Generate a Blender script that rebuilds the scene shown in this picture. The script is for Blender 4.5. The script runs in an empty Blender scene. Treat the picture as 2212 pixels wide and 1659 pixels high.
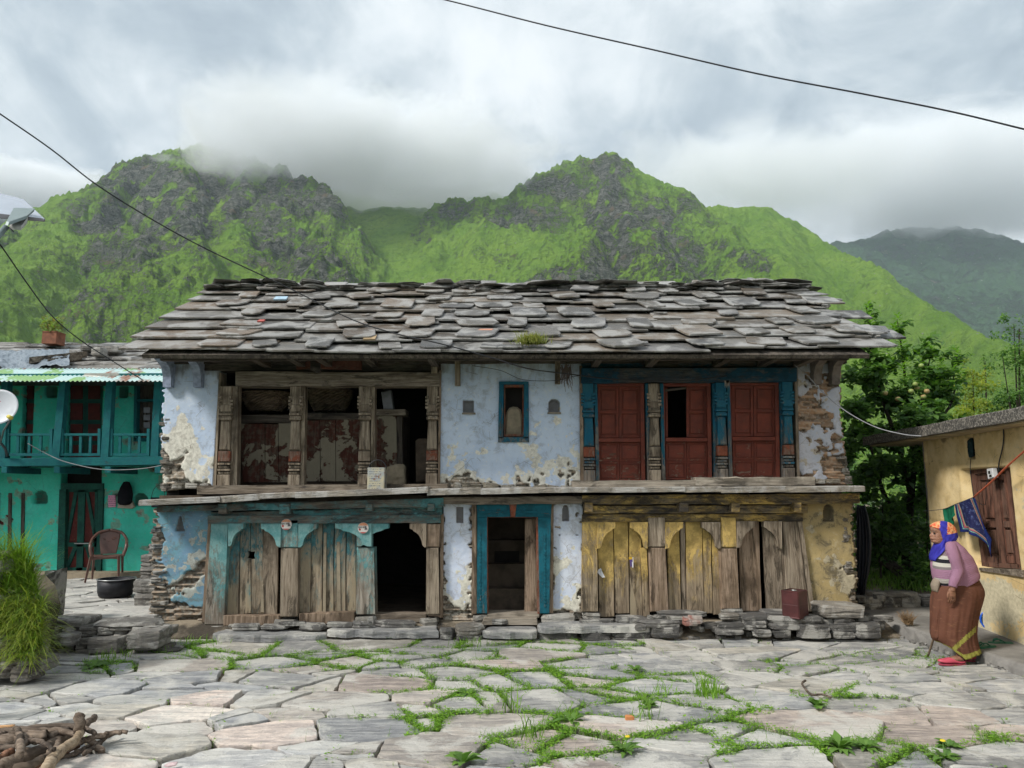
import bpy, math, random
import numpy as np
from mathutils import Vector, Matrix
from math import sin, cos, pi, radians, sqrt, atan2
R_ = random.Random(7)
rnd = R_.random
def uni(a, b): return a + (b - a) * R_.random()

# ------------------------------------------------------------ camera, sky, sun, exposure
scene = bpy.context.scene
COL = scene.collection
FPX, CXP, CYP, PITCH, EYE = 1534.0, 1106.0, 829.5, radians(8.6), 1.75
SP, CP = sin(PITCH), cos(PITCH)
cam_d = bpy.data.cameras.new('camera')
cam = bpy.data.objects.new('camera', cam_d); COL.objects.link(cam)
cam.location = (0, 0, EYE); cam.rotation_euler = (pi/2 + PITCH, 0, 0)
cam_d.sensor_width = 36; cam_d.lens = FPX/2212*36; cam_d.clip_start = 0.05; cam_d.clip_end = 20000
scene.camera = cam
vs = scene.view_settings
scene.display_settings.display_device = 'sRGB'
vs.view_transform = 'Standard'; vs.look = 'None'; vs.gamma = 1; vs.use_curve_mapping = False
vs.exposure = 1.40
cy = scene.cycles
cy.use_denoising = True
try: cy.denoiser = 'OPENIMAGEDENOISE'
except Exception: pass
cy.max_bounces = 10; cy.diffuse_bounces = 3; cy.glossy_bounces = 2; cy.transmission_bounces = 2
cy.volume_bounces = 8; cy.transparent_max_bounces = 6
cy.volume_step_rate = 1.0; cy.volume_max_steps = 96
cy.use_adaptive_sampling = True; cy.adaptive_threshold = 0.015
cy.sample_clamp_indirect = 6
cy.caustics_reflective = False; cy.caustics_refractive = False
SUN_EL, SUN_AZ = radians(43), radians(238)      # azimuth clockwise from +Y
sun_d = bpy.data.lights.new('sun', 'SUN'); sun_d.energy = 1.5; sun_d.angle = radians(10); sun_d.color = (1.0, 0.965, 0.91)
sun = bpy.data.objects.new('sun', sun_d); COL.objects.link(sun)
sd = Vector((sin(SUN_AZ)*cos(SUN_EL), cos(SUN_AZ)*cos(SUN_EL), sin(SUN_EL)))
sun.rotation_euler = sd.to_track_quat('Z', 'Y').to_euler(); sun.location = sd*30

class NT:
    """small node-graph builder"""
    def __init__(s, nt): s.nt = nt; s.L = nt.links
    def node(s, t, **kw):
        n = s.nt.nodes.new(t)
        for k, v in kw.items(): setattr(n, k, v)
        return n
    def put(s, sock, v):
        if v is None: return
        if isinstance(v, bpy.types.NodeSocket): s.L.new(v, sock)
        else:
            if hasattr(sock, 'default_value'):
                try: sock.default_value = v
                except Exception:
                    sock.default_value = tuple(v) + (1,) if len(v) == 3 else v
    def coord(s, which='Object', scale=(1,1,1), loc=(0,0,0), rot=(0,0,0)):
        t = s.node('ShaderNodeTexCoord'); m = s.node('ShaderNodeMapping')
        s.L.new(t.outputs[which], m.inputs[0]); m.inputs['Scale'].default_value = scale
        m.inputs['Location'].default_value = loc; m.inputs['Rotation'].default_value = rot
        return m.outputs[0]
    def noise(s, vec, scale=1, detail=4, rough=.55, dist=0, out='Fac'):
        n = s.node('ShaderNodeTexNoise'); s.put(n.inputs['Vector'], vec)
        n.inputs['Scale'].default_value = scale; n.inputs['Detail'].default_value = detail
        n.inputs['Roughness'].default_value = rough; n.inputs['Distortion'].default_value = dist
        return n.outputs[out]
    def voro(s, vec, scale=1, feature='F1', rand=1, out='Distance'):
        n = s.node('ShaderNodeTexVoronoi', feature=feature); s.put(n.inputs['Vector'], vec)
        n.inputs['Scale'].default_value = scale; n.inputs['Randomness'].default_value = rand
        return n.outputs[out]
    def ramp(s, fac, stops, interp='LINEAR'):
        n = s.node('ShaderNodeValToRGB'); n.color_ramp.interpolation = interp
        e = n.color_ramp.elements
        while len(e) < len(stops): e.new(0.5)
        for i, (p, c) in enumerate(stops):
            e[i].position = p
            e[i].color = (c, c, c, 1) if not hasattr(c, '__len__') else tuple(c)[:3] + (1,)
        s.put(n.inputs[0], fac); return n.outputs[0]
    def sm(s, fac, a, b):
        n = s.node('ShaderNodeMapRange'); n.interpolation_type = 'SMOOTHSTEP'
        s.put(n.inputs[0], fac); s.put(n.inputs[1], a); s.put(n.inputs[2], b); return n.outputs[0]
    def mix(s, fac, a, b, mode='MIX'):
        n = s.node('ShaderNodeMix', data_type='RGBA', blend_type=mode)
        s.put(n.inputs[0], fac)
        for i, v in ((6, a), (7, b)):
            if isinstance(v, bpy.types.NodeSocket): s.L.new(v, n.inputs[i])
            else: n.inputs[i].default_value = tuple(v)[:3] + (1,)
        return n.outputs[2]
    def math(s, op, a, b=None, c=None, clamp=False):
        n = s.node('ShaderNodeMath', operation=op, use_clamp=clamp)
        s.put(n.inputs[0], a); s.put(n.inputs[1], b); s.put(n.inputs[2], c); return n.outputs[0]
    def xyz(s, vec):
        n = s.node('ShaderNodeSeparateXYZ'); s.put(n.inputs[0], vec); return n.outputs
    def attr(s, name, out='Fac'):
        n = s.node('ShaderNodeAttribute', attribute_name=name); return n.outputs[out]
    def info(s, out): return s.node('ShaderNodeObjectInfo').outputs[out]
    def bump(s, h, strength=.5, dist=.01, normal=None):
        n = s.node('ShaderNodeBump'); n.inputs['Strength'].default_value = strength
        n.inputs['Distance'].default_value = dist; s.put(n.inputs['Height'], h); s.put(n.inputs['Normal'], normal)
        return n.outputs[0]

class Mat(NT):
    def __init__(s, name):
        s.m = bpy.data.materials.new(name); s.m.use_nodes = True
        super().__init__(s.m.node_tree); s.b = s.nt.nodes['Principled BSDF']
    def out(s, color=None, rough=.8, normal=None, spec=.3, metal=0, **kw):
        s.put(s.b.inputs['Base Color'], color); s.put(s.b.inputs['Roughness'], rough)
        s.put(s.b.inputs['Normal'], normal); s.put(s.b.inputs['Specular IOR Level'], spec); s.put(s.b.inputs['Metallic'], metal)
        for k, v in kw.items(): s.put(s.b.inputs[k], v)
        return s.m

world = bpy.data.worlds.new('World'); scene.world = world; world.use_nodes = True
W = NT(world.node_tree)
bg = world.node_tree.nodes['Background']; bg.inputs[1].default_value = 0.07
skyt = W.node('ShaderNodeTexSky', sky_type='NISHITA'); skyt.sun_disc = False
skyt.sun_elevation = SUN_EL; skyt.sun_rotation = SUN_AZ; skyt.altitude = 1800
tc = W.node('ShaderNodeTexCoord').outputs['Generated']
sx, sy, sz = W.xyz(tc)
den = W.math('ADD', W.math('MAXIMUM', sz, 0.0), 0.28)
cv = W.node('ShaderNodeCombineXYZ'); W.L.new(W.math('DIVIDE', sx, den), cv.inputs[0]); W.L.new(W.math('DIVIDE', sy, den), cv.inputs[1])
WM = W.node('ShaderNodeMapping'); W.L.new(cv.outputs[0], WM.inputs[0]); WM.inputs['Location'].default_value = (3.7, 1.2, 0.0); WM.inputs['Scale'].default_value = (1, .9, 1)
n1 = W.noise(WM.outputs[0], 1.3, 8, .56, .5)
n2 = W.noise(WM.outputs[0], 4.2, 8, .62, .8)
n3 = W.noise(tc, 5.5, 9, .60, .6)
nn = W.math('ADD', W.math('MULTIPLY', n1, .46), W.math('ADD', W.math('MULTIPLY', n2, .18), W.math('MULTIPLY', n3, .36)))
ccol = W.ramp(nn, [(.37, (.20, .24, .285)), (.44, (.28, .325, .365)), (.49, (.375, .415, .445)), (.53, (.46, .495, .52)), (.59, (.54, .565, .58))])
nb = W.noise(WM.outputs[0], 2.3, 5, .5, .3)
hole = W.math('MULTIPLY', W.sm(nb, .64, .74), .35)
c10 = W.mix(1.0, ccol, (10, 10, 10), 'MULTIPLY'); 
wcol = W.mix(hole, c10, skyt.outputs[0])
W.L.new(wcol, bg.inputs[0])

# ------------------------------------------------------------ geometry helpers
def ray(px, py):
    xc = (px-CXP)/FPX; yc = (CYP-py)/FPX
    return Vector((xc, CP - yc*SP, SP + yc*CP))
def at(px, py, Y):                       # the point seen at that place of the photograph, on the plane y = Y
    d = ray(px, py); t = Y/d.y
    return Vector((d.x*t, Y, EYE + d.z*t))
def gnd(px, py, z=0.0):                  # ... on the level z
    d = ray(px, py); t = (z-EYE)/d.z
    return Vector((d.x*t, d.y*t, z))
WLOC = {}
def tag(o, label=None, cat=None, group=None, kind=None):
    if label: o['label'] = label
    if cat: o['category'] = cat
    if group: o['group'] = group
    if kind: o['kind'] = kind
    return o
def thing(name, label, cat, loc=(0,0,0), group=None):
    o = bpy.data.objects.new(name, None); COL.objects.link(o); o.location = loc
    o.empty_display_size = .1; WLOC[o.name] = Vector(loc)
    return tag(o, label, cat, group)
def attach(o, parent):
    if parent is not None:
        o.parent = parent
        l = WLOC.get(parent.name)
        if l is not None: o.matrix_parent_inverse = Matrix.Translation(-l)
    return o
def mesh(name, verts, faces, mat, parent=None, smooth=False, color=None):
    me = bpy.data.meshes.new(name)
    me.from_pydata([tuple(v) for v in verts], [], faces)
    if smooth: me.polygons.foreach_set('use_smooth', [True]*len(me.polygons))
    if isinstance(mat, (list, tuple)):
        for m in mat: me.materials.append(m)
    else: me.materials.append(mat)
    o = bpy.data.objects.new(name, me); COL.objects.link(o)
    if color is not None: o.color = tuple(color)[:3] + (1,)
    return attach(o, parent)
def npmesh(name, V, Fq, mat, parent=None, smooth=False, attrs=None):
    """fast mesh from numpy: V (n,3), Fq (m,3|4)"""
    me = bpy.data.meshes.new(name); n = Fq.shape[1]
    me.vertices.add(len(V)); me.vertices.foreach_set('co', np.ascontiguousarray(V, dtype=np.float32).ravel())
    me.loops.add(Fq.size); me.loops.foreach_set('vertex_index', np.ascontiguousarray(Fq, dtype=np.int32).ravel())
    me.polygons.add(len(Fq)); me.polygons.foreach_set('loop_start', np.arange(0, Fq.size, n, dtype=np.int32))
    me.update(calc_edges=True)
    if smooth: me.polygons.foreach_set('use_smooth', np.ones(len(Fq), dtype=bool))
    for k, v in (attrs or {}).items():
        a = me.attributes.new(k, 'FLOAT', 'POINT'); a.data.foreach_set('value', np.ascontiguousarray(v, dtype=np.float32).ravel())
    me.materials.append(mat)
    o = bpy.data.objects.new(name, me); COL.objects.link(o)
    return attach(o, parent)
class G:
    """collects shapes into one mesh"""
    def __init__(s): s.v = []; s.f = []
    def add(s, vf):
        b = len(s.v); s.v += list(vf[0]); s.f += [tuple(i+b for i in f) for f in vf[1]]; return s
    def build(s, name, mat, parent=None, smooth=False, color=None): return mesh(name, s.v, s.f, mat, parent, smooth, color)
BOXF = [(0,3,2,1),(4,5,6,7),(0,1,5,4),(1,2,6,5),(2,3,7,6),(3,0,4,7)]
def box(x0, x1, y0, y1, z0, z1):
    return [Vector(p) for p in ((x0,y0,z0),(x1,y0,z0),(x1,y1,z0),(x0,y1,z0),(x0,y0,z1),(x1,y0,z1),(x1,y1,z1),(x0,y1,z1))], BOXF
def prism(pts, d, bev=0.0, jit=0.0):
    """planar outline pts (world), swept by vector d away from the face we look at; the near edge is bevelled"""
    pts = [Vector(p) for p in pts]; d = Vector(d); n = len(pts)
    c = sum(pts, Vector())/n
    if jit: pts = [p + Vector((uni(-jit, jit), 0, uni(-jit, jit))) for p in pts]
    nrm = Vector()
    for i in range(n): nrm += (pts[i]-c).cross(pts[(i+1) % n]-c)
    flip = nrm.dot(d) > 0
    if flip: pts = pts[::-1]
    dn = d.normalized()
    rings = []
    if bev > 0:
        inn = [p + (c-p).normalized()*min(bev*1.3, (c-p).length*.4) for p in pts]
        rings = [inn, [p + dn*bev for p in pts], [p + d for p in pts]]
    else: rings = [pts, [p + d for p in pts]]
    v = [p for r in rings for p in r]; f = [tuple(range(n))]
    for k in range(len(rings)-1):
        for i in range(n):
            j = (i+1) % n; f.append((k*n+i, (k+1)*n+i, (k+1)*n+j, k*n+j))
    f.append(tuple(range(len(v)-1, len(v)-n-1, -1)))
    return v, f
def frame_of(d):
    d = d.normalized(); a = Vector((0,0,1)) if abs(d.z) < .9 else Vector((1,0,0))
    u = d.cross(a).normalized(); return u, d.cross(u).normalized()
def tube(path, rad, n=8, cap=True):
    path = [Vector(p) for p in path]; m = len(path)
    if not hasattr(rad, '__len__'): rad = [rad]*m
    v = []; f = []; u = None
    for i, p in enumerate(path):
        d = path[min(i+1, m-1)] - path[max(i-1, 0)]
        if d.length < 1e-9: d = Vector((0,0,1))
        d.normalize()
        if u is None: u, w = frame_of(d)
        else:
            u = (u - d*u.dot(d)); u = u.normalized() if u.length > 1e-6 else frame_of(d)[0]
            w = d.cross(u)
        for k in range(n):
            a = 2*pi*k/n; v.append(p + (u*cos(a) + w*sin(a))*rad[i])
    for i in range(m-1):
        for k in range(n):
            j = (k+1) % n; f.append((i*n+k, i*n+j, (i+1)*n+j, (i+1)*n+k))
    if cap: f.append(tuple(range(n-1, -1, -1))); f.append(tuple(range((m-1)*n, m*n)))
    return v, f
def lathe(prof, c, n=20, axis=None):
    """prof = [(r, h)...] about c"""
    c = Vector(c); v = []; f = []; m = len(prof)
    if axis is None: ax, u, w = Vector((0,0,1)), Vector((1,0,0)), Vector((0,1,0))
    else:
        ax = Vector(axis).normalized(); u, w = frame_of(ax)
        if u.cross(w).dot(ax) < 0: w = -w
    for r, h in prof:
        for k in range(n):
            a = 2*pi*k/n; v.append(c + ax*h + (u*cos(a) + w*sin(a))*r)
    for i in range(m-1):
        for k in range(n):
            j = (k+1) % n; f.append((i*n+k, i*n+j, (i+1)*n+j, (i+1)*n+k))
    return v, f
def rock(c, sx, sy, sz, n=9, rough=.15, rz=0.0, flat=.75):
    """an angular stone of half sizes sx, sy, sz about c"""
    c = Vector(c); v = []; f = []; r0 = []
    for k in range(n):
        a = 2*pi*(k + uni(-.25, .25))/n
        e = (abs(cos(a))**4 + abs(sin(a))**4)**-.25
        r0.append((cos(a)*e*uni(1-rough, 1+rough*.4), sin(a)*e*uni(1-rough, 1+rough*.4)))
    rings = [(-1, .80), (-.8, .96), (-.35, 1), (-.05, uni(.93, .99)), (.35, uni(.98, 1.03)), (flat, .97), (1, .90)]
    ca, sa = cos(rz), sin(rz); tx, ty = uni(-rough, rough)*.8, uni(-rough, rough)*.6
    for h, s in rings:
        s *= uni(1-rough*.35, 1.02)
        for x, y in r0:
            X = x*s*sx*uni(1-rough*.22, 1+rough*.22); Y = y*s*sy*uni(1-rough*.22, 1+rough*.22)
            v.append(c + Vector((X*ca - Y*sa, X*sa + Y*ca, sz*(h + (x*tx + y*ty)*2*(h > 0) + uni(-.08, .08)))))
    m = len(rings)
    for i in range(m-1):
        for k in range(n):
            j = (k+1) % n; f.append((i*n+k, i*n+j, (i+1)*n+j, (i+1)*n+k))
    f.append(tuple(range(n-1, -1, -1))); f.append(tuple(range((m-1)*n, m*n)))
    return v, f
def catmull(pts, k=6):
    pts = [Vector(p) for p in pts]; P = [2*pts[0]-pts[1]] + pts + [2*pts[-1]-pts[-2]]; o = []
    for i in range(1, len(P)-2):
        a, b, c, d = P[i-1:i+3]
        for j in range(k):
            t = j/k; o.append(.5*((2*b) + (c-a)*t + (2*a-5*b+4*c-d)*t*t + (3*b-a-3*c+d)*t**3))
    o.append(pts[-1]); return o

# numpy gradient noise
_rs = np.random.RandomState(11)
_perm = _rs.permutation(512).astype(np.int64); _perm = np.concatenate([_perm, _perm, _perm])
_ga = _rs.rand(512)*2*np.pi
def pn(x, y, seed=0):
    x = np.asarray(x, dtype=np.float64) + seed*17.31; y = np.asarray(y, dtype=np.float64) - seed*9.77
    xi = np.floor(x).astype(np.int64); yi = np.floor(y).astype(np.int64); xf = x-xi; yf = y-yi
    def g(ix, iy, dx, dy):
        a = _ga[_perm[(_perm[ix & 511] + iy) & 511]]; return np.cos(a)*dx + np.sin(a)*dy
    u = xf**3*(xf*(xf*6-15)+10); w = yf**3*(yf*(yf*6-15)+10)
    a = g(xi, yi, xf, yf); b = g(xi+1, yi, xf-1, yf); c = g(xi, yi+1, xf, yf-1); d = g(xi+1, yi+1, xf-1, yf-1)
    return ((a*(1-u)+b*u)*(1-w) + (c*(1-u)+d*u)*w)*1.5
def fbm(x, y, o=5, lac=2.03, gain=.5, seed=0):
    t = 0; a = 1; s = 0
    for i in range(o): t = t + a*pn(x, y, seed+i*3); s += a; x = x*lac; y = y*lac; a *= gain
    return t/s
def ridged(x, y, o=5, seed=0, gain=.5):
    t = 0; a = 1; s = 0
    for i in range(o): t = t + a*(1-2*np.abs(pn(x, y, seed+i*3))); s += a; x = x*2.07; y = y*2.07; a *= gain
    return t/s
def hsh(*a):
    t = 0
    for i, v in enumerate(a): t = t + np.asarray(v, dtype=np.float64)*(12.9898, 78.233, 37.719, 93.989)[i]
    r = np.sin(t)*43758.5453; return r - np.floor(r)
def sstep(x, a, b):
    t = np.clip((x-a)/(b-a), 0, 1); return t*t*(3-2*t)
# ------------------------------------------------------------ mountains, clouds, haze, far ground
def mat_mountain(name, g1, g2, g3, r1, r2, fs=1.0):
    m = Mat(name); co = m.coord('Object')
    a = m.attr('rock')
    n1 = m.noise(co, .022*fs, 9, .62); n2 = m.noise(co, .11*fs, 8, .68); n3 = m.noise(co, .5*fs, 6, .7)
    g = m.mix(m.sm(n1, .35, .65), g1, g2); g = m.mix(m.math('MULTIPLY', m.sm(n2, .46, .66), .55), g, g3); gs = m.noise(m.coord('Object', (1, .35, .35), rot=(0, 0, .3)), .35*fs, 8, .72, .5); g = m.mix(m.math('MULTIPLY', m.sm(gs, .5, .68), .45), g, g3)
    g = m.mix(m.math('MULTIPLY', m.sm(n3, .58, .74), .3), g, (.05, .085, .03))
    st = m.noise(m.coord('Object', (1, 1, 2.2), rot=(0, .6, .3)), .09*fs, 8, .75, 1.2)
    r = m.mix(m.sm(n2, .38, .62), r1, r2); r = m.mix(m.sm(st, .5, .6), r, tuple(x*.35 for x in r1)); r = m.mix(m.sm(st, .42, .36), r, tuple(x*1.5 for x in r2)); r = m.mix(m.sm(m.noise(m.coord('Object', (1, 1, .35)), .3*fs, 8, .75), .52, .62), r, (.05, .055, .06))
    r = m.mix(m.sm(m.noise(co, .05*fs, 3, .5), .62, .72), r, (.30, .22, .175))
    n4 = m.noise(co, 1.6*fs, 5, .75)
    k = m.math('ADD', a, m.math('MULTIPLY', m.math('SUBTRACT', n2, .5), 1.0)); k = m.math('ADD', k, m.math('MULTIPLY', m.math('SUBTRACT', n4, .5), .9))
    k = m.math('ADD', k, m.math('MULTIPLY', m.math('SUBTRACT', n3, .5), 1.3))
    k = m.math('MULTIPLY', m.sm(k, .36, .62), .94)
    col = m.mix(k, g, r)
    # scattered pale boulders
    vo = m.voro(co, .13*fs); bl = m.math('MULTIPLY', m.math('LESS_THAN', vo, .10), m.math('GREATER_THAN', n1, .52))
    col = m.mix(bl, col, (.30, .30, .27))
    h = m.math('ADD', m.math('MULTIPLY', n2, 1.4), m.math('MULTIPLY', n3, m.math('ADD', m.math('MULTIPLY', k, 1.3), .35)))
    return m.out(col, .95, m.bump(h, 1.0, 9.0), .1)
M_MTN = mat_mountain('alpine_meadow_and_rock', (.175, .32, .042), (.25, .40, .058), (.10, .195, .036), (.125, .13, .125), (.30, .29, .27))
M_MTNF = mat_mountain('far_wooded_slope', (.05, .10, .05), (.06, .12, .055), (.035, .06, .04), (.06, .07, .075), (.10, .11, .11), .5)

def tent(X, Y, pts, s, p=1.0, w=0):
    """height of a crest line with falling flanks"""
    H = np.full(X.shape, -1e9)
    for (a, b) in zip(pts[:-1], pts[1:]):
        dx, dy = b.x-a.x, b.y-a.y; L = dx*dx+dy*dy+1e-9
        t = np.clip(((X-a.x)*dx + (Y-a.y)*dy)/L, 0, 1)
        d = np.hypot(X-(a.x+t*dx), Y-(a.y+t*dy))
        z = a.z + t*(b.z-a.z)
        H = np.maximum(H, z - s*(np.sqrt(d*d + w*w)-w)**p)
    return H
def crest(*a): return [at(px, py, Y) for px, py, Y in a]
def terrain(name, u0, u1, nu, y0, y1, ny, fn, mat, kind='structure'):
    u = np.linspace(u0, u1, nu); yy = np.geomspace(y0, y1, ny)
    U, Y = np.meshgrid(u, yy); X = U*Y
    Z, rock = fn(X, Y)
    V = np.stack([X, Y, Z], -1).reshape(-1, 3)
    i = np.arange(nu*ny).reshape(ny, nu)
    Fq = np.stack([i[:-1,:-1], i[:-1,1:], i[1:,1:], i[1:,:-1]], -1).reshape(-1, 4)
    o = npmesh(name, V, Fq, mat, None, True, {'rock': rock})
    o['kind'] = kind; return o
CR = [  # (crest line, flank slope, softness, is rocky)
 (crest((470,352,900),(640,392,980),(760,425,1020),(860,440,1040),(960,436,1040),(1060,420,1000)), .8, 8, .25),
 (crest((1530,452,880),(1570,450,900),(1650,455,900),(1700,478,880),(1742,507,850),(1850,562,740),(1960,640,620),(2100,735,480),(2250,815,390)), .95, 10, .35),
 (crest((1650,455,900),(1650,540,720),(1740,640,540),(1850,720,420)), .78, 12, .3),
 (crest((-330,640,450),(-150,560,520),(0,505,600),(60,492,640),(150,462,690),(200,402,760),(270,382,800),(330,328,850),(372,316,870)), .95, 6, .9),
 (crest((270,382,800),(235,470,680),(330,540,560),(300,620,450)), .8, 6, .9),
 (crest((372,316,870),(420,420,720),(400,500,600),(470,600,460)), .8, 5, .75),
 (crest((200,402,760),(120,520,600),(60,600,480),(-60,690,380)), .7, 12, .45),
 (crest((372,316,870),(470,330,900),(560,350,880),(638,379,820),(668,392,800),(716,442,760)), .95, 5, .9),
 (crest((638,379,820),(600,450,700),(660,500,620),(700,570,500),(740,640,430)), .8, 6, .8),
 (crest((560,350,880),(500,450,700),(540,560,540),(520,640,420)), .7, 6, .6),
 (crest((1320,340,900),(1250,350,890),(1180,372,880),(1138,405,860),(1000,438,860),(950,455,850)), .9, 5, .9),
 (crest((1320,340,900),(1310,430,790),(1296,500,690),(1245,560,580),(1190,625,470)), .85, 5, .9),
 (crest((1310,430,790),(1380,500,660),(1440,560,560),(1440,640,450)), .8, 6, .75),
 (crest((1296,500,690),(1150,500,720),(1000,480,800)), .8, 6, .6),
 (crest((1320,340,900),(1345,350,900),(1390,386,880),(1470,411,860),(1530,452,830),(1600,530,700),(1680,620,540)), .9, 6, .6),
]
def main_range(X, Y):
    wx = X + 15*fbm(X/80, Y/80, 5, seed=21); wy = Y + 18*fbm(X/80, Y/80, 5, seed=41)
    base = 385*(np.clip(Y-110, 0, 9e9)/800)**1.85 - 6 + 16*fbm(X/140, Y/260, 4, seed=3)
    base = np.minimum(base, 400 - .02*np.abs(X))
    base = base*(1 - .72*sstep(X/Y, .22, .70))*(1 - .42*sstep(-X/Y, .28, .62)) - np.clip(Y-900, 0, 9e9)*.4
    H = base; rk = np.zeros(X.shape)
    soft = 9.0
    for pts, s, w, r in CR:
        t = tent(wx, wy, pts, s*1.28, 1.0, w)
        k = np.clip((t - H)/soft*.5 + .5, 0, 1)
        H = H*(1-k) + t*k + soft*k*(1-k)*.5; rk = rk*(1-k) + r*k
    wgt = sstep(Y, 90, 260)
    rg = ridged(X/62, Y/75, 7, seed=5, gain=.56)
    fine = ridged(X/17, Y/17, 5, seed=9, gain=.6)
    H = H + wgt*((rg-.42)*20*(.35 + rk) + (fine-.4)*(.8 + 6.3*rk*sstep(rg, -.3, .5)) + fbm(X/36, Y/70, 5, seed=33)*7 + ridged(X/11, Y/30, 3, seed=71)*1.1)
    H = np.where(Y < 200, np.minimum(H, 30*sstep(Y, 60, 200)), H)
    # rock shows where the ground is steep along crests
    gy, gx = np.gradient(H); dY = np.gradient(Y, axis=0); dX = np.gradient(X, axis=1)
    sl = np.hypot(gx/np.maximum(dX, .1), gy/np.maximum(dY, .1))
    rock = sstep(rk, .2, .85)*(.12 + .55*sstep(sl, .55, 1.5)) + .18*(fbm(X/45, Y/45, 5, seed=77) + .1) + .2*rk*sstep(fine, .1, .6)
    yy_ = Y*CP + (H-EYE)*SP; PX = CXP + FPX*X/yy_; PY = CYP - FPX*(-Y*SP + (H-EYE)*CP)/yy_
    rock = rock*.50 - .02
    for bx, by, rx, ry, k in CRAGS:      # named crags of this particular slope
        q = ((PX-bx)/rx)**2 + ((PY-by)/ry)**2; rock = rock + k*.76*np.clip(1-q, 0, 1)**.6*sstep(fbm(X/22, Y/22, 5, seed=90) + .30*fine, -.22, .20)
    return H, np.clip(rock, 0, 1)
CRAGS = [(520,400,90,50,.45),(560,470,90,50,.3),(300,500,160,60,.28),(60,560,100,50,.25),(860,560,30,15,.25),(1100,560,40,16,.25),(1560,480,60,30,.25),(1650,560,70,40,.25),(1800,700,80,40,.2),(1450,540,80,50,.4),(1560,540,60,30,.25),(330,440,190,90,.42),(160,470,90,45,.4),(450,430,120,60,.4),(640,420,80,60,.5),(610,540,120,60,.45),(700,590,80,40,.5),(430,520,70,50,.3),(300,370,90,60,.4),(230,560,120,40,.25),(120,640,150,60,.2),(1310,440,55,90,.6),(1400,470,80,55,.55),(1200,405,80,34,.5),(1320,550,70,60,.5),(1240,605,110,34,.55),(1130,470,110,34,.40),(1480,440,60,34,.35),(990,455,70,22,.3),(1500,600,90,45,.3),(1720,640,80,40,.25),(1620,560,60,30,.25),(1320,360,70,30,.45),(720,440,40,30,.5),(1850,620,60,30,.2),(900,620,40,20,.2)]
terrain('mountain_range', -.95, 1.0, 1080, 45, 1250, 560, main_range, M_MTN)
def far_right(X, Y):
    p = crest((1600,640,1900),(1750,575,2000),(1830,536,2050),(1940,516,2100),(2020,506,2100),(2110,514,2100),(2212,548,2000),(2420,640,1800))
    wx = X + 60*fbm(X/300, Y/300, 4, seed=51); H = tent(wx, Y, p, .75, 1, 20)
    H = np.maximum(H, 60) + ridged(X/160, Y/160, 7, seed=8, gain=.55)*42
    return H, .34 + .3*fbm(X/120, Y/120, 5, seed=6)
terrain('far_mountain', .3, 1.3, 420, 1000, 2300, 240, far_right, M_MTNF)
def far_left(X, Y):
    p = crest((-500,420,2000),(-200,385,2000),(0,371,2000),(90,385,2000),(140,398,2000),(205,402,1950),(300,430,1900),(420,520,1800))
    H = tent(X + 60*fbm(X/300, Y/300, 4, seed=52), Y, p, .7, 1, 20)
    H = np.maximum(H, 60) + ridged(X/160, Y/160, 7, seed=18, gain=.55)*42
    return H, .40 + .3*fbm(X/120, Y/120, 5, seed=16)
terrain('distant_mountain', -1.3, -.4, 330, 1000, 2300, 200, far_left, M_MTNF)

def mat_cloud(name, dens, scale, lo, hi, centre, radii, off=0):
    m = bpy.data.materials.new(name); m.use_nodes = True; n = NT(m.node_tree)
    for x in list(m.node_tree.nodes): m.node_tree.nodes.remove(x)
    out = n.node('ShaderNodeOutputMaterial'); pv = n.node('ShaderNodeVolumePrincipled')
    pv.inputs['Color'].default_value = (.99, .995, 1, 1); pv.inputs['Anisotropy'].default_value = .0
    c = n.coord('Object', (scale, scale*.9, scale*1.25), (off, off*2, 0))
    v = n.noise(c, 1, 8, .62, .9)
    # distance from the middle of the bank, 1 at its rim
    o = n.coord('Object', tuple(1/r for r in radii), tuple(-cc/r for cc, r in zip(centre, radii)))
    ln = n.node('ShaderNodeVectorMath', operation='LENGTH'); n.L.new(o, ln.inputs[0])
    f = n.math('SUBTRACT', 1.0, ln.outputs['Value'])
    k = n.math('ADD', n.math('MULTIPLY', n.math('SUBTRACT', v, .5), 1.9), n.math('MULTIPLY', f, 1.35))
    d = n.math('MULTIPLY', n.sm(k, lo, hi), dens)
    n.L.new(d, pv.inputs['Density']); n.L.new(pv.outputs[0], out.inputs['Volume'])
    return m
def cloud(name, label, centre, radii, dens, scale, lo=.05, hi=.75, off=0):
    v = []; f = []; nu, nv = 40, 20
    for j in range(nv+1):
        th = pi*j/nv
        for i in range(nu):
            ph = 2*pi*i/nu
            v.append((centre[0]+radii[0]*sin(th)*cos(ph), centre[1]+radii[1]*sin(th)*sin(ph), centre[2]+radii[2]*cos(th)))
    for j in range(nv):
        for i in range(nu):
            i2 = (i+1) % nu; f.append((j*nu+i, (j+1)*nu+i, (j+1)*nu+i2, j*nu+i2))
    o = mesh(name, v, f, mat_cloud(name+'_vapour', dens, scale, lo, hi, centre, radii, off))
    tag(o, label, 'cloud', kind='stuff'); return o
def cl(px, py, Y, rx, ry, rz): 
    c = at(px, py, Y); return tuple(c), (rx, ry, rz)
c, r = cl(640, 312, 830, 190, 170, 72)
cloud('cloud', 'grey white cloud hiding the ridge between the left crag and the central peak', c, r, .022, .015, .18, .72, 3)
c, r = cl(900, 365, 890, 230, 190, 74)
cloud('cloud', 'grey cloud hanging over the green bowl left of the central peak', c, r, .024, .016, .15, .72, 9)
c, r = cl(2060, 395, 1950, 700, 420, 160)
cloud('cloud', 'dark grey cloud resting on the top of the blue far mountain', c, r, .012, .004, .0, .6, 5)
c, r = cl(1640, 375, 1080, 300, 150, 80)
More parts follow.
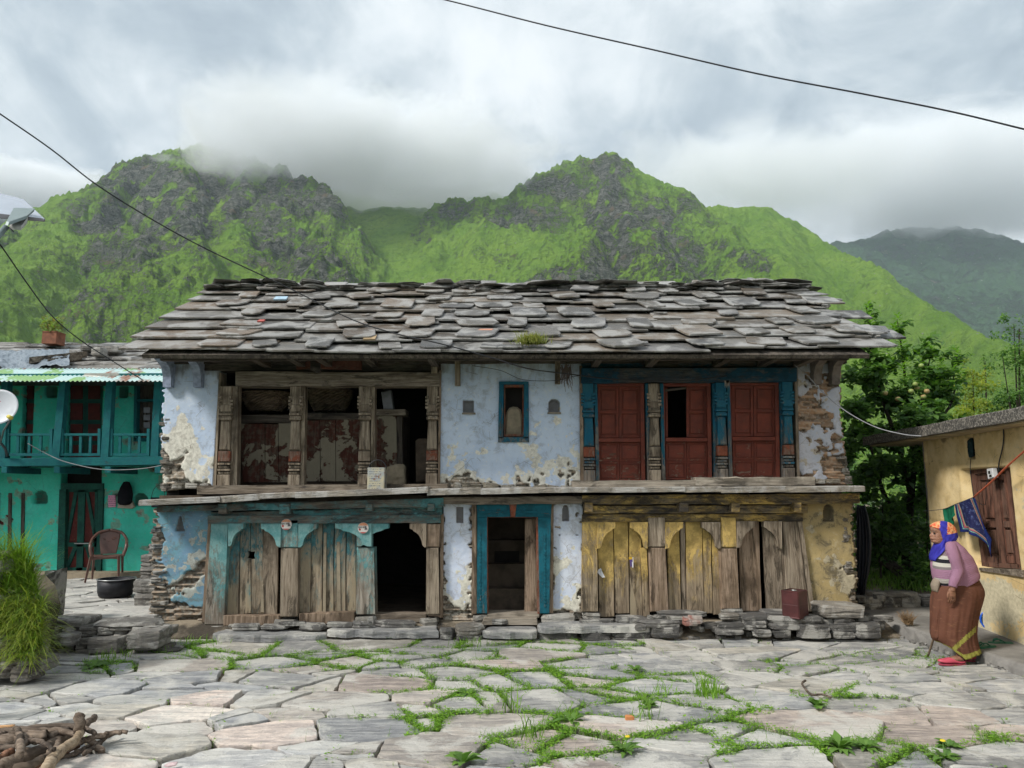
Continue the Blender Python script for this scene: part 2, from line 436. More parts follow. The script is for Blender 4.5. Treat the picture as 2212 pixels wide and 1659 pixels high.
cloud('cloud', 'soft cloud behind the right shoulder of the central peak', c, r, .016, .010, .1, .9, 12)
c, r = cl(60, 425, 1500, 260, 160, 70)
cloud('cloud', 'white cloud drifting low in the valley at the far left', c, r, .03, .010, .05, .6, 21)

m = Mat('valley_soil'); co = m.coord('Object')
M_SOILFAR = m.out(m.mix(m.noise(co, .6, 8), (.03, .06, .02), (.07, .12, .03)), .95)
o = mesh('ground', [(-2600,-60,-.16),(2600,-60,-.16),(2600,2400,-.16),(-2600,2400,-.16)], [(0,1,2,3)], M_SOILFAR); o['kind'] = 'structure'
hm = bpy.data.materials.new('air'); hm.use_nodes = True; nt = hm.node_tree
for x in list(nt.nodes): nt.nodes.remove(x)
ho = nt.nodes.new('ShaderNodeOutputMaterial'); hv = nt.nodes.new('ShaderNodeVolumePrincipled')
hv.inputs['Color'].default_value = (.80, .90, 1, 1); hv.inputs['Density'].default_value = .00013; hv.inputs['Anisotropy'].default_value = .2
nt.links.new(hv.outputs[0], ho.inputs['Volume'])
b = box(-2650, 2650, -70, 2450, -1.2, 1150)
o = mesh('haze', b[0], b[1], hm); o['kind'] = 'stuff'
# ------------------------------------------------------------ materials of the built things
def wood(name, axis='z', c1=(.12,.095,.07), c2=(.27,.225,.175), paint=None, amt=.5, zmid=None, zk=1.2, paint2=None, rough=.85, soot=None, fine=1.0, pscale=3.0, mud=None):
    """weathered timber: long grain with cracks, paint left where it has not worn off"""
    m = Mat(name)
    st = {'z': (1, 1, .06), 'x': (.06, 1, 1), 'y': (1, .06, 1)}[axis]
    co = m.coord('Object'); rn = m.info('Random')
    sh = m.node('ShaderNodeVectorMath', operation='ADD'); m.L.new(co, sh.inputs[0])
    cb = m.node('ShaderNodeCombineXYZ')
    for i in range(3): m.L.new(m.math('MULTIPLY', rn, (31.0, 17.0, 23.0)[i]), cb.inputs[i])
    m.L.new(cb.outputs[0], sh.inputs[1]); v = sh.outputs[0]
    mp = m.node('ShaderNodeMapping'); m.L.new(v, mp.inputs[0]); mp.inputs['Scale'].default_value = st
    g = m.noise(mp.outputs[0], 55*fine, 8, .7, .6); g2 = m.noise(mp.outputs[0], 14, 5, .6, 1.2); bl = m.noise(v, 2.2, 5, .6)
    col = m.ramp(m.math('ADD', m.math('MULTIPLY', g, .6), m.math('MULTIPLY', g2, .4)), [(.33, tuple(x*.45 for x in c1)), (.44, c1), (.56, c2), (.7, tuple(min(1, x*1.35) for x in c2))])
    col = m.mix(m.sm(bl, .5, .72), col, tuple(x*.55 for x in c1))
    col = m.mix(m.math('MULTIPLY', rn, .35), col, (.13, .10, .075), 'MIX')
    sp = m.node('ShaderNodeMapping'); m.L.new(v, sp.inputs[0]); sp.inputs['Scale'].default_value = {'z': (1, 1, .22), 'x': (.22, 1, 1), 'y': (1, .22, 1)}[axis]
    col = m.mix(m.math('MULTIPLY', m.sm(m.noise(sp.outputs[0], 8, 8, .72, .6), .51, .62), .85), col, tuple(x*.3 for x in c1))
    if mud: col = m.mix(m.math('MULTIPLY', m.sm(m.noise(sp.outputs[0], 5.5, 6, .6, .3), .64-mud*.25, .70-mud*.25), .85), col, m.mix(bl, (.24,.19,.125), (.36,.30,.205)))
    h = m.math('MULTIPLY', g, 1.0)
    if paint is not None:
        s2 = m.node('ShaderNodeMapping'); m.L.new(v, s2.inputs[0]); s2.inputs['Scale'].default_value = {'z': (1, 1, .42), 'x': (.42, 1, 1), 'y': (1, .42, 1)}[axis]
        kf = m.noise(s2.outputs[0], 42, 6, .75, .6)
        k = m.math('ADD', m.math('MULTIPLY', m.noise(s2.outputs[0], pscale*1.9, 10, .78, .7), .66), m.math('ADD', m.math('MULTIPLY', kf, .24), m.math('MULTIPLY', g, .10)))
        if zmid is not None:
            z = m.xyz(m.coord('Object'))[2]; k = m.math('ADD', k, m.math('MULTIPLY', m.math('SUBTRACT', z, zmid), zk*.040))
        th_ = .512 - (amt-.5)*.30
        pc = m.mix(m.sm(m.noise(v, 7, 8, .7), .38, .62), paint, tuple(x*.58 for x in paint) if paint2 is None else paint2)
        pc = m.mix(m.math('MULTIPLY', m.sm(kf, .55, .68), .5), pc, tuple(x*.35 for x in c1))
        wash = m.math('MULTIPLY', m.sm(k, th_-.09, th_+.01), .42); col = m.mix(wash, col, pc)
        mk = m.sm(k, th_, th_+.018); col = m.mix(mk, col, pc); h = m.math('ADD', h, m.math('MULTIPLY', mk, .9))
    if soot is not None:
        so = m.sm(m.math('ADD', m.math('MULTIPLY', m.noise(sp.outputs[0], 4.2, 7, .7, .6), .8), m.math('MULTIPLY', g, .2)), soot-.03, soot + .06); col = m.mix(m.math('MULTIPLY', so, .85), col, (.022, .02, .02))
    return m.out(col, rough, m.bump(h, .7, .006), .25)
WG_V = wood('grey_timber_upright', 'z', (.15,.115,.08), (.34,.28,.21)); WG_H = wood('grey_timber_level', 'x', soot=.56)
WPALE_H = wood('silvered_plank', 'x', (.22, .19, .15), (.42, .37, .30), soot=.62)
WB_V = wood('brown_timber_upright', 'z', (.16,.11,.07), (.34,.25,.18))
WD_H = wood('sooty_timber_level', 'x', (.035,.03,.027), (.10,.085,.07))
WD_V = wood('sooty_timber_upright', 'z', (.035,.03,.027), (.10,.085,.07))
WDY = wood('sooty_timber_across', 'y', (.05,.042,.035), (.13,.11,.09))
WT_H = wood('turquoise_flaked_beam', 'x', (.06,.05,.045), (.17,.145,.115), (.055,.17,.18), .50, pscale=1.7, paint2=(.11,.25,.255), soot=.58)
WT_V = wood('turquoise_flaked_post', 'z', (.16,.135,.105), (.35,.31,.26), (.085,.23,.235), .62, 1.0, 3.2, pscale=2.0, paint2=(.18,.33,.32), soot=.62)
WT_B = wood('turquoise_flaked_board', 'z', (.16,.125,.085), (.34,.275,.195), (.07,.20,.22), .45, 1.0, 2.6, pscale=2.6, soot=.60, mud=.55)
WBL_V = wood('blue_flaked_post', 'z', (.11,.09,.075), (.25,.21,.17), (.006,.085,.145), .52, 2.35, 3, paint2=(.02,.11,.15))
WBL_H = wood('blue_sooted_beam', 'x', (.03,.028,.026), (.11,.095,.08), (.008,.06,.10), .55, pscale=1.5)
WDR_V = wood('blue_door_frame_upright', 'z', (.13,.10,.08), (.28,.23,.18), (.008,.11,.15), .80, .55, 5.5, pscale=3)
WDR_H = wood('blue_door_frame_head', 'x', (.09,.07,.05), (.2,.15,.1), (.008,.11,.15), .85)
WR_V = wood('red_brown_door_upright', 'z', (.20,.15,.11), (.34,.27,.2), (.17,.042,.026), .78, 2.1, 2.0, paint2=(.11,.032,.022), pscale=5)
WR_H = wood('red_brown_door_level', 'x', (.20,.15,.11), (.34,.27,.2), (.17,.042,.026), .74, 2.1, 2.0, paint2=(.12,.032,.022), pscale=5)
WRD = wood('dark_red_panel', 'z', (.12,.08,.06), (.2,.14,.1), (.11,.022,.018), .85, paint2=(.07,.016,.014))
WY_H = wood('ochre_flaked_beam', 'x', (.035,.03,.025), (.14,.115,.085), (.52,.36,.11), .44, pscale=2.2, paint2=(.36,.24,.07), soot=.54)
WY_V = wood('ochre_flaked_post', 'z', (.16,.125,.085), (.34,.27,.19), (.56,.39,.13), .47, .95, 5.0, pscale=3, soot=.63)
WY_B = wood('ochre_flaked_board', 'z', (.16,.12,.078), (.34,.265,.18), (.56,.39,.13), .50, .80, 7, pscale=2.4, soot=.64, mud=.40)
WR_S = wood('red_stained_block', 'z', (.10,.07,.05), (.25,.2,.16), (.25,.075,.04), .6)
WGR_V = wood('deep_green_timber', 'z', (.05,.05,.04), (.1,.1,.08), (.012,.085,.062), .9, paint2=(.008,.05,.042))
WGT_V = wood('teal_balcony_post', 'z', (.05,.06,.06), (.1,.12,.1), (.008,.125,.125), .92, paint2=(.006,.09,.105))
WGT_H = wood('teal_balcony_rail', 'x', (.05,.06,.06), (.1,.12,.1), (.008,.125,.125), .92, paint2=(.006,.09,.105))
WWIN = wood('brown_shutter_wood', 'z', (.10,.045,.03), (.19,.085,.055))
WBRANCH = wood('bark', 'x', (.10,.07,.05), (.27,.21,.16), soot=.6)

def plaster(name, paint,  cream=(.60,.56,.45), stone=(.20,.165,.13), stain_shade=(.16,.13,.10), paint2=None, dirt=.35):
    m = Mat(name); co = m.coord('Object'); ex = m.attr('exp'); li = m.attr('lime'); ce = m.attr('cell'); st = m.attr('stain_shade')
    n1 = m.noise(co, 3.5, 8, .6); n2 = m.noise(co, 22, 7, .68); n3 = m.noise(co, 90, 4, .6)
    p = m.mix(m.sm(n1, .35, .65), paint, paint2 or tuple(x*.86 for x in paint))
    p = m.mix(m.math('MULTIPLY', m.sm(n2, .58, .66), .45), p, cream)
    c = m.mix(m.sm(n2, .35, .7), cream, tuple(x*.72 for x in cream))
    lk = m.sm(m.math('ADD', li, m.math('MULTIPLY', m.math('SUBTRACT', n2, .5), .9)), .44, .54)
    col = m.mix(lk, p, c)
    s = m.ramp(ce, [(0, tuple(x*.4 for x in stone)), (.35, tuple(x*.85 for x in stone)), (.7, (stone[0]*1.35, stone[1]*1.25, stone[2]*1.15)), (1, (stone[0]*1.9, stone[1]*1.85, stone[2]*1.8))])
    s = m.mix(m.math('MULTIPLY', m.sm(n2, .42, .62), .55), s, tuple(x*.8 for x in cream))
    sk = m.sm(m.math('ADD', ex, m.math('MULTIPLY', m.math('SUBTRACT', n2, .5), .6)), .46, .56)
    col = m.mix(sk, col, s)
    # run-off stains, with shade under eaves and in the window recess painted in
    sv = m.noise(m.coord('Object', (1, 1, .12)), 9, 5, .6)
    col = m.mix(m.math('MULTIPLY', m.sm(m.math('ADD', st, m.math('MULTIPLY', m.math('SUBTRACT', sv, .5), 1.0)), .45, .85), .75), col, stain_shade)
    gr_ = m.noise(co, 7, 10, .78, .5); col = m.mix(m.math('MULTIPLY', m.sm(gr_, .49, .62), dirt), col, stain_shade); col = m.mix(m.math('MULTIPLY', m.sm(gr_, .40, .34), dirt*.9), col, cream)
    cr = m.voro(m.coord('Object', (1, 1, 1)), 3.2, 'DISTANCE_TO_EDGE'); ck = m.math('MULTIPLY', m.math('LESS_THAN', cr, .006), m.math('GREATER_THAN', n1, .54))
    col = m.mix(m.math('MULTIPLY', ck, .6), col, stain_shade)
    h = m.math('ADD', m.math('MULTIPLY', n2, .7), m.math('ADD', m.math('MULTIPLY', n3, .3), m.math('MULTIPLY', n1, 1.2)))
    return m.out(col, .92, m.bump(h, .55, .012), .15)
PL_BLUE = plaster('pale_blue_limewash', (.53,.61,.73), (.74,.71,.62), paint2=(.46,.55,.69))
PL_BLUE2 = plaster('blue_white_limewash', (.52,.58,.70), (.70,.67,.57), paint2=(.60,.64,.72))
PL_TEAL = plaster('faded_blue_limewash', (.17,.28,.39), (.42,.44,.40), (.21,.165,.125), paint2=(.15,.32,.38), dirt=.6)
PL_YEL = plaster('dirty_ochre_limewash', (.42,.32,.15), (.46,.40,.28), (.19,.155,.12), (.10,.085,.06), paint2=(.30,.24,.13), dirt=.75)
PL_GREY = plaster('grey_white_limewash', (.42,.44,.50), (.50,.44,.36), (.26,.17,.11), paint2=(.50,.50,.54))
PL_GREEN = plaster('sea_green_wall_paint', (.05,.50,.37), (.2,.42,.32), (.2,.2,.17), (.05,.09,.07), paint2=(.08,.58,.46), dirt=.18)
PL_CREAM = plaster('mustard_cream_wall_paint', (.68,.53,.29), (.62,.55,.38), (.3,.26,.2), (.14,.10,.06), paint2=(.60,.44,.21), dirt=.18)

def stonemat(name, base, lich=(.42,.41,.37), rust=(.20,.12,.07), scale=1.0, rough=.62, use_col=True, lk=.5, band=1.0, spec=.4):
    m = Mat(name); co = m.coord('Object', (scale,)*3); rn = m.info('Random')
    sh = m.node('ShaderNodeVectorMath', operation='ADD'); m.L.new(co, sh.inputs[0]); cb = m.node('ShaderNodeCombineXYZ')
    for i in range(3): m.L.new(m.math('MULTIPLY', rn, (13.0, 29.0, 7.0)[i]), cb.inputs[i])
    m.L.new(cb.outputs[0], sh.inputs[1]); v = sh.outputs[0]
    n1 = m.noise(v, 2.2, 6, .6, .5); n2 = m.noise(v, 11, 8, .66, .4); n3 = m.noise(v, 60, 5, .65)
    mp = m.node('ShaderNodeMapping'); m.L.new(v, mp.inputs[0]); mp.inputs['Scale'].default_value = (.7, 4.0, 5.0); mp.inputs['Rotation'].default_value = (0, 0, .35)
    b = m.noise(mp.outputs[0], 2.6*band, 7, .62, 1.6)
    base_s = m.info('Color') if use_col else None
    c0 = m.mix(1.0, base_s, base, 'MULTIPLY') if use_col else m.mix(0.0, base, base)
    c0 = m.mix(m.sm(b, .36, .62), m.mix(1.0, c0, (.62, .63, .66), 'MULTIPLY'), c0)
    c0 = m.mix(m.sm(n2, .35, .7), c0, m.mix(1.0, c0, (1.38, 1.36, 1.32), 'MULTIPLY'))
    c0 = m.mix(m.math('MULTIPLY', m.sm(m.math('ADD', n1, m.math('MULTIPLY', n3, .25)), .70 - lk*.12, .80 - lk*.1), .75), c0, lich)
    c0 = m.mix(m.math('MULTIPLY', m.sm(n2, .60, .72), .5), c0, rust)
    c0 = m.mix(m.math('MULTIPLY', m.sm(n3, .56, .70), .35), c0, (.05, .05, .05))
    h = m.math('ADD', m.math('ADD', m.math('MULTIPLY', b, 1.6), m.math('MULTIPLY', n2, .9)), m.math('MULTIPLY', n3, .45))
    return m.out(c0, rough, m.bump(h, .95, .016), spec)
ST_ROOF = stonemat('roof_slate', (.130,.120,.106), (.37,.36,.34), (.15,.080,.040), 1.3, .38, lk=.95, spec=.65)
ST_PAVE = stonemat('flagstone', (.385,.378,.36), (.55,.53,.48), (.27,.22,.17), .8, .62, lk=.8)
ST_WALL = stonemat('rubble_stone', (.145,.138,.128), (.40,.385,.35), (.13,.09,.06), 2.0, .75, lk=.75)
m = Mat('damp_joint_earth'); co = m.coord('Object'); n1 = m.noise(co, 2.0, 6, .6); n2 = m.noise(co, 30, 6, .7)
M_EARTH = m.out(m.mix(m.sm(n1, .45, .62), m.mix(n2, (.035,.030,.026), (.10,.085,.065)), m.mix(n2, (.20,.16,.11), (.34,.29,.22))), .95, m.bump(n2, .9, .02), .1)
m = Mat('concrete'); co = m.coord('Object'); n1 = m.noise(co, 1.7, 7, .6); n2 = m.noise(co, 26, 6, .7)
M_CONC = m.out(m.mix(m.sm(n1, .4, .65), m.mix(n2, (.10,.095,.09), (.19,.18,.165)), m.mix(n2, (.19,.18,.165), (.29,.275,.25))), .85, m.bump(n2, .5, .008), .25)
m = Mat('mossy_slab_edge'); co = m.coord('Object'); n1 = m.noise(co, 5, 7, .7); n2 = m.noise(co, 34, 6, .75)
M_SLAB = m.out(m.mix(m.sm(n2, .45, .62), (.06,.056,.05), m.mix(n1, (.15,.14,.12), (.30,.27,.23))), .9, m.bump(n2, .7, .01), .2)
def plain(name, col, rough=.6, spec=.4, metal=0, var=.25, scale=12, bump=.15, **kw):
    m = Mat(name); co = m.coord('Object'); n1 = m.noise(co, scale, 6, .6)
    return m.out(m.mix(m.sm(n1, .35, .68), col, tuple(x*(1-var) for x in col)), rough, m.bump(n1, bump, .004), spec, metal, **kw)
M_SHADE = plain('shade_dark_mud_wall', (.030,.026,.024), .95, .1)  # near-black base colour paints the shade of the unlit rooms into their walls
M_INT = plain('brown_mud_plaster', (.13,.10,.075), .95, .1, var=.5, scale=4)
M_MUD = plain('dried_mud', (.30,.25,.18), .95, .1, var=.35, scale=7, bump=.8)
def leafmat(name, c1, c2, trans=.35):
    m = Mat(name); rn = m.attr('tint'); col = m.mix(rn, c1, c2)
    m.out(col, .55, None, .35)
    nt = m.nt; tr = m.node('ShaderNodeBsdfTranslucent'); mx = m.node('ShaderNodeMixShader'); mx.inputs[0].default_value = trans
    m.L.new(m.mix(1.0, col, (1.5, 1.7, .8), 'MULTIPLY'), tr.inputs[0]); m.L.new(m.b.outputs[0], mx.inputs[1]); m.L.new(tr.outputs[0], mx.inputs[2])
    m.L.new(mx.outputs[0], nt.nodes['Material Output'].inputs[0]); return m.m
# ------------------------------------------------------------ the old house
YU, YL = 9.35, 9.20
HX, HY = 0.0, 9.3
house = thing('village_house', 'old two storey stone and timber house with a sagging slate roof and flaked blue paint', 'house', (0, 9.3, .1))
def at_np(px, py, Y):
    xc = (px-CXP)/FPX; yc = (CYP-py)/FPX; t = Y/(CP - yc*SP)
    return xc*t, EYE + (SP + yc*CP)*t
def wall(name, tl, tr, br, bl, Y, mat, fn, parent, res=.016, ret=(.3, .3), jag=(0, 0), niches=(), mat_side=None, batter=0.0, hc=.036):
    """a rubble wall face with its plaster: a dense sheet whose stones, joints, broken edges and niches are real relief"""
    w = abs(at(*tr, Y).x - at(*tl, Y).x); h = abs(at(*tl, Y).z - at(*bl, Y).z)
    nx = max(6, int(w/res)); nz = max(6, int(h/res))
    s, t = np.meshgrid(np.linspace(0, 1, nx+1), np.linspace(0, 1, nz+1))
    lx = tl[0] + (bl[0]-tl[0])*t; rx = tr[0] + (br[0]-tr[0])*t
    px = lx + (rx-lx)*s; py = (tl[1]*(1-t) + bl[1]*t)*(1-s) + (tr[1]*(1-t) + br[1]*t)*s
    X, Z = at_np(px, py, Y)
    nz1 = fbm(X*2.2, Z*2.2, 5, seed=3); nz2 = fbm(X*9, Z*9, 4, seed=13)
    ex, li, st = fn(px, py, s, t, nz1, nz2)
    ex = np.clip(ex + 0*X, 0, 1); li = np.clip(li + 0*X, 0, 1); st = np.clip(st + 0*X, 0, 1)
    ex = np.clip(.5 + (ex + .30*nz2 - .5)*2.2, 0, 1)*(ex > .02)
    zz = Z + .012*fbm(X*3, Z*3, 3, seed=5) ; co = np.floor(zz/hc); L = .10 + .16*hsh(co, 3)
    cx = X/L + hsh(co)*9; ce = np.floor(cx); fz = zz/hc - co; fx = cx - ce
    jn = np.minimum(np.minimum(fz, 1-fz)*2.2, np.minimum(fx, 1-fx)*6); jn = sstep(jn, 0, .5)
    cell = hsh(ce, co, 1)
    so = (cell-.5)*.05*1 + jn*.022 - .022
    off = ex*(so - .030) + (1-ex)*(.006*nz1*2 + .004*nz2)
    for (qx, qy, qw, qh, dp, kind) in niches:
        dx = (px-qx)/qw; dy = (py-qy)/qh
        if kind == 'round': q = np.maximum(np.where(dy < -.2, np.hypot(dx, (dy+.2)/.8), np.abs(dx)), dy)
        elif kind == 'drop': q = np.maximum(np.abs(dx)/(np.clip(.25 + (dy+1)*.42, .12, 1)), np.abs(dy))
        else: q = np.maximum(np.abs(dx), np.abs(dy))
        k = 1 - sstep(q, .90, 1.06); off = off*(1-k) - dp*k; st = np.maximum(st, k*1.8); ex = ex*(1-k); st = np.maximum(st, .45*(1-sstep(q, .9, 1.9)))  # recess colour darkened too, painting the shade of the window opening
    jl = (hsh(co, 5)-.35)*jag[0]; jr = (hsh(co, 8)-.35)*jag[1]
    Xn = X - jl*np.clip(1-s*w/.12, 0, 1) + jr*np.clip(1-(1-s)*w/.12, 0, 1)
    Yn = Y - off
    cols = [(Xn, Yn, Z)]; A = {'exp': [ex], 'lime': [li], 'cell': [cell], 'stain_shade': [st]}
    # returns round both ends
    def side(j, dist, pre):
        n = max(1, int(min(dist, .6)/.03)); out = []
        for i in range(1, n+1):
            f = i/n; yb = Yn[:, j] + dist*f
            xr = Xn[:, j] + ((hsh(co[:, j], i)-.5)*.03 if f < 1 else 0)*np.ones(nz+1)
            out.append((xr, yb, Z[:, j]))
        return out
    Ls = side(0, ret[0], True); Rs = side(nx, ret[1], False)
    XX = np.column_stack([q[0] for q in Ls[::-1]] + [Xn] + [q[0] for q in Rs]); YY = np.column_stack([q[1] for q in Ls[::-1]] + [Yn] + [q[1] for q in Rs])
    ZZ = np.column_stack([q[2] for q in Ls[::-1]] + [Z] + [q[2] for q in Rs])
    def ext(a): return np.column_stack([a[:, 0]]*len(Ls) + [a] + [a[:, -1]]*len(Rs))
    at_ = {'exp': ext(ex), 'lime': ext(li), 'cell': ext(cell), 'stain_shade': ext(st)}
    ny_, nx_ = XX.shape; i = np.arange(nx_*ny_).reshape(ny_, nx_)
    Fq = np.stack([i[:-1,:-1], i[1:,:-1], i[1:,1:], i[:-1,1:]], -1).reshape(-1, 4)
    return npmesh(name, np.stack([XX, YY, ZZ], -1).reshape(-1, 3), Fq, mat, parent, False, {k: v.ravel() for k, v in at_.items()})

# walls of the upper storey
def f_ul(px, py, s, t, n, m):
    ex = sstep(t + n*.5 + .12*(1-s), .93, 1.05) + sstep((.08-s)*3 + n*.9 + (t-.5)*.7, .12, .35)
    li = sstep((t-.62)*2.4 + (.55-s)*1.1 + n*2.2 + m*.5, .1, .45)
    return ex, li, .75*sstep(.34-t, 0, .3)*sstep(n+.45, 0, .5) + .30*(s > .96)  # run-off stain at the top also paints eaves shade into the plaster
wall('plaster_wall', (357, 772), (476, 772), (459, 1050), (350, 1062), YU, PL_BLUE, f_ul, house, ret=(3.4, .25), jag=(.055, .0))
def f_um(px, py, s, t, n, m):
    ex = sstep(t + n*.35 + m*.15, .945, 1.02)
    li = sstep((t-.76)*2.6 + n*2.0 + m*1.1, .1, .5)
    st = .62*sstep(.26-t + n*.2, 0, .22) + .35*(sstep(np.abs(px-1109), 42, 36)*sstep(np.abs(py-888), 76, 70))
    return ex, li, st
wall('plaster_wall', (950, 770), (1258, 766), (1256, 1052), (948, 1060), YU, PL_BLUE, f_um, house, res=.014, ret=(.25, .25),
     niches=((1012, 878, 11, 13, .11, 'box'), (1197, 876, 12, 14, .11, 'round'), (1109, 890, 24, 59, .28, 'box')))
def f_ur(px, py, s, t, n, m):
    ex = sstep(n*1.7 + m*.5 + .22*(s > .5) + .18*(t > .8) + .25*sstep(np.abs(t-.45), .3, .1)*sstep(.75-s, 0, .4), .12, .26) + sstep(s, .93, .99)*.8
    li = sstep(m + n*.6, .05, .2)
    return ex, li, .4*sstep(.2-t, 0, .2)
wall('plaster_wall', (1722, 768), (1812, 768), (1829, 1050), (1727, 1044), YU, PL_GREY, f_ur, house, res=.013, ret=(.25, 3.4), jag=(0, .055))
# walls of the lower storey
def f_ll(px, py, s, t, n, m):
    ex = sstep(t + n*.75 + .10*(1-s), .56, .74) + sstep(.30 - s + n*.7 + (t-.35)*.35, .02, .2)
    li = sstep(m*1.1 + n*.9 + (t-.3)*.9, .08, .30)
    return ex, li, .3*sstep(.12-t, 0, .1)
wall('plaster_wall', (334, 1098), (457, 1098), (441, 1352), (327, 1352), YL, PL_TEAL, f_ll, house, res=.013, ret=(3.4, .2), jag=(.085, 0), niches=((388, 1132, 9, 16, .08, 'drop'),), hc=.030)
def f_w2(px, py, s, t, n, m):
    ex = sstep(t + n*.3, .80, .92) + sstep(np.abs(s-.5)*2 + m*1.2, .95, 1.2)*.8
    li = sstep((t-.52)*2 + n*1.5 + m*.6, .1, .4)
    return ex, li, .5*sstep(.2-t, 0, .15)*sstep(n+.3, 0, .4)
wall('plaster_wall', (958, 1082), (1022, 1082), (1022, 1342), (956, 1342), YL, PL_BLUE2, f_w2, house, res=.012, ret=(.2, .2), niches=((993, 1112, 6.5, 17, .09, 'box'),), hc=.030)
wall('plaster_wall', (1192, 1078), (1259, 1078), (1258, 1338), (1190, 1338), YL, PL_BLUE2, f_w2, house, res=.012, ret=(.2, .2), niches=((1222, 1108, 6.5, 17, .09, 'round'),), hc=.030)
def f_lr(px, py, s, t, n, m):
    ex = sstep(t + n*.35, .84, .95) + sstep(.20 - np.hypot((px-1831)/70, (py-1232)/70) + m*.2, 0, .1) + sstep(s, .92, .99)*.8
    li = sstep((t-.62)*1.6 + n*1.6 + m*.5, .15, .4)
    return ex, li, .55*sstep(.22-t, 0, .2)*sstep(n+.4, 0, .5)
wall('plaster_wall', (1718, 1068), (1842, 1066), (1853, 1306), (1752, 1318), YL, PL_YEL, f_lr, house, res=.013, ret=(.2, 3.4), jag=(0, .06), niches=((1790, 1108, 11, 18, .10, 'round'),))
# loose quoin and footing stones that stand out of the plaster
for (x, y0, y1, Y, w, sd) in ((352, 905, 1058, YU, .10, -1), (332, 1135, 1352, YL, .12, -1), (1829, 1120, 1296, YL, .08, 1), (1822, 985, 1042, YU, .07, 1)):
    y = y1
    while y > y0:
        hh = uni(.010, .030); xx = x + ((y-y0)/(y1-y0))*(0 if sd < 0 else 14); ww = w*uni(.5, 1.1)
        if rnd() < .8:
            p = at(xx, y, Y + .05 + uni(0, .05)); v, f = rock(p + Vector((-sd*(ww*.75 + uni(-.015, .02)), 0, 0)), ww, uni(.06, .1), hh, 8, .2, uni(-.25, .25))
            g = uni(.6, 1.3); tc_ = (.95, 1.05, 1.12) if x < 340 and rnd() < .5 else (1.1, 1.0, .86); mesh('quoin_stone', v, f, ST_WALL, house, color=(g*tc_[0], g*tc_[1], g*tc_[2]))
        y -= hh*uni(1.7, 2.2)*FPX/9.3
for (x0, x1, y) in ((385, 455, 1050), (955, 1060, 1049), (1060, 1250, 1054), (1750, 1825, 1040)):
    x = x0
    while x < x1:
        w = uni(.06, .13); p = at(x, y, YU-.02); h = uni(.018, .04)
        v, f = rock(p, w, .05, h, 9, .2); g = uni(.9, 1.6); mesh('footing_stone', v, f, ST_WALL, house, color=(g*1.15, g*1.05, g*.85)); x += w*2*165*.95

# body of the house behind the front: floor, partitions, back wall
XL, XR = at(357, 900, YU).x, at(1822, 900, YU).x
zL = at(1100, 1060, YU).z
mesh('back_wall', *box(XL, XR, 12.7, 13.1, -.1, 3.9), M_SHADE, house)
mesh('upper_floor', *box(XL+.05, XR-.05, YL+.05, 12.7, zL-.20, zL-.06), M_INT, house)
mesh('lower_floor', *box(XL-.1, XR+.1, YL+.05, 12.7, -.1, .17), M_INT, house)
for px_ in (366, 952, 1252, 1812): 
    x = at(px_, 1000, YU).x; mesh('partition_wall', *box(x-.08, x+.08, YU+.15, 12.7, .1, 3.5), M_SHADE, house)
mesh('attic_boards', *box(XL+.05, XR-.05, YU+.08, 12.7, at(1100, 792, YU).z, at(1100, 792, YU).z+.06), M_SHADE, house)

def pz(name, quad, Y, th, mat, parent=house, bev=.006, jit=.0, tilt=0.0, color=None):
    """a piece whose front shows the outline quad of the photograph on the plane Y, th deep"""
    pts = [at(x, y, Y) for x, y in quad]
    v, f = prism(pts, (0, th, 0), bev, jit)
    return mesh(name, v, f, mat, parent, color=color)
def rect(x0, x1, y0, y1): return [(x0, y0), (x1, y0), (x1, y1), (x0, y1)]
def rough_beam(name, x0, x1, y0a, y1a, y0b, y1b, Y, th, mat, parent=house, n=9, amp=1.2):
    """a long timber with worn uneven edges, front face outlined left (y0a..y1a) to right (y0b..y1b)"""
    top = []; bot = []
    for i in range(n+1):
        t = i/n; x = x0 + (x1-x0)*t
        top.append((x, y0a + (y0b-y0a)*t + uni(-amp, amp)*.6)); bot.append((x, y1a + (y1b-y1a)*t + uni(-amp, amp)))
    return pz(name, top + bot[::-1], Y, th, mat, parent, .008)

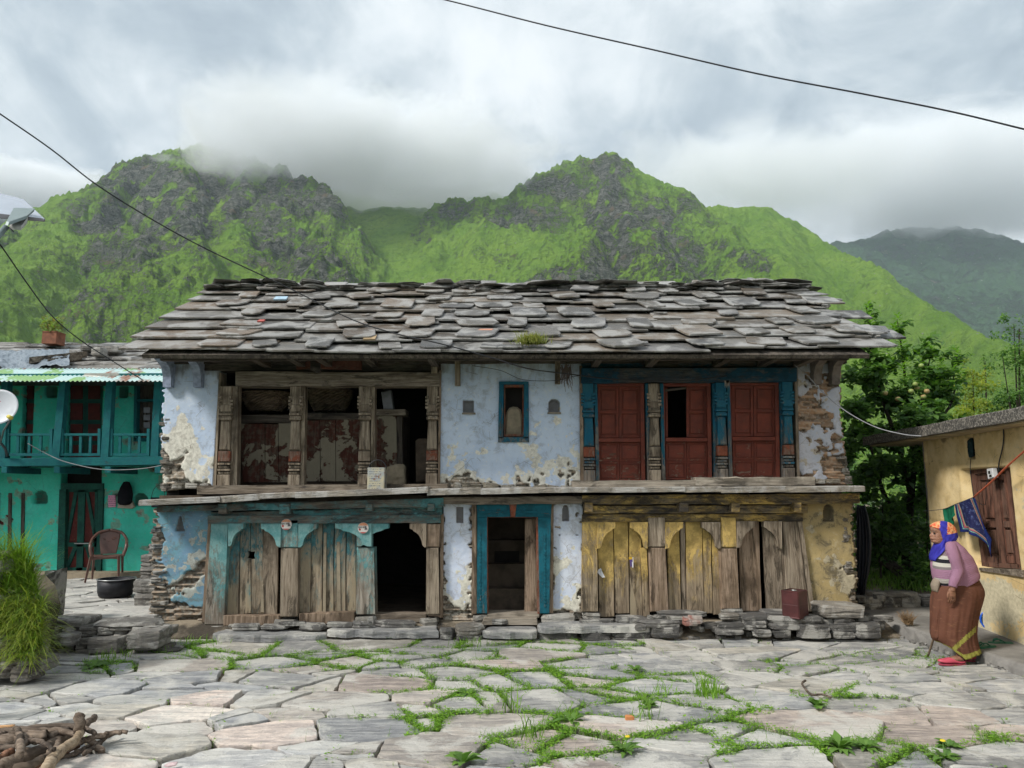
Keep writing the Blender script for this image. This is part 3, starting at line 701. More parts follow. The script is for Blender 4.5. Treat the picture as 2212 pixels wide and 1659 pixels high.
# --- upper storey, left: open gallery
rough_beam('wall_plate', 430, 952, 776, 800, 776, 802, YU-.02, .2, WD_H)
rough_beam('lintel', 508, 950, 802, 834, 804, 834, YU-.08, .22, WG_H)
rough_beam('eaves_board', 640, 780, 781, 797, 779, 797, YU-.10, .06, wood('rust_painted_board', 'x', (.1,.06,.045), (.2,.13,.1), (.13,.05,.035), .7))
def carved_post(xt, xb, w, y0, y1, Y, mat, blk, side_l=True, ys=None, wj=18, jm=None, jr=True):
    """square post with turned mouldings at foot and capital, carved ears on its head"""
    ys = ys or dict(cap=.27, sh0=.345, sh1=.645, bk=.755, r1=.885)
    def X(t): return xt + (xb-xt)*t
    def Yp(t): return y0 + (y1-y0)*t
    def blkp(t0, t1, ww, yy, m_, th, nm, par):
        return pz(nm, [(X(t0)-ww*w/2, Yp(t0)), (X(t0)+ww*w/2, Yp(t0)), (X(t1)+ww*w/2, Yp(t1)), (X(t1)-ww*w/2, Yp(t1))], yy, th, m_, par, .007)
    head = blkp(0, ys['cap'], .95, Y-.01, mat, .14, 'post', house)
    for k in (-1, 1):
        for j in range(4):
            t = .10 + j*.035; cx = X(t) + k*w*.46
            pz('carving', [(cx-4, Yp(t)), (cx+4, Yp(t)), (cx+3.5, Yp(t)+5), (cx-3.5, Yp(t)+5)], Y-.03, .03, mat, head, .006)
    pz('carving', [(X(.2)-w*.42, Yp(.185)), (X(.2)+w*.42, Yp(.185)), (X(.2)+w*.42, Yp(.255)), (X(.2)-w*.42, Yp(.255))], Y-.028, .02, mat, head, .006)
    for t, ww, d in ((ys['cap'], 1.04, .03), (ys['cap']+.03, .9, .015), (ys['cap']+.045, 1.0, .028)):
        blkp(t, t+.022, ww, Y-d-.015, mat, .12, 'moulding', head)
    blkp(ys['cap']+.022, ys['sh0'], .80, Y, mat, .11, 'neck', head)
    pz('shaft', [(X(ys['sh0'])-w*.36, Yp(ys['sh0'])), (X(ys['sh0'])+w*.36, Yp(ys['sh0'])), (X(ys['sh1'])+w*.45, Yp(ys['sh1'])), (X(ys['sh1'])-w*.45, Yp(ys['sh1']))], Y-.012, .12, mat, head, .016)
    blkp(ys['sh1']+.006, ys['bk'], .96, Y-.022, blk, .13, 'block', head)
    t = ys['bk'] + .012; k = 0
    while t < ys['r1']-.012:
        blkp(t, t+.020, (1.02, .86, 1.0, .84)[k % 4], Y-(.03, .01, .034, .012)[k % 4], mat, .12, 'moulding', head); t += .030; k += 1
    blkp(ys['bk'], ys['r1'], .72, Y+.004, WD_V, .10, 'core', head)
    blkp(ys['r1'], 1.0, 1.0, Y-.015, mat, .14, 'foot', head)
    if jm is not None:
        a = w/2 + 1
        if jr: q = [(X(0)+a, y0), (X(0)+a+wj*.8, y0), (X(1)+a+wj, y1), (X(1)+a, y1)]
        else: q = [(X(0)-a-wj*.8, y0), (X(0)-a, y0), (X(1)-a, y1), (X(1)-a-wj, y1)]
        pz('jamb', q, Y+.035, .12, jm, head, .008)
carved_post(488, 482, 27, 834, 1050, YU-.06, WG_V, WR_S, jm=WG_V, wj=15)
carved_post(639, 634, 26, 834, 1050, YU-.06, WG_V, WR_S, jm=WG_V, wj=8)
carved_post(788, 786, 27, 834, 1049, YU-.06, WG_V, WG_V, jm=WG_V, wj=9)
carved_post(934, 932, 25, 834, 1047, YU-.06, WG_V, WR_S)
pz('jamb', [(473, 805), (477, 805), (466, 1050), (460, 1050)], YU-.04, .2, WG_V)
pz('jamb', [(948, 800), (953, 800), (950, 1052), (946, 1052)], YU-.04, .2, WB_V)
rough_beam('gallery_sill', 425, 968, 1049, 1068, 1045, 1061, YU-.22, .24, WG_H)
rough_beam('roof_strut', 670, 690, 778, 800, 784, 806, YU-.3, .06, WD_H, n=3)
for x in (700, 800, 935, 640, 560, 1290, 1410, 1560, 1660, 1740):
    p = at(x, 775, YU-.35); mesh('rafter_end', *box(p.x-.045, p.x+.045, YU-.62, YU+.2, p.z-.06, p.z+.045), WDY, house)
# short posts and brackets under the eaves
for x, w, y0, y1, mt in ((938, 13, 772, 806, WG_V), (988, 11, 775, 832, WPALE_H), (1205, 11, 770, 828, WPALE_H)):
    pz('eaves_post', rect(x-w/2, x+w/2, y0, y1), YU-.10, .1, WG_V)
def eave_bracket(x, w, y0, y1, out, mat, flip=1):
    """curved strut: side profile swept across its width"""
    p0 = at(x, y0, YU); z0 = p0.z; z1 = at(x, y1, YU).z; ww = w/165/2
    prof = [(YU+.02, z0), (YU-out, z0), (YU-out, z0-.05), (YU-out*.72, z0-.08), (YU-out*.42, z0-(z0-z1)*.35), (YU-out*.26, z0-(z0-z1)*.65), (YU-out*.22, z1), (YU+.02, z1)]
    pts = [Vector((p0.x-ww, a, b)) for a, b in prof]
    v, f = prism(pts, (2*ww, 0, 0)); return mesh('eaves_bracket', v, f, mat, house)
for x, w, y0, y1, o in ((372, 18, 776, 838, .42), (436, 17, 776, 838, .42), (1757, 17, 775, 832, .40), (1796, 17, 775, 832, .40)):
    eave_bracket(x, w, y0, y1, o, plain('limewashed_bracket', (.33,.38,.5) if x < 1000 else (.2,.17,.15), .9, .1, var=.4), house)
rough_beam('purlin', 345, 1835, 768, 778, 766, 776, YU-.42, .09, WD_H, n=30)
rough_beam('purlin', 350, 1830, 776, 786, 774, 784, YU-.05, .10, WD_H, n=30)

# --- window in the middle wall
win = pz('window', rect(1078, 1142, 824, 830), YU-.03, .12, WBL_V)
for q, mt in (([(1078,830),(1088,830),(1087,948),(1076,948)], WBL_V), ([(1132,830),(1142,830),(1143,948),(1131,948)], WBL_V), (rect(1076,1143,944,955), WBL_V)):
    pz('frame_bar', q, YU-.03, .12, mt, win)
for q in (rect(1089,1091.5,831,943), rect(1128.5,1131,831,943), rect(1091.5,1128.5,831,836), rect(1091.5,1128.5,938,943)):
    pz('inner_bead', q, YU+.01, .1, WR_S, win, .003)
pz('opening_shade_sheet', rect(1090, 1130, 832, 942), YU+.20, .02, M_SHADE, win, 0)  # added dark sheet, paints the shade of the unlit opening
pz('mud_block', [(1092,943),(1092,905),(1094,890),(1100,881),(1108,878),(1118,879),(1125,885),(1128,898),(1128,943)], YU+.07, .14, M_MUD, win, .02)
for x, y in ((1012, 891), (1197, 890)):
    pz('niche_ledge', rect(x-14, x+15, y, y+3.5), YU-.04, .1, WPALE_H, house, .006)
for x, y in ((1012, 893), (1197, 893)): pass
# --- upper storey, right: blue bays with red shutters
rough_beam('wall_plate', 1256, 1722, 780, 794, 778, 792, YU-.04, .2, WBL_H)
rough_beam('lintel', 1256, 1722, 795, 827, 794, 824, YU-.10, .22, WBL_H)
pz('jamb', [(1252, 790), (1258, 790), (1262, 1045), (1254, 1045)], YU-.05, .2, WB_V)
ysr = dict(cap=.275, sh0=.35, sh1=.645, bk=.755, r1=.89)
carved_post(1270, 1274, 25, 828, 1039, YU-.07, WBL_V, WR_S, ys=ysr, jm=WBL_V, wj=8)
carved_post(1413, 1416, 25, 828, 1038, YU-.07, WG_V, WG_V, ys=ysr, jm=WBL_V, wj=8)
carved_post(1557, 1562, 24, 826, 1036, YU-.07, WBL_V, WR_S, ys=ysr, jm=WBL_V, wj=8)
carved_post(1701, 1706, 24, 824, 1034, YU-.07, WBL_V, WR_S, ys=ysr)
pz('jamb', [(1716, 800), (1722, 800), (1728, 1040), (1722, 1040)], YU-.05, .2, WG_V)
for a, b in ((1398, 1393), (1543, 1537), (1688, 1684)):
    pz('jamb', [(a-4, 828), (a+3, 828), (b+14, 1038), (b+6, 1038)], YU-.03, .1, WBL_V)
def shutter_door(x0, x1, y0, y1, openl=False):
    """frame, two upper leaves and a fixed lower panel, all with recessed panels"""
    ym = y0 + (y1-y0)*.565
    d = pz('shutter_door', [(x0, y0), (x1, y0), (x1+1, y0+6), (x0, y0+6)], YU-.01, .08, WR_H)
    pz('stile', [(x0, y0+6), (x0+7, y0+6), (x0+9, y1), (x0+2, y1)], YU-.01, .08, WR_V, d, .004)
    pz('stile', [(x1-8, y0+6), (x1, y0+6), (x1+3, y1), (x1-5, y1)], YU-.01, .08, WR_V, d, .004)
    pz('rail', [(x0+9, ym), (x1-7, ym), (x1-7, ym+8), (x0+9, ym+8)], YU-.02, .09, WR_H, d, .004)
    def leaf(a, b, c, e, nm, depth=.0):
        lf = pz(nm, rect(a, b, c, e), YU+.05+depth, .02, WR_V, d, 0)
        w = 5
        for q, mt in ((rect(a, a+w, c, e), WR_V), (rect(b-w, b, c, e), WR_V), (rect(a+w, b-w, c, c+w), WR_H), (rect(a+w, b-w, e-w, e), WR_H), (rect(a+w, b-w, (c+e)/2-w/2, (c+e)/2+w/2), WR_H)):
            pz('rail', q, YU+.03+depth, .02, mt, lf, .003)
        for cc, ee in ((c+w, (c+e)/2-w/2), ((c+e)/2+w/2, e-w)):
            pz('raised_panel', rect(a+w+3, b-w-3, cc+3, ee-3), YU+.038+depth, .012, WR_V, lf, .006)
        return lf
    m_ = (x0+x1)/2
    if openl:
        leaf(m_+1, x1-8, y0+7, ym-1, 'leaf', .03)
        pz('leaf', [(x0+8, y0+8), (x0+13, y0+9), (x0+14, ym-1), (x0+9, ym-1)], YU+.07, .42, WR_V, d)
        pz('slat', [(x0+8, y0+13), (m_, y0+8), (m_, y0+12), (x0+8, y0+18)], YU+.03, .02, WD_H, d, .003)
    else:
        leaf(x0+8, m_-.6, y0+7, ym-1, 'leaf'); leaf(m_+.6, x1-8, y0+7, ym-1, 'leaf', .004)
    lp = pz('lower_panel', [(x0+9, ym+8), (x1-7, ym+8), (x1-5, y1), (x0+10, y1)], YU+.045, .03, WR_H, d, 0)
    for i in range(2):
        for j in range(2):
            a = x0+13 + i*((x1-x0)/2-8); b = a + (x1-x0)/2-16; c = ym+13 + j*((y1-ym)/2-4); e = c + (y1-ym)/2-12
            fr = 3
            for q, mt in ((rect(a-fr, b+fr, c-fr, c), WR_H), (rect(a-fr, b+fr, e, e+fr), WR_H), (rect(a-fr, a, c, e), WR_V), (rect(b, b+fr, c, e), WR_V)):
                pz('bead', q, YU+.032, .014, mt, lp, .003)
            pz('raised_panel', rect(a+2, b-2, c+2, e-2), YU+.036, .012, WR_H, lp, .006)
    return d
shutter_door(1283, 1391, 828, 1038); shutter_door(1429, 1535, 828, 1036, True); shutter_door(1573, 1682, 826, 1034)
rough_beam('gallery_sill', 1237, 1557, 1038, 1056, 1037, 1053, YU-.22, .24, WPALE_H)
rough_beam('gallery_sill', 1502, 1762, 1031, 1049, 1030, 1050, YU-.235, .24, WPALE_H)
tag(mesh('stick', *tube([at(1562, 1034, YU-.3), at(1590, 1032, YU-.3), at(1606, 1035, YU-.3)], [.012, .02, .01], 6), WPALE_H), 'pale twisted stick lying on the wooden sill below the right shutter', 'stick')

# --- ledge of thick slates between the storeys
x = 300; i = 0; segs = [(300, 474, 1080, 1072), (472, 560, 1072, 1066), (558, 640, 1066, 1062), (638, 769, 1063, 1058), (767, 925, 1058, 1051), (923, 1040, 1056, 1053), (1038, 1165, 1055, 1052), (1163, 1320, 1053, 1052), (1318, 1480, 1053, 1051), (1478, 1560, 1052, 1050), (1558, 1700, 1052, 1050), (1698, 1868, 1051, 1049)]
for (a, b, ya, yb) in segs:
    n = 6; f_ = []; bk = []
    Yf = 8.86 + uni(-.03, .03); th = uni(.062, .082)
    pa, pb = at(a, ya, Yf), at(b, yb, Yf)
    for k in range(n+1):
        t = k/n; p = pa.lerp(pb, t); f_.append(p + Vector((0, uni(-.012, .02), 0))); 
    outl = f_ + [Vector((pb.x, 9.62, pb.z+.012)), Vector((pa.x, 9.62, pa.z+.012))]
    v, f = prism(outl, (0, 0, -th), .012)
    g = uni(.85, 1.25); mesh('ledge_slab', v, f, wood_ledge if False else ST_ROOF, house, color=(g*1.5, g*1.42, g*1.28))
# beams under the ledge
rough_beam('ledge_beam', 338, 958, 1094, 1106, 1076, 1094, YL-.16, .2, WT_H, n=20)
rough_beam('ledge_beam', 955, 1262, 1074, 1090, 1072, 1088, YL-.15, .2, WG_H, n=10)
rough_beam('ledge_beam', 1258, 1858, 1070, 1090, 1066, 1088, YL-.16, .2, WY_H, n=18)
# --- lower storey, left bays
rough_beam('bressummer', 455, 955, 1107, 1120, 1095, 1112, YL-.06, .2, WT_H, n=14)
rough_beam('lintel', 448, 952, 1114, 1131, 1112, 1130, YL-.10, .2, WT_H, n=14)
rough_beam('infill_board', 500, 955, 1084, 1098, 1084, 1097, YL-.12, .06, WT_H, n=12)
for x, w in ((614, 22), (480, 18), (797, 15), (931, 15)):
    pz('joist_end', rect(x-w/2, x+w/2, 1088, 1110 if x < 700 else 1104), YL-.22, .2, WT_H)
def leaf_post(q, mat, Y=YL-.08, th=.18, nm='post', cut=None):
    o = pz(nm, q, Y, th, mat, house, .01, .002)
    return o
leaf_post([(456,1122),(493,1122),(484,1350),(441,1350)], WT_V)
pz('jamb', [(450,1118),(456,1118),(444,1345),(436,1345)], YL-.06, .15, WB_V)
leaf_post([(607,1122),(644,1122),(644,1183),(607,1183)], WT_V, YL-.10)
leaf_post([(606,1184),(644,1184),(643,1333),(604,1333)], WG_V, YL-.09)
leaf_post([(770,1183),(808,1183),(810,1328),(768,1328)], WT_V, YL-.08)
leaf_post([(921,1132),(951,1132),(949,1182),(921,1182)], WB_V, YL-.10)
leaf_post([(921,1183),(947,1183),(949,1328),(920,1328)], WG_V, YL-.09)
pz('jamb', [(951,1110),(958,1110),(956,1335),(950,1335)], YL-.05, .15, WB_V)
def bracket(x, y, w, h, s, mat, Y=YL-.12, lobes=True):
    """cusped arch bracket, s = +1 grows to the right"""
    o = [(0,0),(1,0),(1,.20),(.86,.23),(.80,.30),(.62,.36),(.42,.50),(.28,.70),(.22,.92),(.12,1.0),(0,1.0)]
    return pz('arch_bracket', [(x + s*a*w, y + b*h) for a, b in o], Y, .09, mat, house, .008)
bracket(492, 1131, 34, 50, 1, WT_V); bracket(607, 1131, 44, 52, -1, WT_V)
bracket(644, 1131, 40, 52, 1, WT_V); bracket(803, 1131, 80, 50, -1, WT_V)
bracket(770, 1131, 70, 50, 1, WT_V, YL-.10)
bracket(921, 1131, 36, 52, -1, WG_V)
def boards(xs, y0, y1, Y, mat, slant=0, nm='board', gap=.8, notch=None, dy=4):
    for i in range(len(xs)-1):
        a, b = xs[i], xs[i+1]; dd = uni(-.012, .012); e = slant
        t0 = y0 + uni(-2, 2); t1 = y1 + uni(-dy, dy*.6)
        pts = [(a+gap, t0)]
        for k in range(1, 5): pts.append((a+gap + (b-a-2*gap)*k/4, t0 + uni(-1, 1)))
        for k in range(1, 6): pts.append((b-gap + uni(-.6, .6) + e*k/6, t0 + (t1-t0)*k/6))
        for k in range(0, 4): pts.append((b-gap + e - (b-a-2*gap)*k/3, t1 + uni(-1.2, 1.2)))
        for k in range(5, 0, -1): pts.append((a+gap + uni(-.6, .6) + e*k/6, t0 + (t1-t0)*k/6))
        if notch and i in notch:
            pts = notch[i]
        pz(nm, pts, Y+dd, .035, mat[i % len(mat)], house, .005)
nt_ = {1: [(520,1128),(541,1128),(541,1190),(535,1188),(537,1199),(534,1206),(541,1206),(542,1325),(517,1328)],
       2: [(542,1128),(567,1128),(570,1326),(543,1327),(543,1208),(552,1207),(549,1199),(551,1190),(542,1191)]}
boards([492, 519, 542, 569, 603], 1128, 1328, YL+.02, [WT_B, WT_B, WT_B, WG_V], -4, notch=nt_)
boards([644, 672, 697, 722, 748, 770], 1128, 1326, YL+.02, [WT_B], -1)
for q in ([(541,1195),(547,1195),(547,1330),(538,1330)], [(564,1262),(570,1262),(570,1325),(563,1325)], [(700,1150),(705,1150),(703,1325),(696,1325)], [(727,1170),(733,1170),(736,1325),(729,1325)], [(649,1240),(654,1240),(654,1325),(647,1325)]):
    if q[0][0] > 545: pz('mud_daub', q, YL+.003, .03, M_MUD, house, .012, .006)
rough_beam('threshold', 482, 603, 1330, 1352, 1330, 1350, YL-.10, .14, WB_V, n=6)
rough_beam('threshold', 646, 766, 1326, 1350, 1322, 1347, YL-.10, .14, WB_V, n=6)
rough_beam('threshold', 808, 921, 1326, 1345, 1326, 1344, YL-.04, .16, WG_H, n=6)
# --- door in the middle
door = pz('door_frame', [(1029,1086),(1192,1086),(1190,1117),(1031,1117)], YL-.09, .16, WDR_H)
pz('jamb', [(1031,1117),(1052,1117),(1052,1326),(1030,1326)], YL-.09, .16, WDR_V, door, .008)
pz('jamb', [(1162,1117),(1190,1117),(1187,1326),(1166,1326)], YL-.09, .16, WDR_V, door, .008)
pz('moulding', rect(1040,1178,1104,1108), YL-.105, .02, WDR_H, door, .004)
for q in ([(1048,1117),(1053,1117),(1055,1326),(1050,1326)], [(1158,1117),(1163,1117),(1166,1326),(1161,1326)], rect(1048,1163,1113,1118)):
    pz('red_bead', q, YL-.075, .12, WR_S, door, .003)
pz('moulding', [(1100,1086),(1116,1086),(1113,1117),(1103,1117)], YL-.12, .03, WR_S, door, .006)
for k in range(22):      # carved lozenges down both jambs
    for x in (1037.5, 1177.5):
        y = 1150 + k*7.4; pz('carving', [(x, y), (x+3, y+3.5), (x, y+7), (x-3, y+3.5)], YL-.097, .012, WDR_V, door, .003)
pz('strip', [(1020,1084),(1029,1084),(1030,1327),(1018,1327)], YL-.06, .14, WB_V)
pz('strip', [(1190,1080),(1196,1080),(1195,1325),(1187,1325)], YL-.06, .14, WB_V)
dl = pz('door_leaf', [(1134,1121),(1159,1119),(1163,1328),(1133,1322)], YL+.10, .04, WDR_V if False else WB_V, house, .006)
x_d0 = at(1053, 1200, YL).x; x_d1 = at(1162, 1200, YL).x
for k in range(5):       # mud steps seen through the door
    z0 = .17 + k*.30; y0 = YL + .55 + k*.22
    mesh('inner_step', *box(x_d0-.1, x_d1+.1, y0, y0+1.6, z0, z0+.30), M_INT, house)
mesh('inner_niche', *box(at(1068,1200,YL+1).x, at(1122,1200,YL+1).x, YL+.985, YL+1.0, at(1100,1225,YL+1).z, at(1100,1190,YL+1).z), M_SHADE, house)
pz('threshold', rect(1052,1165,1326,1334), YL-.08, .3, WPALE_H)
pz('threshold', [(1045,1335),(1160,1336),(1162,1350),(1040,1350)], YL-.2, .3, WPALE_H)
# --- lower storey, right: ochre bays
rough_beam('bressummer', 1262, 1745, 1092, 1110, 1092, 1108, YL-.10, .2, WY_H, n=14)
rough_beam('lintel', 1258, 1735, 1111, 1128, 1110, 1126, YL-.07, .2, WY_H, n=14)
for x, w in ((1478, 20), (1272, 18), (1590, 18), (1724, 15)): pz('joist_end', rect(x-w/2, x+w/2, 1086, 1106), YL-.24, .2, WY_H)
leaf_post([(1258,1128),(1290,1128),(1292,1322),(1256,1322)], WY_V)
leaf_post([(1400,1118),(1436,1118),(1438,1182),(1400,1182)], WG_V, YL-.10)
leaf_post([(1402,1183),(1438,1183),(1445,1322),(1406,1322)], WB_V, YL-.09)
leaf_post([(1558,1118),(1590,1118),(1592,1183),(1556,1183)], WY_V, YL-.10)
leaf_post([(1556,1184),(1592,1184),(1598,1316),(1560,1316)], WB_V, YL-.09)
leaf_post([(1690,1120),(1722,1120),(1750,1322),(1702,1318)], WG_V, YL-.06)
pz('jamb', [(1722,1112),(1731,1112),(1760,1322),(1750,1322)], YL-.05, .15, WG_V)
bracket(1290, 1128, 40, 58, 1, WY_V); bracket(1400, 1128, 38, 58, -1, WY_V)
bracket(1438, 1128, 38, 58, 1, WY_V); bracket(1557, 1128, 40, 58, -1, WG_V)
bracket(1592, 1126, 40, 58, 1, WG_V); bracket(1690, 1126, 40, 60, -1, WG_V)
boards([1290, 1325, 1357, 1385], 1126, 1330, YL+.0, [WY_B], 3)
boards([1383, 1398], 1183, 1334, YL-.03, [WY_B], 6)
boards([1440, 1468, 1480, 1517, 1536, 1556], 1126, 1326, YL+.0, [WY_B, WG_V, WY_B, WY_B], 4)
boards([1594, 1640], 1122, 1322, YL+.0, [WB_V], 6)
boards([1646, 1690], 1122, 1322, YL-.03, [WG_V], 10)

# stones the posts stand on
for (x0, x1, y0, y1) in ((592,644,1336,1357),(764,816,1330,1352),(908,948,1334,1358),(1020,1056,1328,1352),(1166,1245,1326,1346),(1258,1296,1322,1336),(1442,1492,1318,1332),(1556,1602,1314,1328),(495,538,1345,1362),(455,492,1350,1366)):
    p = at((x0+x1)/2, (y0+y1)/2, YL); v, f = rock(p, (x1-x0)/2/166, .13, (y1-y0)/2/166, 9, .10); g = uni(1.2, 1.8)
    mesh('pad_stone', v, f, ST_WALL, house, color=(g*1.02, g, g*.93))

# --- the roof
ZE = at(1100, 768, 8.45).z; ZR = at(1100, 622, 11.0).z; KR = (ZR-ZE)/(11.0-8.45)
def roofpt(px, py, lift=0.0):
    d = ray(px, py); t = (ZE + lift - EYE - 8.45*KR)/(d.z - KR*d.y); return Vector((d.x*t, d.y*t, EYE + d.z*t))
N_ = Vector((0, -KR, 1)).normalized(); UP_ = Vector((0, 1, KR)).normalized()
rows = [(766, 262, 1930), (742, 284, 1893), (720, 322, 1850), (698, 345, 1815), (677, 380, 1790), (658, 408, 1765), (643, 428, 1742), (630, 442, 1722)]
def sag(px): return 3.0*sin((px-600)/260.0) - 2.2*max(0, (px-1200)/500)**2 + 1.5*sin(px/97.0)
def slate(name, c, w, d, th, lift, tip, skew=0, chip=.3, mat=ST_ROOF, rz=0, col=None, side_cut=None):
    """c = middle of the front lower edge on the roof plane; w along the eaves, d up the slope"""
    j = lambda q: uni(-q, q)
    if chip > 1:      # loose cover slate with broken, straight cut corners
        ca, cb2 = uni(.05, .40), uni(.05, .40)
        pts = [(-w*.5, d*ca*.8), (-w*(.5-ca*.55), j(.012)), (-w*.12, j(.014) - .005), (w*.14, j(.014) - .005), (w*(.5-cb2*.55), j(.012)), (w*.5, d*cb2*.8)]
    else:
        n = max(3, int(w/.16)); pts = [(-w*.5, uni(.0, .05))]
        for k in range(1, n): pts.append((w*(k/n-.5) + j(.02), j(.011)))
        pts += [(w*.5 - (uni(.0, .12) if rnd() < .4 else 0), uni(0, .012)), (w*.5, uni(.03, .1))]
    pts += [(w*.5*uni(.9, 1.02) + skew, d), (-w*.5*uni(.9, 1.02) + skew, d)]
    X_ = Vector((cos(rz), 0, 0)) + UP_*sin(rz); U_ = UP_*cos(rz) - Vector((sin(rz), 0, 0))
    # flatter than the roof: the back sinks between its neighbours
    top = [c + X_*a + U_*b + N_*(lift + th - tip*b) for a, b in pts]
    v, f = prism(top, -N_*th, .007)
    g = uni(.62, 1.40)*(.9 if c.x < -2 and rnd() < .5 else 1); cc = col or (R_.choice([(1.2,.98,.80), (1.1,1,.9), (1,1,1)]) if c.x < -1.2 else None)
    cc = cc or R_.choice([(1,1,1), (1.05,1,.93), (1.12,.99,.86), (.95,.98,1.05), (1.0,1.0,1.0)])
    return mesh(name, v, f, mat, house, color=(cc[0]*g, cc[1]*g, cc[2]*g))
nsl = 0
for ri, (py, xa, xb) in enumerate(rows):
    nxt = rows[ri+1][0] if ri+1 < len(rows) else py-13
    dep = (roofpt(1100, nxt) - roofpt(1100, py)).length
    x = xa + uni(-6, 6)
    edge = []
    while x < xb:
        wpx = uni(80, 175) if ri < 6 else uni(70, 130)
        if x < xa + 20 or x + wpx > xb - 40: wpx *= 1.25
        if x + wpx > xb - 25: wpx = xb - x + uni(-5, 8)
        cx = x + wpx/2; c = roofpt(cx, py + sag(cx))
        wid = wpx/FPX*c.y*1.03
        slate('roof_slab', c, wid + .05, dep + uni(.18, .30), uni(.020, .034), .030 + .028*rnd(), uni(.10, .17), 0, .8, rz=uni(-.02, .02))
        edge.append(x + wpx); x += wpx
    for e in edge[:-1]:
        if rnd() < .97:
            w = uni(.26, .55); c = roofpt(e + uni(-12, 12), py + sag(e) - uni(1, 4))
            slate('roof_slab', c, w, dep*uni(.55, .95) + .1, uni(.018, .030), .068 + .03*rnd(), uni(.06, .17), uni(-.08, .08), 1.5, rz=uni(-.18, .18))
        if rnd() < .4:
            c = roofpt(e + uni(-40, 40), py + sag(e) - uni(10, 17)); slate('roof_chip', c, uni(.08, .22), uni(.06, .14), uni(.012, .03), .05, .1, 0, 1, rz=uni(-.4, .4))
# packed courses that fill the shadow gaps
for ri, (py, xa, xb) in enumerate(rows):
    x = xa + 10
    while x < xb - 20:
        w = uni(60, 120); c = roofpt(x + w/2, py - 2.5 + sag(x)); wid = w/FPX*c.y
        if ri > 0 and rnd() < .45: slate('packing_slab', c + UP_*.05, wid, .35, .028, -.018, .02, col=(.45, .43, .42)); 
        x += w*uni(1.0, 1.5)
# ridge: piled flat stones
for lay in range(5):
    x = 440 + lay*6 if lay < 3 else 450 + uni(0, 60)
    while x < 1706 - lay*6:
        w = uni(40, 110); py = 632 - lay*4.0 + sag(x)*.6 + uni(-1.5, 1.5)
        if lay >= 3 and rnd() < .40: x += w*uni(.5, 1.2); continue
        c = at(x + w/2, py, 10.95 + uni(-.1, .1)); hw = w/FPX*11/2*uni(.95, 1.2)
        v, f = rock(c, hw, uni(.2, .34), uni(.014, .026), 9, .14, uni(-.1, .1)); g = uni(.35, .95)
        tl_ = uni(-.06, .06) if lay < 3 else uni(-.16, .16); v = [Vector((p.x, p.y, p.z + (p.x-c.x)*tl_*.5)) for p in v]
        mesh('ridge_slab', v, f, ST_ROOF, house, color=(g, g*.97, g*.93)); x += w*uni(.82, 1.05)
for x, y, w in ((1405, 638, 13), (1505, 612, 12), (1640, 612, 16), (1660, 622, 15), (1602, 622, 17), (1566, 625, 15), (1685, 618, 14), (1300, 618, 10), (812, 635, 8), (545, 634, 9), (1150, 617, 16)):
    c = at(x, y, 10.8); v, f = rock(c, w/FPX*11*.8, .08, w/FPX*11*.42, 8, .25, uni(-1, 1)); g = uni(1.1, 1.9); mesh('ridge_stone', v, f, ST_WALL, house, color=(g, g*.95, g*.9))
# boarding and the back slope
xl_, xr_ = roofpt(285, 764).x + .12, roofpt(1900, 764).x - .12
mesh('roof_boarding', *prism([Vector((xl_, 8.5, ZE+.02)), Vector((xr_, 8.5, ZE+.02)), Vector((xr_-.1, 11.0, ZR-.03)), Vector((xl_+.1, 11.0, ZR-.03))], -N_*.05), WDY, house)
mesh('back_slope', *prism([Vector((xl_, 11.0, ZR-.02)), Vector((xr_, 11.0, ZR-.02)), Vector((xr_, 13.6, ZE)), Vector((xl_, 13.6, ZE))], (0, .02, -.08)), ST_ROOF, house, color=(.8,.8,.8))
for sx_ in (XL, XR): mesh('gable_wall', *prism([Vector((sx_, YU+.05, 3.2)), Vector((sx_, YU+.05, ZE+.35)), Vector((sx_, 11.0, ZR-.1)), Vector((sx_, 12.9, ZE+.2)), Vector((sx_, 12.9, 3.2))], (.2 if sx_ < 0 else -.2, 0, 0)), M_INT, house)
# ------------------------------------------------------------ paved yard
def proj(p):
    x, y, z = p[0], p[1], p[2]-EYE; yy = y*CP + z*SP; zz = -y*SP + z*CP
    return CXP + FPX*x/yy, CYP - FPX*zz/yy
A_ = [(350,400),(640,380),(520,345),(1010,300),(860,305),(980,365),(900,410),(1200,290),(1330,270),(1580,270),(90,465),(250,485),(540,495),(310,550),(720,475),(850,430),(1070,430),(1220,460),(1310,480),(1430,420),(1660,380),(1560,345),(1760,320),(1920,340),(1850,460),(930,500),(700,560),(870,560),(1120,540),(1480,540),(200,630),(420,600),(600,620),(590,680),(900,640),(1250,670),(1620,630),(1850,560),(2060,620),(320,700),(1020,690),(1540,730),(1980,710),(780,800),(1300,870),(2040,830),(1800,800),(1700,925),(80,700),(230,850),(430,920),(60,600),(30,540),(130,760)]
B_ = [(190,260),(320,270),(510,265),(760,270),(480,315),(700,330),(860,340),(910,385),(1120,330),(1290,285),(1530,290),(1660,270),(1880,265),(2080,255),(1360,370),(1500,360),(1700,340),(2060,330),(1950,400),(480,360),(660,430),(300,340),(180,370),(1020,470),(1400,460),(2050,450),(220,490),(400,440),(640,490),(520,590),(760,610),(1150,600),(1500,580),(1880,530),(2000,590),(1730,645),(430,650),(160,670),(570,680),(510,730),(150,760),(830,730),(1280,830),(1590,760),(2030,850),(230,860),(480,890),(900,910),(200,970),(1850,940),(1440,985)]
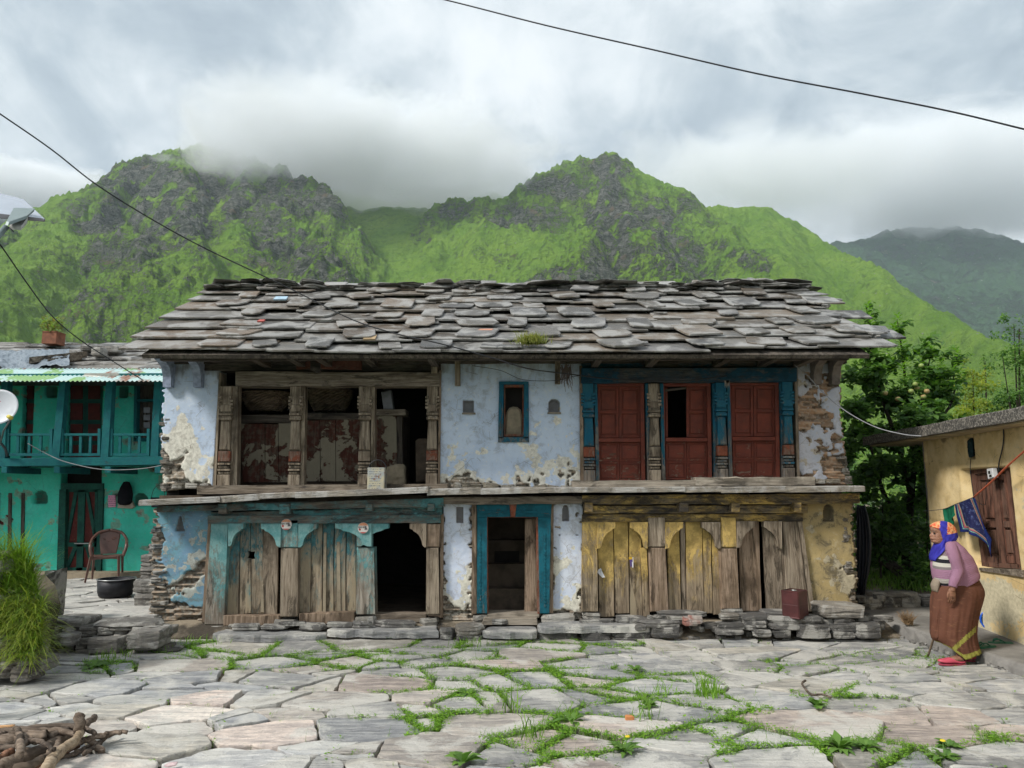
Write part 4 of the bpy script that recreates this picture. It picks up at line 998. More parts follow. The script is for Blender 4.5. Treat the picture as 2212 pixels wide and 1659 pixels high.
C_ = [(500,250),(740,240),(950,245),(1200,225),(1290,270),(640,310),(900,330),(1450,290),(1500,330),(1180,360),(840,370),(640,380),(960,400),(1230,440),(1080,490),(580,430),(1450,400),(1500,450),(1600,495),(1800,490),(1900,450),(1710,370),(1980,410),(2100,480),(2080,570),(1400,520),(1430,590),(1800,580),(720,560),(180,620),(560,800),(1080,720),(1700,660),(1750,770),(2180,660),(2150,770),(1400,930),(1950,940),(2150,850),(750,920)]
seedpx = [(x*.3906, 1296+y*.3906) for x, y in A_] + [(749+x*.3646, 1296+y*.3646) for x, y in B_] + [(1382+x*.375, 1296+y*.375) for x, y in C_]
pink = [(1382+x*.375, 1296+y*.375) for x, y in ((1080,720),(1700,660),(1750,770),(2150,770))] + [(749+x*.3646, 1296+y*.3646) for x, y in ((220,490),(1590,760),(1280,830),(1440,985),(910,385))] + [(x*.3906, 1296+y*.3906) for x, y in ((1120,540),(1540,730),(1310,480))]
seeds = []
for sxp, syp in seedpx:
    g = gnd(sxp, syp)
    if all((g.x-q[0])**2*.5 + (g.y-q[1])**2 > .045 for q in seeds): seeds.append((g.x, g.y, sxp, syp))
nv_ = len(seeds)
rr = random.Random(3); tries = 0
while tries < 2500:       # stones outside the frame and where none was noted
    tries += 1; x, y = rr.uniform(-7.6, 6.4), rr.uniform(2.6, 8.7)
    md = min((x-q[0])**2*.45 + (y-q[1])**2 for q in seeds)
    if md > (.52 if y < 6.2 else .34)**2*rr.uniform(1.2, 2.2): p_ = proj((x, y, 0)); seeds.append((x, y, p_[0], p_[1]))
KA, KB = Vector((4.60, 9.6, 0)), Vector((5.15, 5.2, 0))        # kerb of the concrete platform
def kerbx(y): return KA.x + (KB.x-KA.x)*(y-KA.y)/(KB.y-KA.y)
def clip(poly, nx_, ny_, c):
    out = []
    for i in range(len(poly)):
        a, b = poly[i], poly[(i+1) % len(poly)]; da = a[0]*nx_ + a[1]*ny_ - c; db = b[0]*nx_ + b[1]*ny_ - c
        if da <= 0: out.append(a)
        if (da < 0) != (db < 0) and da != db: t = da/(da-db); out.append((a[0]+(b[0]-a[0])*t, a[1]+(b[1]-a[1])*t))
    return out
WT = [rr.uniform(-.035, .035) for _ in range(3000)]
def voronoi(seeds, dom, SX):
    cells = []
    for i, s in enumerate(seeds):
        poly = [(x*SX, y) for x, y in dom]; sx_, sy_ = s[0]*SX, s[1]
        wi = WT[i]
        near = sorted(range(len(seeds)), key=lambda j: (seeds[j][0]*SX-sx_)**2 + (seeds[j][1]-sy_)**2)[1:22]
        for j in near:
            tx, ty = seeds[j][0]*SX, seeds[j][1]; dx, dy = tx-sx_, ty-sy_
            poly = clip(poly, dx, dy, ((tx+sx_)/2)*dx + ((ty+sy_)/2)*dy + (wi-WT[j])/2)
            if len(poly) < 3: break
        cells.append([(x/SX, y) for x, y in poly] if len(poly) >= 3 else None)
    return cells
def inset(poly, g):
    n = len(poly); cx = sum(p[0] for p in poly)/n; cyy = sum(p[1] for p in poly)/n; out = list(poly)
    area = sum(poly[i][0]*poly[(i+1) % n][1] - poly[(i+1) % n][0]*poly[i][1] for i in range(n)); sg = 1 if area > 0 else -1
    for i in range(n):
        a, b = poly[i], poly[(i+1) % n]; ex, ey = b[0]-a[0], b[1]-a[1]; l = math.hypot(ex, ey)
        if l < 1e-6: continue
        nx_, ny_ = ey/l*sg, -ex/l*sg; out = clip(out, nx_, ny_, a[0]*nx_ + a[1]*ny_ - g)
        if len(out) < 3: return None
    return out
def flag(name, poly, z, th, mat, parent, col, amp=.012, step=.07, tilt=.012, dome=.01, zf=None):
    """one natural stone slab: ragged outline, rounded arris, slightly waved top"""
    n = len(poly); pts = []
    for i in range(n):       # cut corners, then break the edges
        a, b = poly[i], poly[(i+1) % n]; l_ = math.hypot(b[0]-a[0], b[1]-a[1]); e_ = min(.3, uni(.008, .045)/max(l_, .01)); pts.append((a[0]*(1-e_)+b[0]*e_, a[1]*(1-e_)+b[1]*e_)); pts.append((a[0]*e_+b[0]*(1-e_), a[1]*e_+b[1]*(1-e_)))
    o = []
    for i in range(len(pts)):
        a, b = pts[i], pts[(i+1) % len(pts)]; l = math.hypot(b[0]-a[0], b[1]-a[1]); k = max(1, int(l/step))
        for j in range(k): t = j/k; o.append((a[0]+(b[0]-a[0])*t, a[1]+(b[1]-a[1])*t))
    n = len(o)
    if n < 4: return None
    cx = sum(p[0] for p in o)/n; cyy = sum(p[1] for p in o)/n
    O = np.array(o); am = amp*(fbm(O[:, 0]*7, O[:, 1]*7, 3, seed=4)*2.2 + (hsh(O[:, 0]*91, O[:, 1]*57)-.5)*.5)
    D = O - np.array([cx, cyy]); r = np.hypot(D[:, 0], D[:, 1])[:, None] + 1e-6; O = O + D/r*am[:, None]
    sxr, syr = uni(-tilt, tilt), uni(-tilt, tilt)
    def top(P): return z + (P[:, 0]-cx)*sxr + (P[:, 1]-cyy)*syr + dome*fbm(P[:, 0]*2.5, P[:, 1]*2.5, 3, seed=8)*1.6 + (zf(P[:, 0], P[:, 1]) if zf else 0)
    V = []; C = np.array([cx, cyy])
    rings = [(1.0, -th), (1.003, -.016), (.994, -.004), (.978, 0), (.68, 0), (.36, 0)]
    for s_, dz in rings:
        P = C + (O-C)*s_; zt = top(P) + dz; V += [Vector((P[k, 0], P[k, 1], zt[k])) for k in range(n)]
    F = []
    for q in range(len(rings)-1):
        for k in range(n):
            j = (k+1) % n; F.append((q*n+k, q*n+j, (q+1)*n+j, (q+1)*n+k))
    V.append(Vector((cx, cyy, float(top(np.array([[cx, cyy]]))[0])))); c_ = len(V)-1; b = (len(rings)-1)*n
    for k in range(n): F.append((b+k, b+(k+1) % n, c_))
    return mesh(name, V, F, mat, parent, False, col)
yard = mesh('paved_yard', *prism([Vector((-9, 2.0, -.045)), Vector((6.6, 2.0, -.045)), Vector((6.6, 10.2, -.045)), Vector((-9, 10.2, -.045))], (0, 0, -.09)), M_EARTH); yard['kind'] = 'structure'
dom = [(-7.8, 2.4), (kerbx(2.4)+.05, 2.4), (kerbx(8.95)+.02, 8.95), (-7.8, 8.95)]
cells = voronoi(seeds, dom, .62)
GREEN = [(1090,1440,230,26,.8),(1300,1470,260,34,.9),(1170,1500,300,30,.9),(1330,1560,330,44,1),(1000,1560,260,40,.75),(900,1480,150,26,.7),(640,1425,300,28,.8),(480,1402,170,24,1),(700,1400,160,16,.7),(1190,1600,170,60,1),(1560,1545,150,40,1),(1450,1500,120,40,1),(1780,1600,190,40,.9),(1950,1620,140,40,.9),(2120,1600,100,30,.6),(1830,1500,130,26,.6),(1700,1440,120,18,.35),(1000,1410,200,18,.5),(560,1370,60,12,.9),(230,1440,70,18,.7),(1900,1430,200,30,.18),(1250,1400,140,14,.6),(1650,1620,120,40,.8),(1120,1390,320,9,.7)]
def green(px, py):
    g = 0.0
    for cx, cyy, rx, ry, k in GREEN:
        q = ((px-cx)/rx)**2 + ((py-cyy)/ry)**2
        if q < 1: g = max(g, k*(1-q)**.6)
    return g
joints = []
for i, (s, poly) in enumerate(zip(seeds, cells)):
    if not poly: continue
    px, py = s[2], s[3]; gr = green(px, py)
    parts_ = [poly]
    if rr.random() < .42:      # a cell cracked in two uneven stones
        cx_ = sum(q[0] for q in poly)/len(poly); cy_ = sum(q[1] for q in poly)/len(poly); an = rr.gauss(.15, .5) + (pi/2 if rr.random() < .3 else 0)
        nx2, ny2 = -sin(an), cos(an); c2 = cx_*nx2 + cy_*ny2 + rr.uniform(-.07, .07)
        A2, B2 = clip(poly, nx2, ny2, c2), clip(poly, -nx2, -ny2, -c2)
        if len(A2) > 2 and len(B2) > 2: parts_ = [A2, B2]
    for poly in parts_:
        gap = uni(.004, .012) + .024*gr + (.008 if px < 700 and py > 1440 else 0)
        if px > 1450 and py < 1520: gap = uni(.004, .012)
        pl = inset(poly, gap)
        if not pl or len(pl) < 3: continue
        n = len(pl); ar = abs(sum(pl[k][0]*pl[(k+1) % n][1] - pl[(k+1) % n][0]*pl[k][1] for k in range(n)))/2
        if ar < .006: continue
        isp = any((px-a)**2 + (py-b)**2 < 60 for a, b in pink)
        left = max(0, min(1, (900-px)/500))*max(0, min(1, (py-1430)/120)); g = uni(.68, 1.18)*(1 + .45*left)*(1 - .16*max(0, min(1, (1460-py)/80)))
        if isp: c = (1.14*g, .98*g, .90*g)
        else:
            t_ = R_.choice([(1,.99,.97), (.86,.88,.92), (1.08,1.03,.94), (1,1,1), (1.08,.99,.92) if px < 1300 else (.88,.90,.92)]); c = tuple(g*q for q in t_)
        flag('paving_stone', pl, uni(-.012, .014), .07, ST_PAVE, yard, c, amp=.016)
        for k in range(len(poly)):
            a, b = poly[k], poly[(k+1) % len(poly)]; l = math.hypot(b[0]-a[0], b[1]-a[1])
            if l < 5: joints.append((a, b, l))
# grass and clover that grow in the joints
def blades(pts, rng):
    """pts: (x, y, z, height, lean, tint, width) -> thin bent blades"""
    P = np.array(pts); n = len(P); a = rng.rand(n)*2*np.pi; dx, dy = np.cos(a), np.sin(a); h = P[:, 3]; ln = P[:, 4]*h; w = P[:, 6]
    b = rng.rand(n)*2*np.pi; wx, wy = np.cos(b)*w, np.sin(b)*w
    V = np.zeros((n, 5, 3))
    V[:, 0] = np.stack([P[:,0]-wx, P[:,1]-wy, P[:,2]], 1); V[:, 1] = np.stack([P[:,0]+wx, P[:,1]+wy, P[:,2]], 1)
    mx, my, mz = P[:,0]+dx*ln*.35, P[:,1]+dy*ln*.35, P[:,2]+h*.6
    V[:, 2] = np.stack([mx-wx*.7, my-wy*.7, mz], 1); V[:, 3] = np.stack([mx+wx*.7, my+wy*.7, mz], 1)
    V[:, 4] = np.stack([P[:,0]+dx*ln, P[:,1]+dy*ln, P[:,2]+h*(1-.25*P[:,4])], 1)
    i = np.arange(n)[:, None]*5
    F = np.concatenate([i+np.array([[0,1,3]]), i+np.array([[0,3,2]]), i+np.array([[2,3,4]])])
    return V.reshape(-1, 3), F, np.repeat(P[:, 5], 5)
M_GRASS = leafmat('fresh_grass', (.09,.19,.025), (.21,.35,.05), .35)
M_WEED = leafmat('weed_leaf', (.07,.15,.03), (.15,.27,.05), .3)
M_GRASSB = leafmat('bright_clover', (.12,.26,.025), (.23,.40,.04), .35)
M_GRASSY = leafmat('mixed_long_grass', (.10,.21,.025), (.34,.36,.07), .4)
rg_ = np.random.RandomState(5); gp = []; cl_ = []
for a, b, l in joints:
    for k in range(int(l/.0065)):
        t = rnd(); sg_ = R_.choice((.012, .03, .055)); x = a[0]+(b[0]-a[0])*t + R_.gauss(0, sg_); y = a[1]+(b[1]-a[1])*t + R_.gauss(0, sg_)
        px, py = proj((x, y, 0)); g = green(px, py)
        if y < 4.2 or abs(x) > y*.8: continue
        nz = float(pn(x*3.1, y*3.1, 2))*.5 + .5
        if rnd() < g*1.5*sstep(nz, .15, .5) + .015:
            if rnd() < .55 + .5*float(pn(x*1.3, y*1.3, 9)):
                for q in range(3): cl_.append((x + uni(-.02, .02), y + uni(-.02, .02), uni(.004, .022)))
            for q in range(2): gp.append((x + uni(-.012, .012), y + uni(-.012, .012), -.035, uni(.04, .09)*(1.7 if rnd() < .07 else 1), uni(.2, 1.1), rnd()*nz*1.5, uni(.0012, .0022)))
V, Fq, tn = blades(gp, rg_)
tag(npmesh('joint_grass', V, Fq, M_GRASS, None, False, {'tint': np.clip(tn, 0, 1)}), kind='stuff')
def clover(pts, r0, r1, rng):
    P = np.array(pts); n = len(P); a = rng.rand(n)*6.28; r = r0 + (r1-r0)*rng.rand(n)
    V = np.zeros((n, 4, 3)); tl_ = (rng.rand(n, 2)-.5)*.9
    for k in range(4):
        q = a + k*np.pi/2 ; cx = np.cos(q)*r*(1 if k % 2 else .75); cyy = np.sin(q)*r*(1 if k % 2 else .75)
        V[:, k] = np.stack([P[:,0]+cx, P[:,1]+cyy, P[:,2]+cx*tl_[:,0]+cyy*tl_[:,1]], 1)
    i = np.arange(n)[:, None]*4
    return V.reshape(-1, 3), i + np.array([[0,1,2,3]]), np.repeat(rng.rand(n), 4)
V, Fq, tn = clover(cl_, .006, .013, rg_)
tag(npmesh('joint_clover', V, Fq, M_GRASSB, None, False, {'tint': tn}), kind='stuff')

# ------------------------------------------------------------ stone footing in front of the house
foot = mesh('house_terrace', *prism([Vector((-4.9, 8.86, .02)), Vector((4.75, 8.86, .02)), Vector((4.75, 9.25, .16)), Vector((-4.9, 9.25, .16))], (0, 0, -.2)), M_EARTH); foot['kind'] = 'structure'
def stone_px(x0, x1, y0, y1, Y, dep, bright=1.0, parent=None, name='stone', rough=.16, n=8, mat=None, flat=.8, tint=(1.02,1,.96)):
    c = at((x0+x1)/2, (y0+y1)/2, Y); hw = (x1-x0)/2/FPX*Y*1.02; hh = (y1-y0)/2/FPX*Y
    v, f = rock((c.x, c.y + dep*.8, c.z), hw, dep, hh, n, rough, uni(-.03, .03), flat)
    g = bright*uni(.88, 1.15); return mesh(name, v, f, mat or ST_WALL, parent, color=(g*tint[0], g*tint[1], g*tint[2]))
def step_slab(x0, x1, yt, yb, Y, dep, bright=1.3, th=None, rise=0.0):
    """long flat slab: we see its top running back and its broken front edge"""
    a, b = at(x0, yb, Y), at(x1, yb, Y); h = (at(x0, yt, Y).z - a.z); n = max(4, int((b.x-a.x)/.12))
    zt = at(x0, yt + (yb-yt)*.34, Y).z; fr = [(a.x + (b.x-a.x)*k/n + uni(-.01, .01), Y + uni(-.03, .03) + (.05 if k in (0, n) else 0)) for k in range(n+1)]
    poly = fr + [(b.x - .03, Y+dep*.6), (b.x-.06, Y+dep), (a.x+.08, Y+dep+.02), (a.x+.02, Y+dep*.5)]
    g = bright*uni(.9, 1.1); return flag('step_slab', poly, zt, (th or .08)*1.0, ST_PAVE, foot, (g*.70, g*.71, g*.73), amp=.02, step=.06, tilt=.01)
for (x0, x1, yt, yb, Y, dep, br) in ((450,704,1362,1392,8.72,.34,.95),(702,946,1354,1380,8.76,.34,.95),(1040,1165,1352,1388,8.70,.32,.9),(1160,1408,1346,1366,8.78,.30,.85)):
    step_slab(x0, x1, yt, yb, Y, dep, br)
for q in ((946,982,1360,1382,8.8,.12,1.1),(980,1044,1354,1374,8.74,.14,1.5),(985,1040,1374,1384,8.74,.1,.7),(1660,1790,1334,1362,8.72,.18,.95),(1645,1740,1322,1334,8.95,.14,1.3),(1555,1600,1328,1340,8.82,.1,1.5),(1600,1662,1330,1352,8.82,.14,.8),
          (1730,1780,1336,1350,8.80,.12,.9),(1160,1245,1366,1385,8.82,.1,.7),(1250,1325,1366,1388,8.82,.1,.6),(1325,1410,1366,1388,8.82,.1,.6),(1190,1250,1360,1368,8.84,.1,.7),(1372,1470,1340,1356,8.80,.14,1.1),(1400,1480,1356,1378,8.78,.12,.75),
          (1424,1530,1324,1334,8.84,.12,1.3),(1440,1478,1332,1340,8.80,.08,1.4),(1476,1500,1338,1346,8.80,.07,1.4),(1370,1400,1352,1362,8.78,.06,1.3),(1552,1610,1346,1360,8.76,.09,.8),(1606,1640,1352,1362,8.76,.08,.7),(1632,1660,1344,1356,8.76,.08,.8),
          (1548,1610,1360,1372,8.74,.09,1.2),(1672,1712,1364,1378,8.72,.09,.7),(1630,1672,1362,1376,8.72,.09,.8),(1730,1800,1352,1380,8.66,.14,.75),(1800,1850,1338,1352,8.80,.1,1.0),(1790,1862,1352,1366,8.72,.1,.9),(1772,1880,1311,1336,8.78,.24,1.9),(1845,1910,1350,1380,8.66,.15,.9),(1800,1850,1366,1380,8.66,.08,.7),(1850,1900,1332,1350,8.86,.12,.7),(1886,1915,1340,1362,8.84,.12,.7),
          (640,700,1350,1362,8.92,.1,1.0),(560,620,1352,1360,8.92,.08,1.2),(700,760,1346,1356,8.95,.08,1.1),(760,800,1344,1360,8.90,.07,1.2),(810,900,1344,1356,8.96,.1,1.2),(495,560,1350,1362,8.93,.08,1.0),(600,660,1345,1352,8.95,.08,.9),(1060,1100,1338,1350,8.98,.1,1.0),(1250,1330,1340,1348,8.98,.1,1.1),(1330,1400,1334,1346,8.98,.1,1.1)):
    x0, x1, y0, y1, Y, dep, br = q; stone_px(x0, x1, y0, y1, Y, dep, br*.74, foot, 'footing_stone', tint=(1, 1, 1) if br < 1.4 else (1.05, 1, .92))
for x, y in ((1495, 1344), (1508, 1340)):
    stone_px(x-20, x+14, y-8, y+8, 8.74, .07, 1.0, foot, 'red_brick_stone', tint=(2.1, 1.0, .85))
# small packing stones all along
x = 470
while x < 1900:
    w = uni(12, 34); y = uni(1386, 1394) - (x-470)*.006
    stone_px(x, x+w, y-5, y+uni(3, 6), 8.84, .06, uni(.5, 1.1), foot, 'packing_stone', .2, 8); x += w*uni(.9, 1.6)
x = 1400
while x < 1900:
    w = uni(14, 40); y = uni(1330, 1372); stone_px(x, x+w, y-5, y+6, 8.86, .08, uni(.6, 1.2), foot, 'packing_stone', .2, 8); x += w*.6
# ------------------------------------------------------------ raised side yard, dry stone wall, stone steps (left)
ZT = .22
side = mesh('side_yard', *prism([Vector((-8.5, 8.25, ZT-.03)), Vector((-4.45, 8.25, ZT-.03)), Vector((-4.45, 14.2, ZT-.03)), Vector((-12, 14.2, ZT-.03))], (0, 0, -.35)), M_EARTH); side['kind'] = 'structure'
rr = random.Random(5); sd_ = []; t_ = 0
while t_ < 4000:
    t_ += 1; x, y = rr.uniform(-9.5, -4.4), rr.uniform(8.2, 13.4)
    if all((x-a)**2*.5 + (y-b)**2 > .085 for a, b in sd_): sd_.append((x, y))
for (x, y), poly in zip(sd_, voronoi(sd_, [(-9.6, 8.3), (-4.4, 8.3), (-4.4, 13.3), (-9.6, 13.3)], .62)):
    if not poly: continue
    pl = inset(poly, uni(.008, .02))
    if not pl or len(pl) < 3: continue
    g = uni(.9, 1.2); flag('paving_stone', pl, ZT + uni(-.012, .012), .05, ST_PAVE, side, (g*1.02, g, g*.97), amp=.014, step=.10)
dry = thing('dry_stone_wall', 'low dry stone wall holding up the side yard left of the old house', 'wall', (-5, 8.2, 0))
def drywall(x0, x1, yt, yb, Y, parent, hpx=(8, 18), wpx=(22, 60), br=(.7, 1.4)):
    y = yb
    while y > yt:
        h = uni(*hpx); x = x0 + uni(-8, 4)
        while x < x1:
            w = uni(*wpx); stone_px(x, x+w, max(yt, y-h), y, Y + uni(-.03, .04) + (yb-y)/(yb-yt+1)*.05, .13, uni(*br), parent, 'stone', .16, 9, tint=(1.04, 1, .93)); x += w*.96
        y -= h*.95
drywall(96, 345, 1352, 1428, 8.18, dry)
for q in ((262,345,1366,1402,8.02,.2,1.5),(180,262,1380,1412,8.06,.16,.9),(100,180,1340,1362,8.25,.2,1.2),(112,160,1372,1396,8.05,.16,1.2),(190,340,1346,1362,8.22,.2,1.1)):
    stone_px(*q[:4], q[4], q[5], q[6], dry, 'stone', .14)
stp = thing('stone_steps', 'rough stone steps against the left end of the old house', 'steps', (-5.1, 9.6, ZT))
for (x0, x1, y0, y1, Y) in ((284,342,1255,1308,10.0),(298,346,1228,1258,10.3),(300,348,1200,1232,10.6),(318,350,1175,1206,10.9),(326,350,1150,1180,11.1)):
    for q in range(2): stone_px(x0, x1, y0 + q*(y1-y0)/2, y0 + (q+1)*(y1-y0)/2, Y, .28, 1.0, stp, 'step_stone', .06)
stone_px(108, 192, 1335, 1362, 8.3, .2, 1.0, dry, 'stone', .1)
stone_px(90, 106, 1240, 1345, 8.6, .2, .5, dry, 'upright_stone', .05)

# ------------------------------------------------------------ green house
GY = 13.4
gh = thing('green_house', 'sea green two storey house with a teal timber balcony and corrugated awning', 'house', (-8.5, 13.4, ZT))
def f_g(px, py, s, t, n, m):
    return 0*s + sstep(n*1.2 + m*.7, .52, .62)*.8, sstep((1-s)*.0 + n*1.4 + m*.5 + (s < .28)*.22*(t < .7), .28, .5), .35*sstep(.5-t, 0, .3)*sstep(n+.4, 0, .6)
wall('plaster_wall', (-330, 1010), (132, 1010), (128, 1240), (-330, 1240), GY, PL_GREEN, f_g, gh, res=.03, ret=(.1, .2), niches=((86, 1074, 14, 14, .2, 'round'),), hc=.06)
wall('plaster_wall', (220, 1010), (400, 1010), (400, 1245), (220, 1240), GY, PL_GREEN, f_g, gh, res=.03, ret=(.2, .1), niches=((303, 1078, 14, 12, .2, 'round'),), hc=.06)
wall('plaster_wall', (-330, 812), (52, 812), (44, 1008), (-330, 1008), GY, PL_GREEN, f_g, gh, res=.03, ret=(.1, .2), hc=.06)
wall('plaster_wall', (76, 812), (146, 812), (140, 1008), (68, 1008), GY, PL_GREEN, f_g, gh, res=.03, ret=(.1, .2), niches=((109, 846, 12, 11, .2, 'box'),), hc=.06)
wall('plaster_wall', (224, 812), (292, 812), (288, 1008), (216, 1008), GY, PL_GREEN, f_g, gh, res=.03, ret=(.1, .2), niches=((266, 846, 10, 12, .2, 'box'),), hc=.06)
wall('plaster_wall', (338, 812), (410, 812), (410, 1008), (338, 1008), GY, PL_GREEN, f_g, gh, res=.03, ret=(.1, .2), hc=.06)
wall('plaster_wall', (285, 952), (345, 952), (345, 1008), (285, 1008), GY, PL_GREEN, f_g, gh, res=.03, ret=(.1, .1), hc=.06)
mesh('house_body', *box(-13, at(400, 1000, GY).x, GY+.35, 17.5, -.1, at(100, 800, GY).z), M_SHADE, gh)
mesh('plinth', *box(-13, at(400, 1000, GY).x, GY-.35, GY+.1, .1, ZT+.09), M_MUD, gh)
# ground door: red boards, green braces
gd = pz('door', rect(140, 212, 1056, 1232), GY+.06, .05, WRD, gh)
for q in ([(131,1044),(222,1044),(222,1057),(131,1057)], [(128,1057),(142,1057),(138,1240),(122,1240)], [(212,1057),(223,1057),(217,1236),(207,1236)]): pz('door_frame', q, GY-.05, .14, WGR_V, gd)
for q in ([(169,1057),(184,1057),(178,1234),(164,1234)], [(140,1172),(210,1172),(210,1181),(140,1181)], [(160,1060),(168,1060),(147,1172),(141,1172)], [(184,1060),(190,1060),(210,1165),(210,1172),(203,1172)], [(158,1181),(167,1181),(146,1232),(138,1232)], [(183,1181),(190,1181),(207,1232),(198,1232)], [(141,1057),(147,1057),(143,1234),(136,1234)], [(205,1057),(211,1057),(208,1234),(202,1234)], [(138,1226),(208,1226),(208,1234),(138,1234)], [(142,1057),(210,1057),(210,1063),(142,1063)]):
    pz('brace', q, GY+.03, .03, WGR_V, gd, .004)
pz('latch', rect(160, 196, 1173, 1175), GY+.015, .012, plain('dull_steel', (.35,.36,.36), .4, .5, .8), gd, 0)
pz('door', rect(-60, 52, 1072, 1240), GY+.02, .05, WRD, gh)
for x in (-4, 22, 50): pz('door_frame', [(x-4,1065),(x+3,1065),(x,1240),(x-7,1240)], GY-.02, .06, WD_V, gh)
# balcony doors and window
for x0, x1 in ((146, 222), (52, 78)):
    bd = pz('balcony_door', rect(x0, x1, 818, 1006), GY+.10, .04, WGR_V, gh)
    for i in range(2 if x1-x0 > 40 else 1):
        for j in range(4):
            w = (x1-x0)/(2 if x1-x0 > 40 else 1); a = x0 + i*w + 6; c = 826 + j*45
            pz('door_panel', rect(a, a+w-12, c, c+36), GY+.085, .02, WRD, bd, .006)
bw = pz('balcony_window', rect(292, 340, 816, 952), GY+.10, .04, WD_V, gh)
for q in ([(290,812),(296,812),(294,952),(288,952)], [(334,812),(340,812),(338,952),(332,952)], rect(290,340,812,818), rect(288,338,946,953), rect(296,334,862,867)): pz('window_frame', q, GY-.03, .12, WGT_V, bw)
for j in range(3): pz('pane', rect(310, 324, 880+j*16, 892+j*16), GY+.08, .02, plain('dim_glass', (.10,.11,.12), .2, .5), bw, 0)
# balcony
BY = 12.35
z_b = at(100, 1000, BY).z
mesh('balcony_floor', *box(-12, at(372, 1000, BY).x, BY+.05, GY, z_b-.02, z_b+.05), WGT_H, gh)
rough_beam('balcony_beam', -200, 372, 993, 1010, 985, 1003, BY, .16, WGT_H, gh, 12, .5)
for x in (8, 122, 232, 340): pz('joist_end', rect(x-6, x+7, 1008, 1022), BY-.02, .9, WGT_V, gh)
for (xt, xb) in ((10, 2), (135, 119), (236, 225), (340, 333)):
    pst = pz('balcony_post', [(xt-7, 820), (xt+7, 820), (xb+8, 995), (xb-9, 995)], BY+.01, .13, WGT_V, gh)
for (xa, xb) in ((-110, -8), (14, 112), (132, 216), (238, 322), (342, 370)):
    rl = pz('railing', rect(xa, xb, 936, 941), BY+.04, .05, WGT_H, gh)
    pz('rail', rect(xa, xb, 979, 985), BY+.04, .05, WGT_H, rl)
    n = 3 if xb-xa > 60 else 0
    for k in range(n): 
        x = xa + (xb-xa)*(k+1)/(n+1); pz('baluster', [(x-3, 941), (x+2.5, 941), (x+1.5, 979), (x-4, 979)], BY+.05, .03, WGT_V, rl, .004)
    for x in (xa+2, xb-2): pz('baluster', [(x-3, 926), (x+3, 926), (x+2, 985), (x-4, 985)], BY+.03, .05, WGT_V, rl, .004)
rough_beam('balcony_head', -200, 372, 808, 822, 806, 820, BY+.0, .14, WGT_H, gh, 12, .5)
mesh('awning_rafter', *box(-12, at(372, 810, BY).x, BY+.1, GY, at(0, 812, BY).z-.02, at(0, 806, BY).z), WD_H, gh)
# corrugated awning
m = Mat('painted_corrugated_iron'); co = m.coord('Object'); n1 = m.noise(m.coord('Object', (1, .35, 1)), 2.2, 6, .6); n2 = m.noise(m.coord('Object', (1, .2, 1)), 1.1, 5, .6); n3 = m.noise(co, 25, 5, .7)
cc = m.mix(m.sm(n1, .56, .60), (.55,.72,.70), (.30,.50,.20)); cc = m.mix(m.sm(n2, .53, .58), cc, (.34,.17,.11)); cc = m.mix(m.math('MULTIPLY', m.sm(n3, .55, .65), .5), cc, (.55,.56,.5))
M_CORR = m.out(cc, .45, m.bump(n3, .2, .003), .5)
ca, cb_ = at(-260, 823, BY-.30), at(362, 823, BY-.30); ztop = at(100, 796, 12.75).z
V = []; F = []; n = 620; ny = 6; nw = int((cb_.x-ca.x)/.0775)
for k in range(n+1):
    x = ca.x + (cb_.x-ca.x)*k/n; dz = .012*sin(2*pi*nw*k/n)
    for q in range(ny+1):
        t = q/ny; V.append(Vector((x, BY-.30 + (12.75-BY+.30)*t, ca.z + (ztop-ca.z)*t + dz)))
for k in range(n):
    for q in range(ny):
        a = k*(ny+1)+q; F.append((a, a+ny+1, a+ny+2, a+1))
cs = mesh('corrugated_awning', V, F, M_CORR, gh, True)
sf = cs.modifiers.new('solid', 'SOLIDIFY'); sf.thickness = .003
# slate roof above
def gslab(px, py, Y, w, d, th, g, rz=0):
    c = at(px, py, Y); pts = [(-w/2, 0), (-w*.2, uni(-.02, .02)), (w*.25, uni(-.02, .02)), (w/2, uni(0, .03)), (w*.48, d), (-w*.46, d)]
    v, f = prism([c + Vector((a*cos(rz)-b*sin(rz), b*cos(rz)+a*sin(rz), b*.30)) for a, b in pts], (0, 0, -th), .008)
    mesh('roof_slab', v, f, ST_ROOF, gh, color=(g, g*.98, g*.95))
for (py, Y, g0) in ((794, 13.0, 1.5), (784, 13.35, 1.2), (774, 13.7, 1.0), (764, 14.05, .9), (755, 14.4, .8), (747, 14.75, .6)):
    x = -120
    while x < 340:
        w = uni(40, 90); gslab(x + w/2, py + uni(-2, 2), Y, w/FPX*Y*1.05, .65, uni(.03, .06), g0*uni(.6, 1.4), uni(-.05, .05)); x += w*.95
mesh('roof_boarding', *prism([at(-260, 806, 13.0), at(345, 806, 13.0), at(330, 752, 15.0), at(-260, 752, 15.0)], (0, 0, -.05)), WDY, gh)
for (x0, x1, y) in ((-100, 60, 744), (50, 150, 748), (130, 200, 747), (190, 330, 748)):
    rough_beam('ridge_slab', x0, x1, y-6, y+3, y-5, y+3, 15.0 + uni(-.1, .1), .4, ST_ROOF, gh, 8, 1.2)
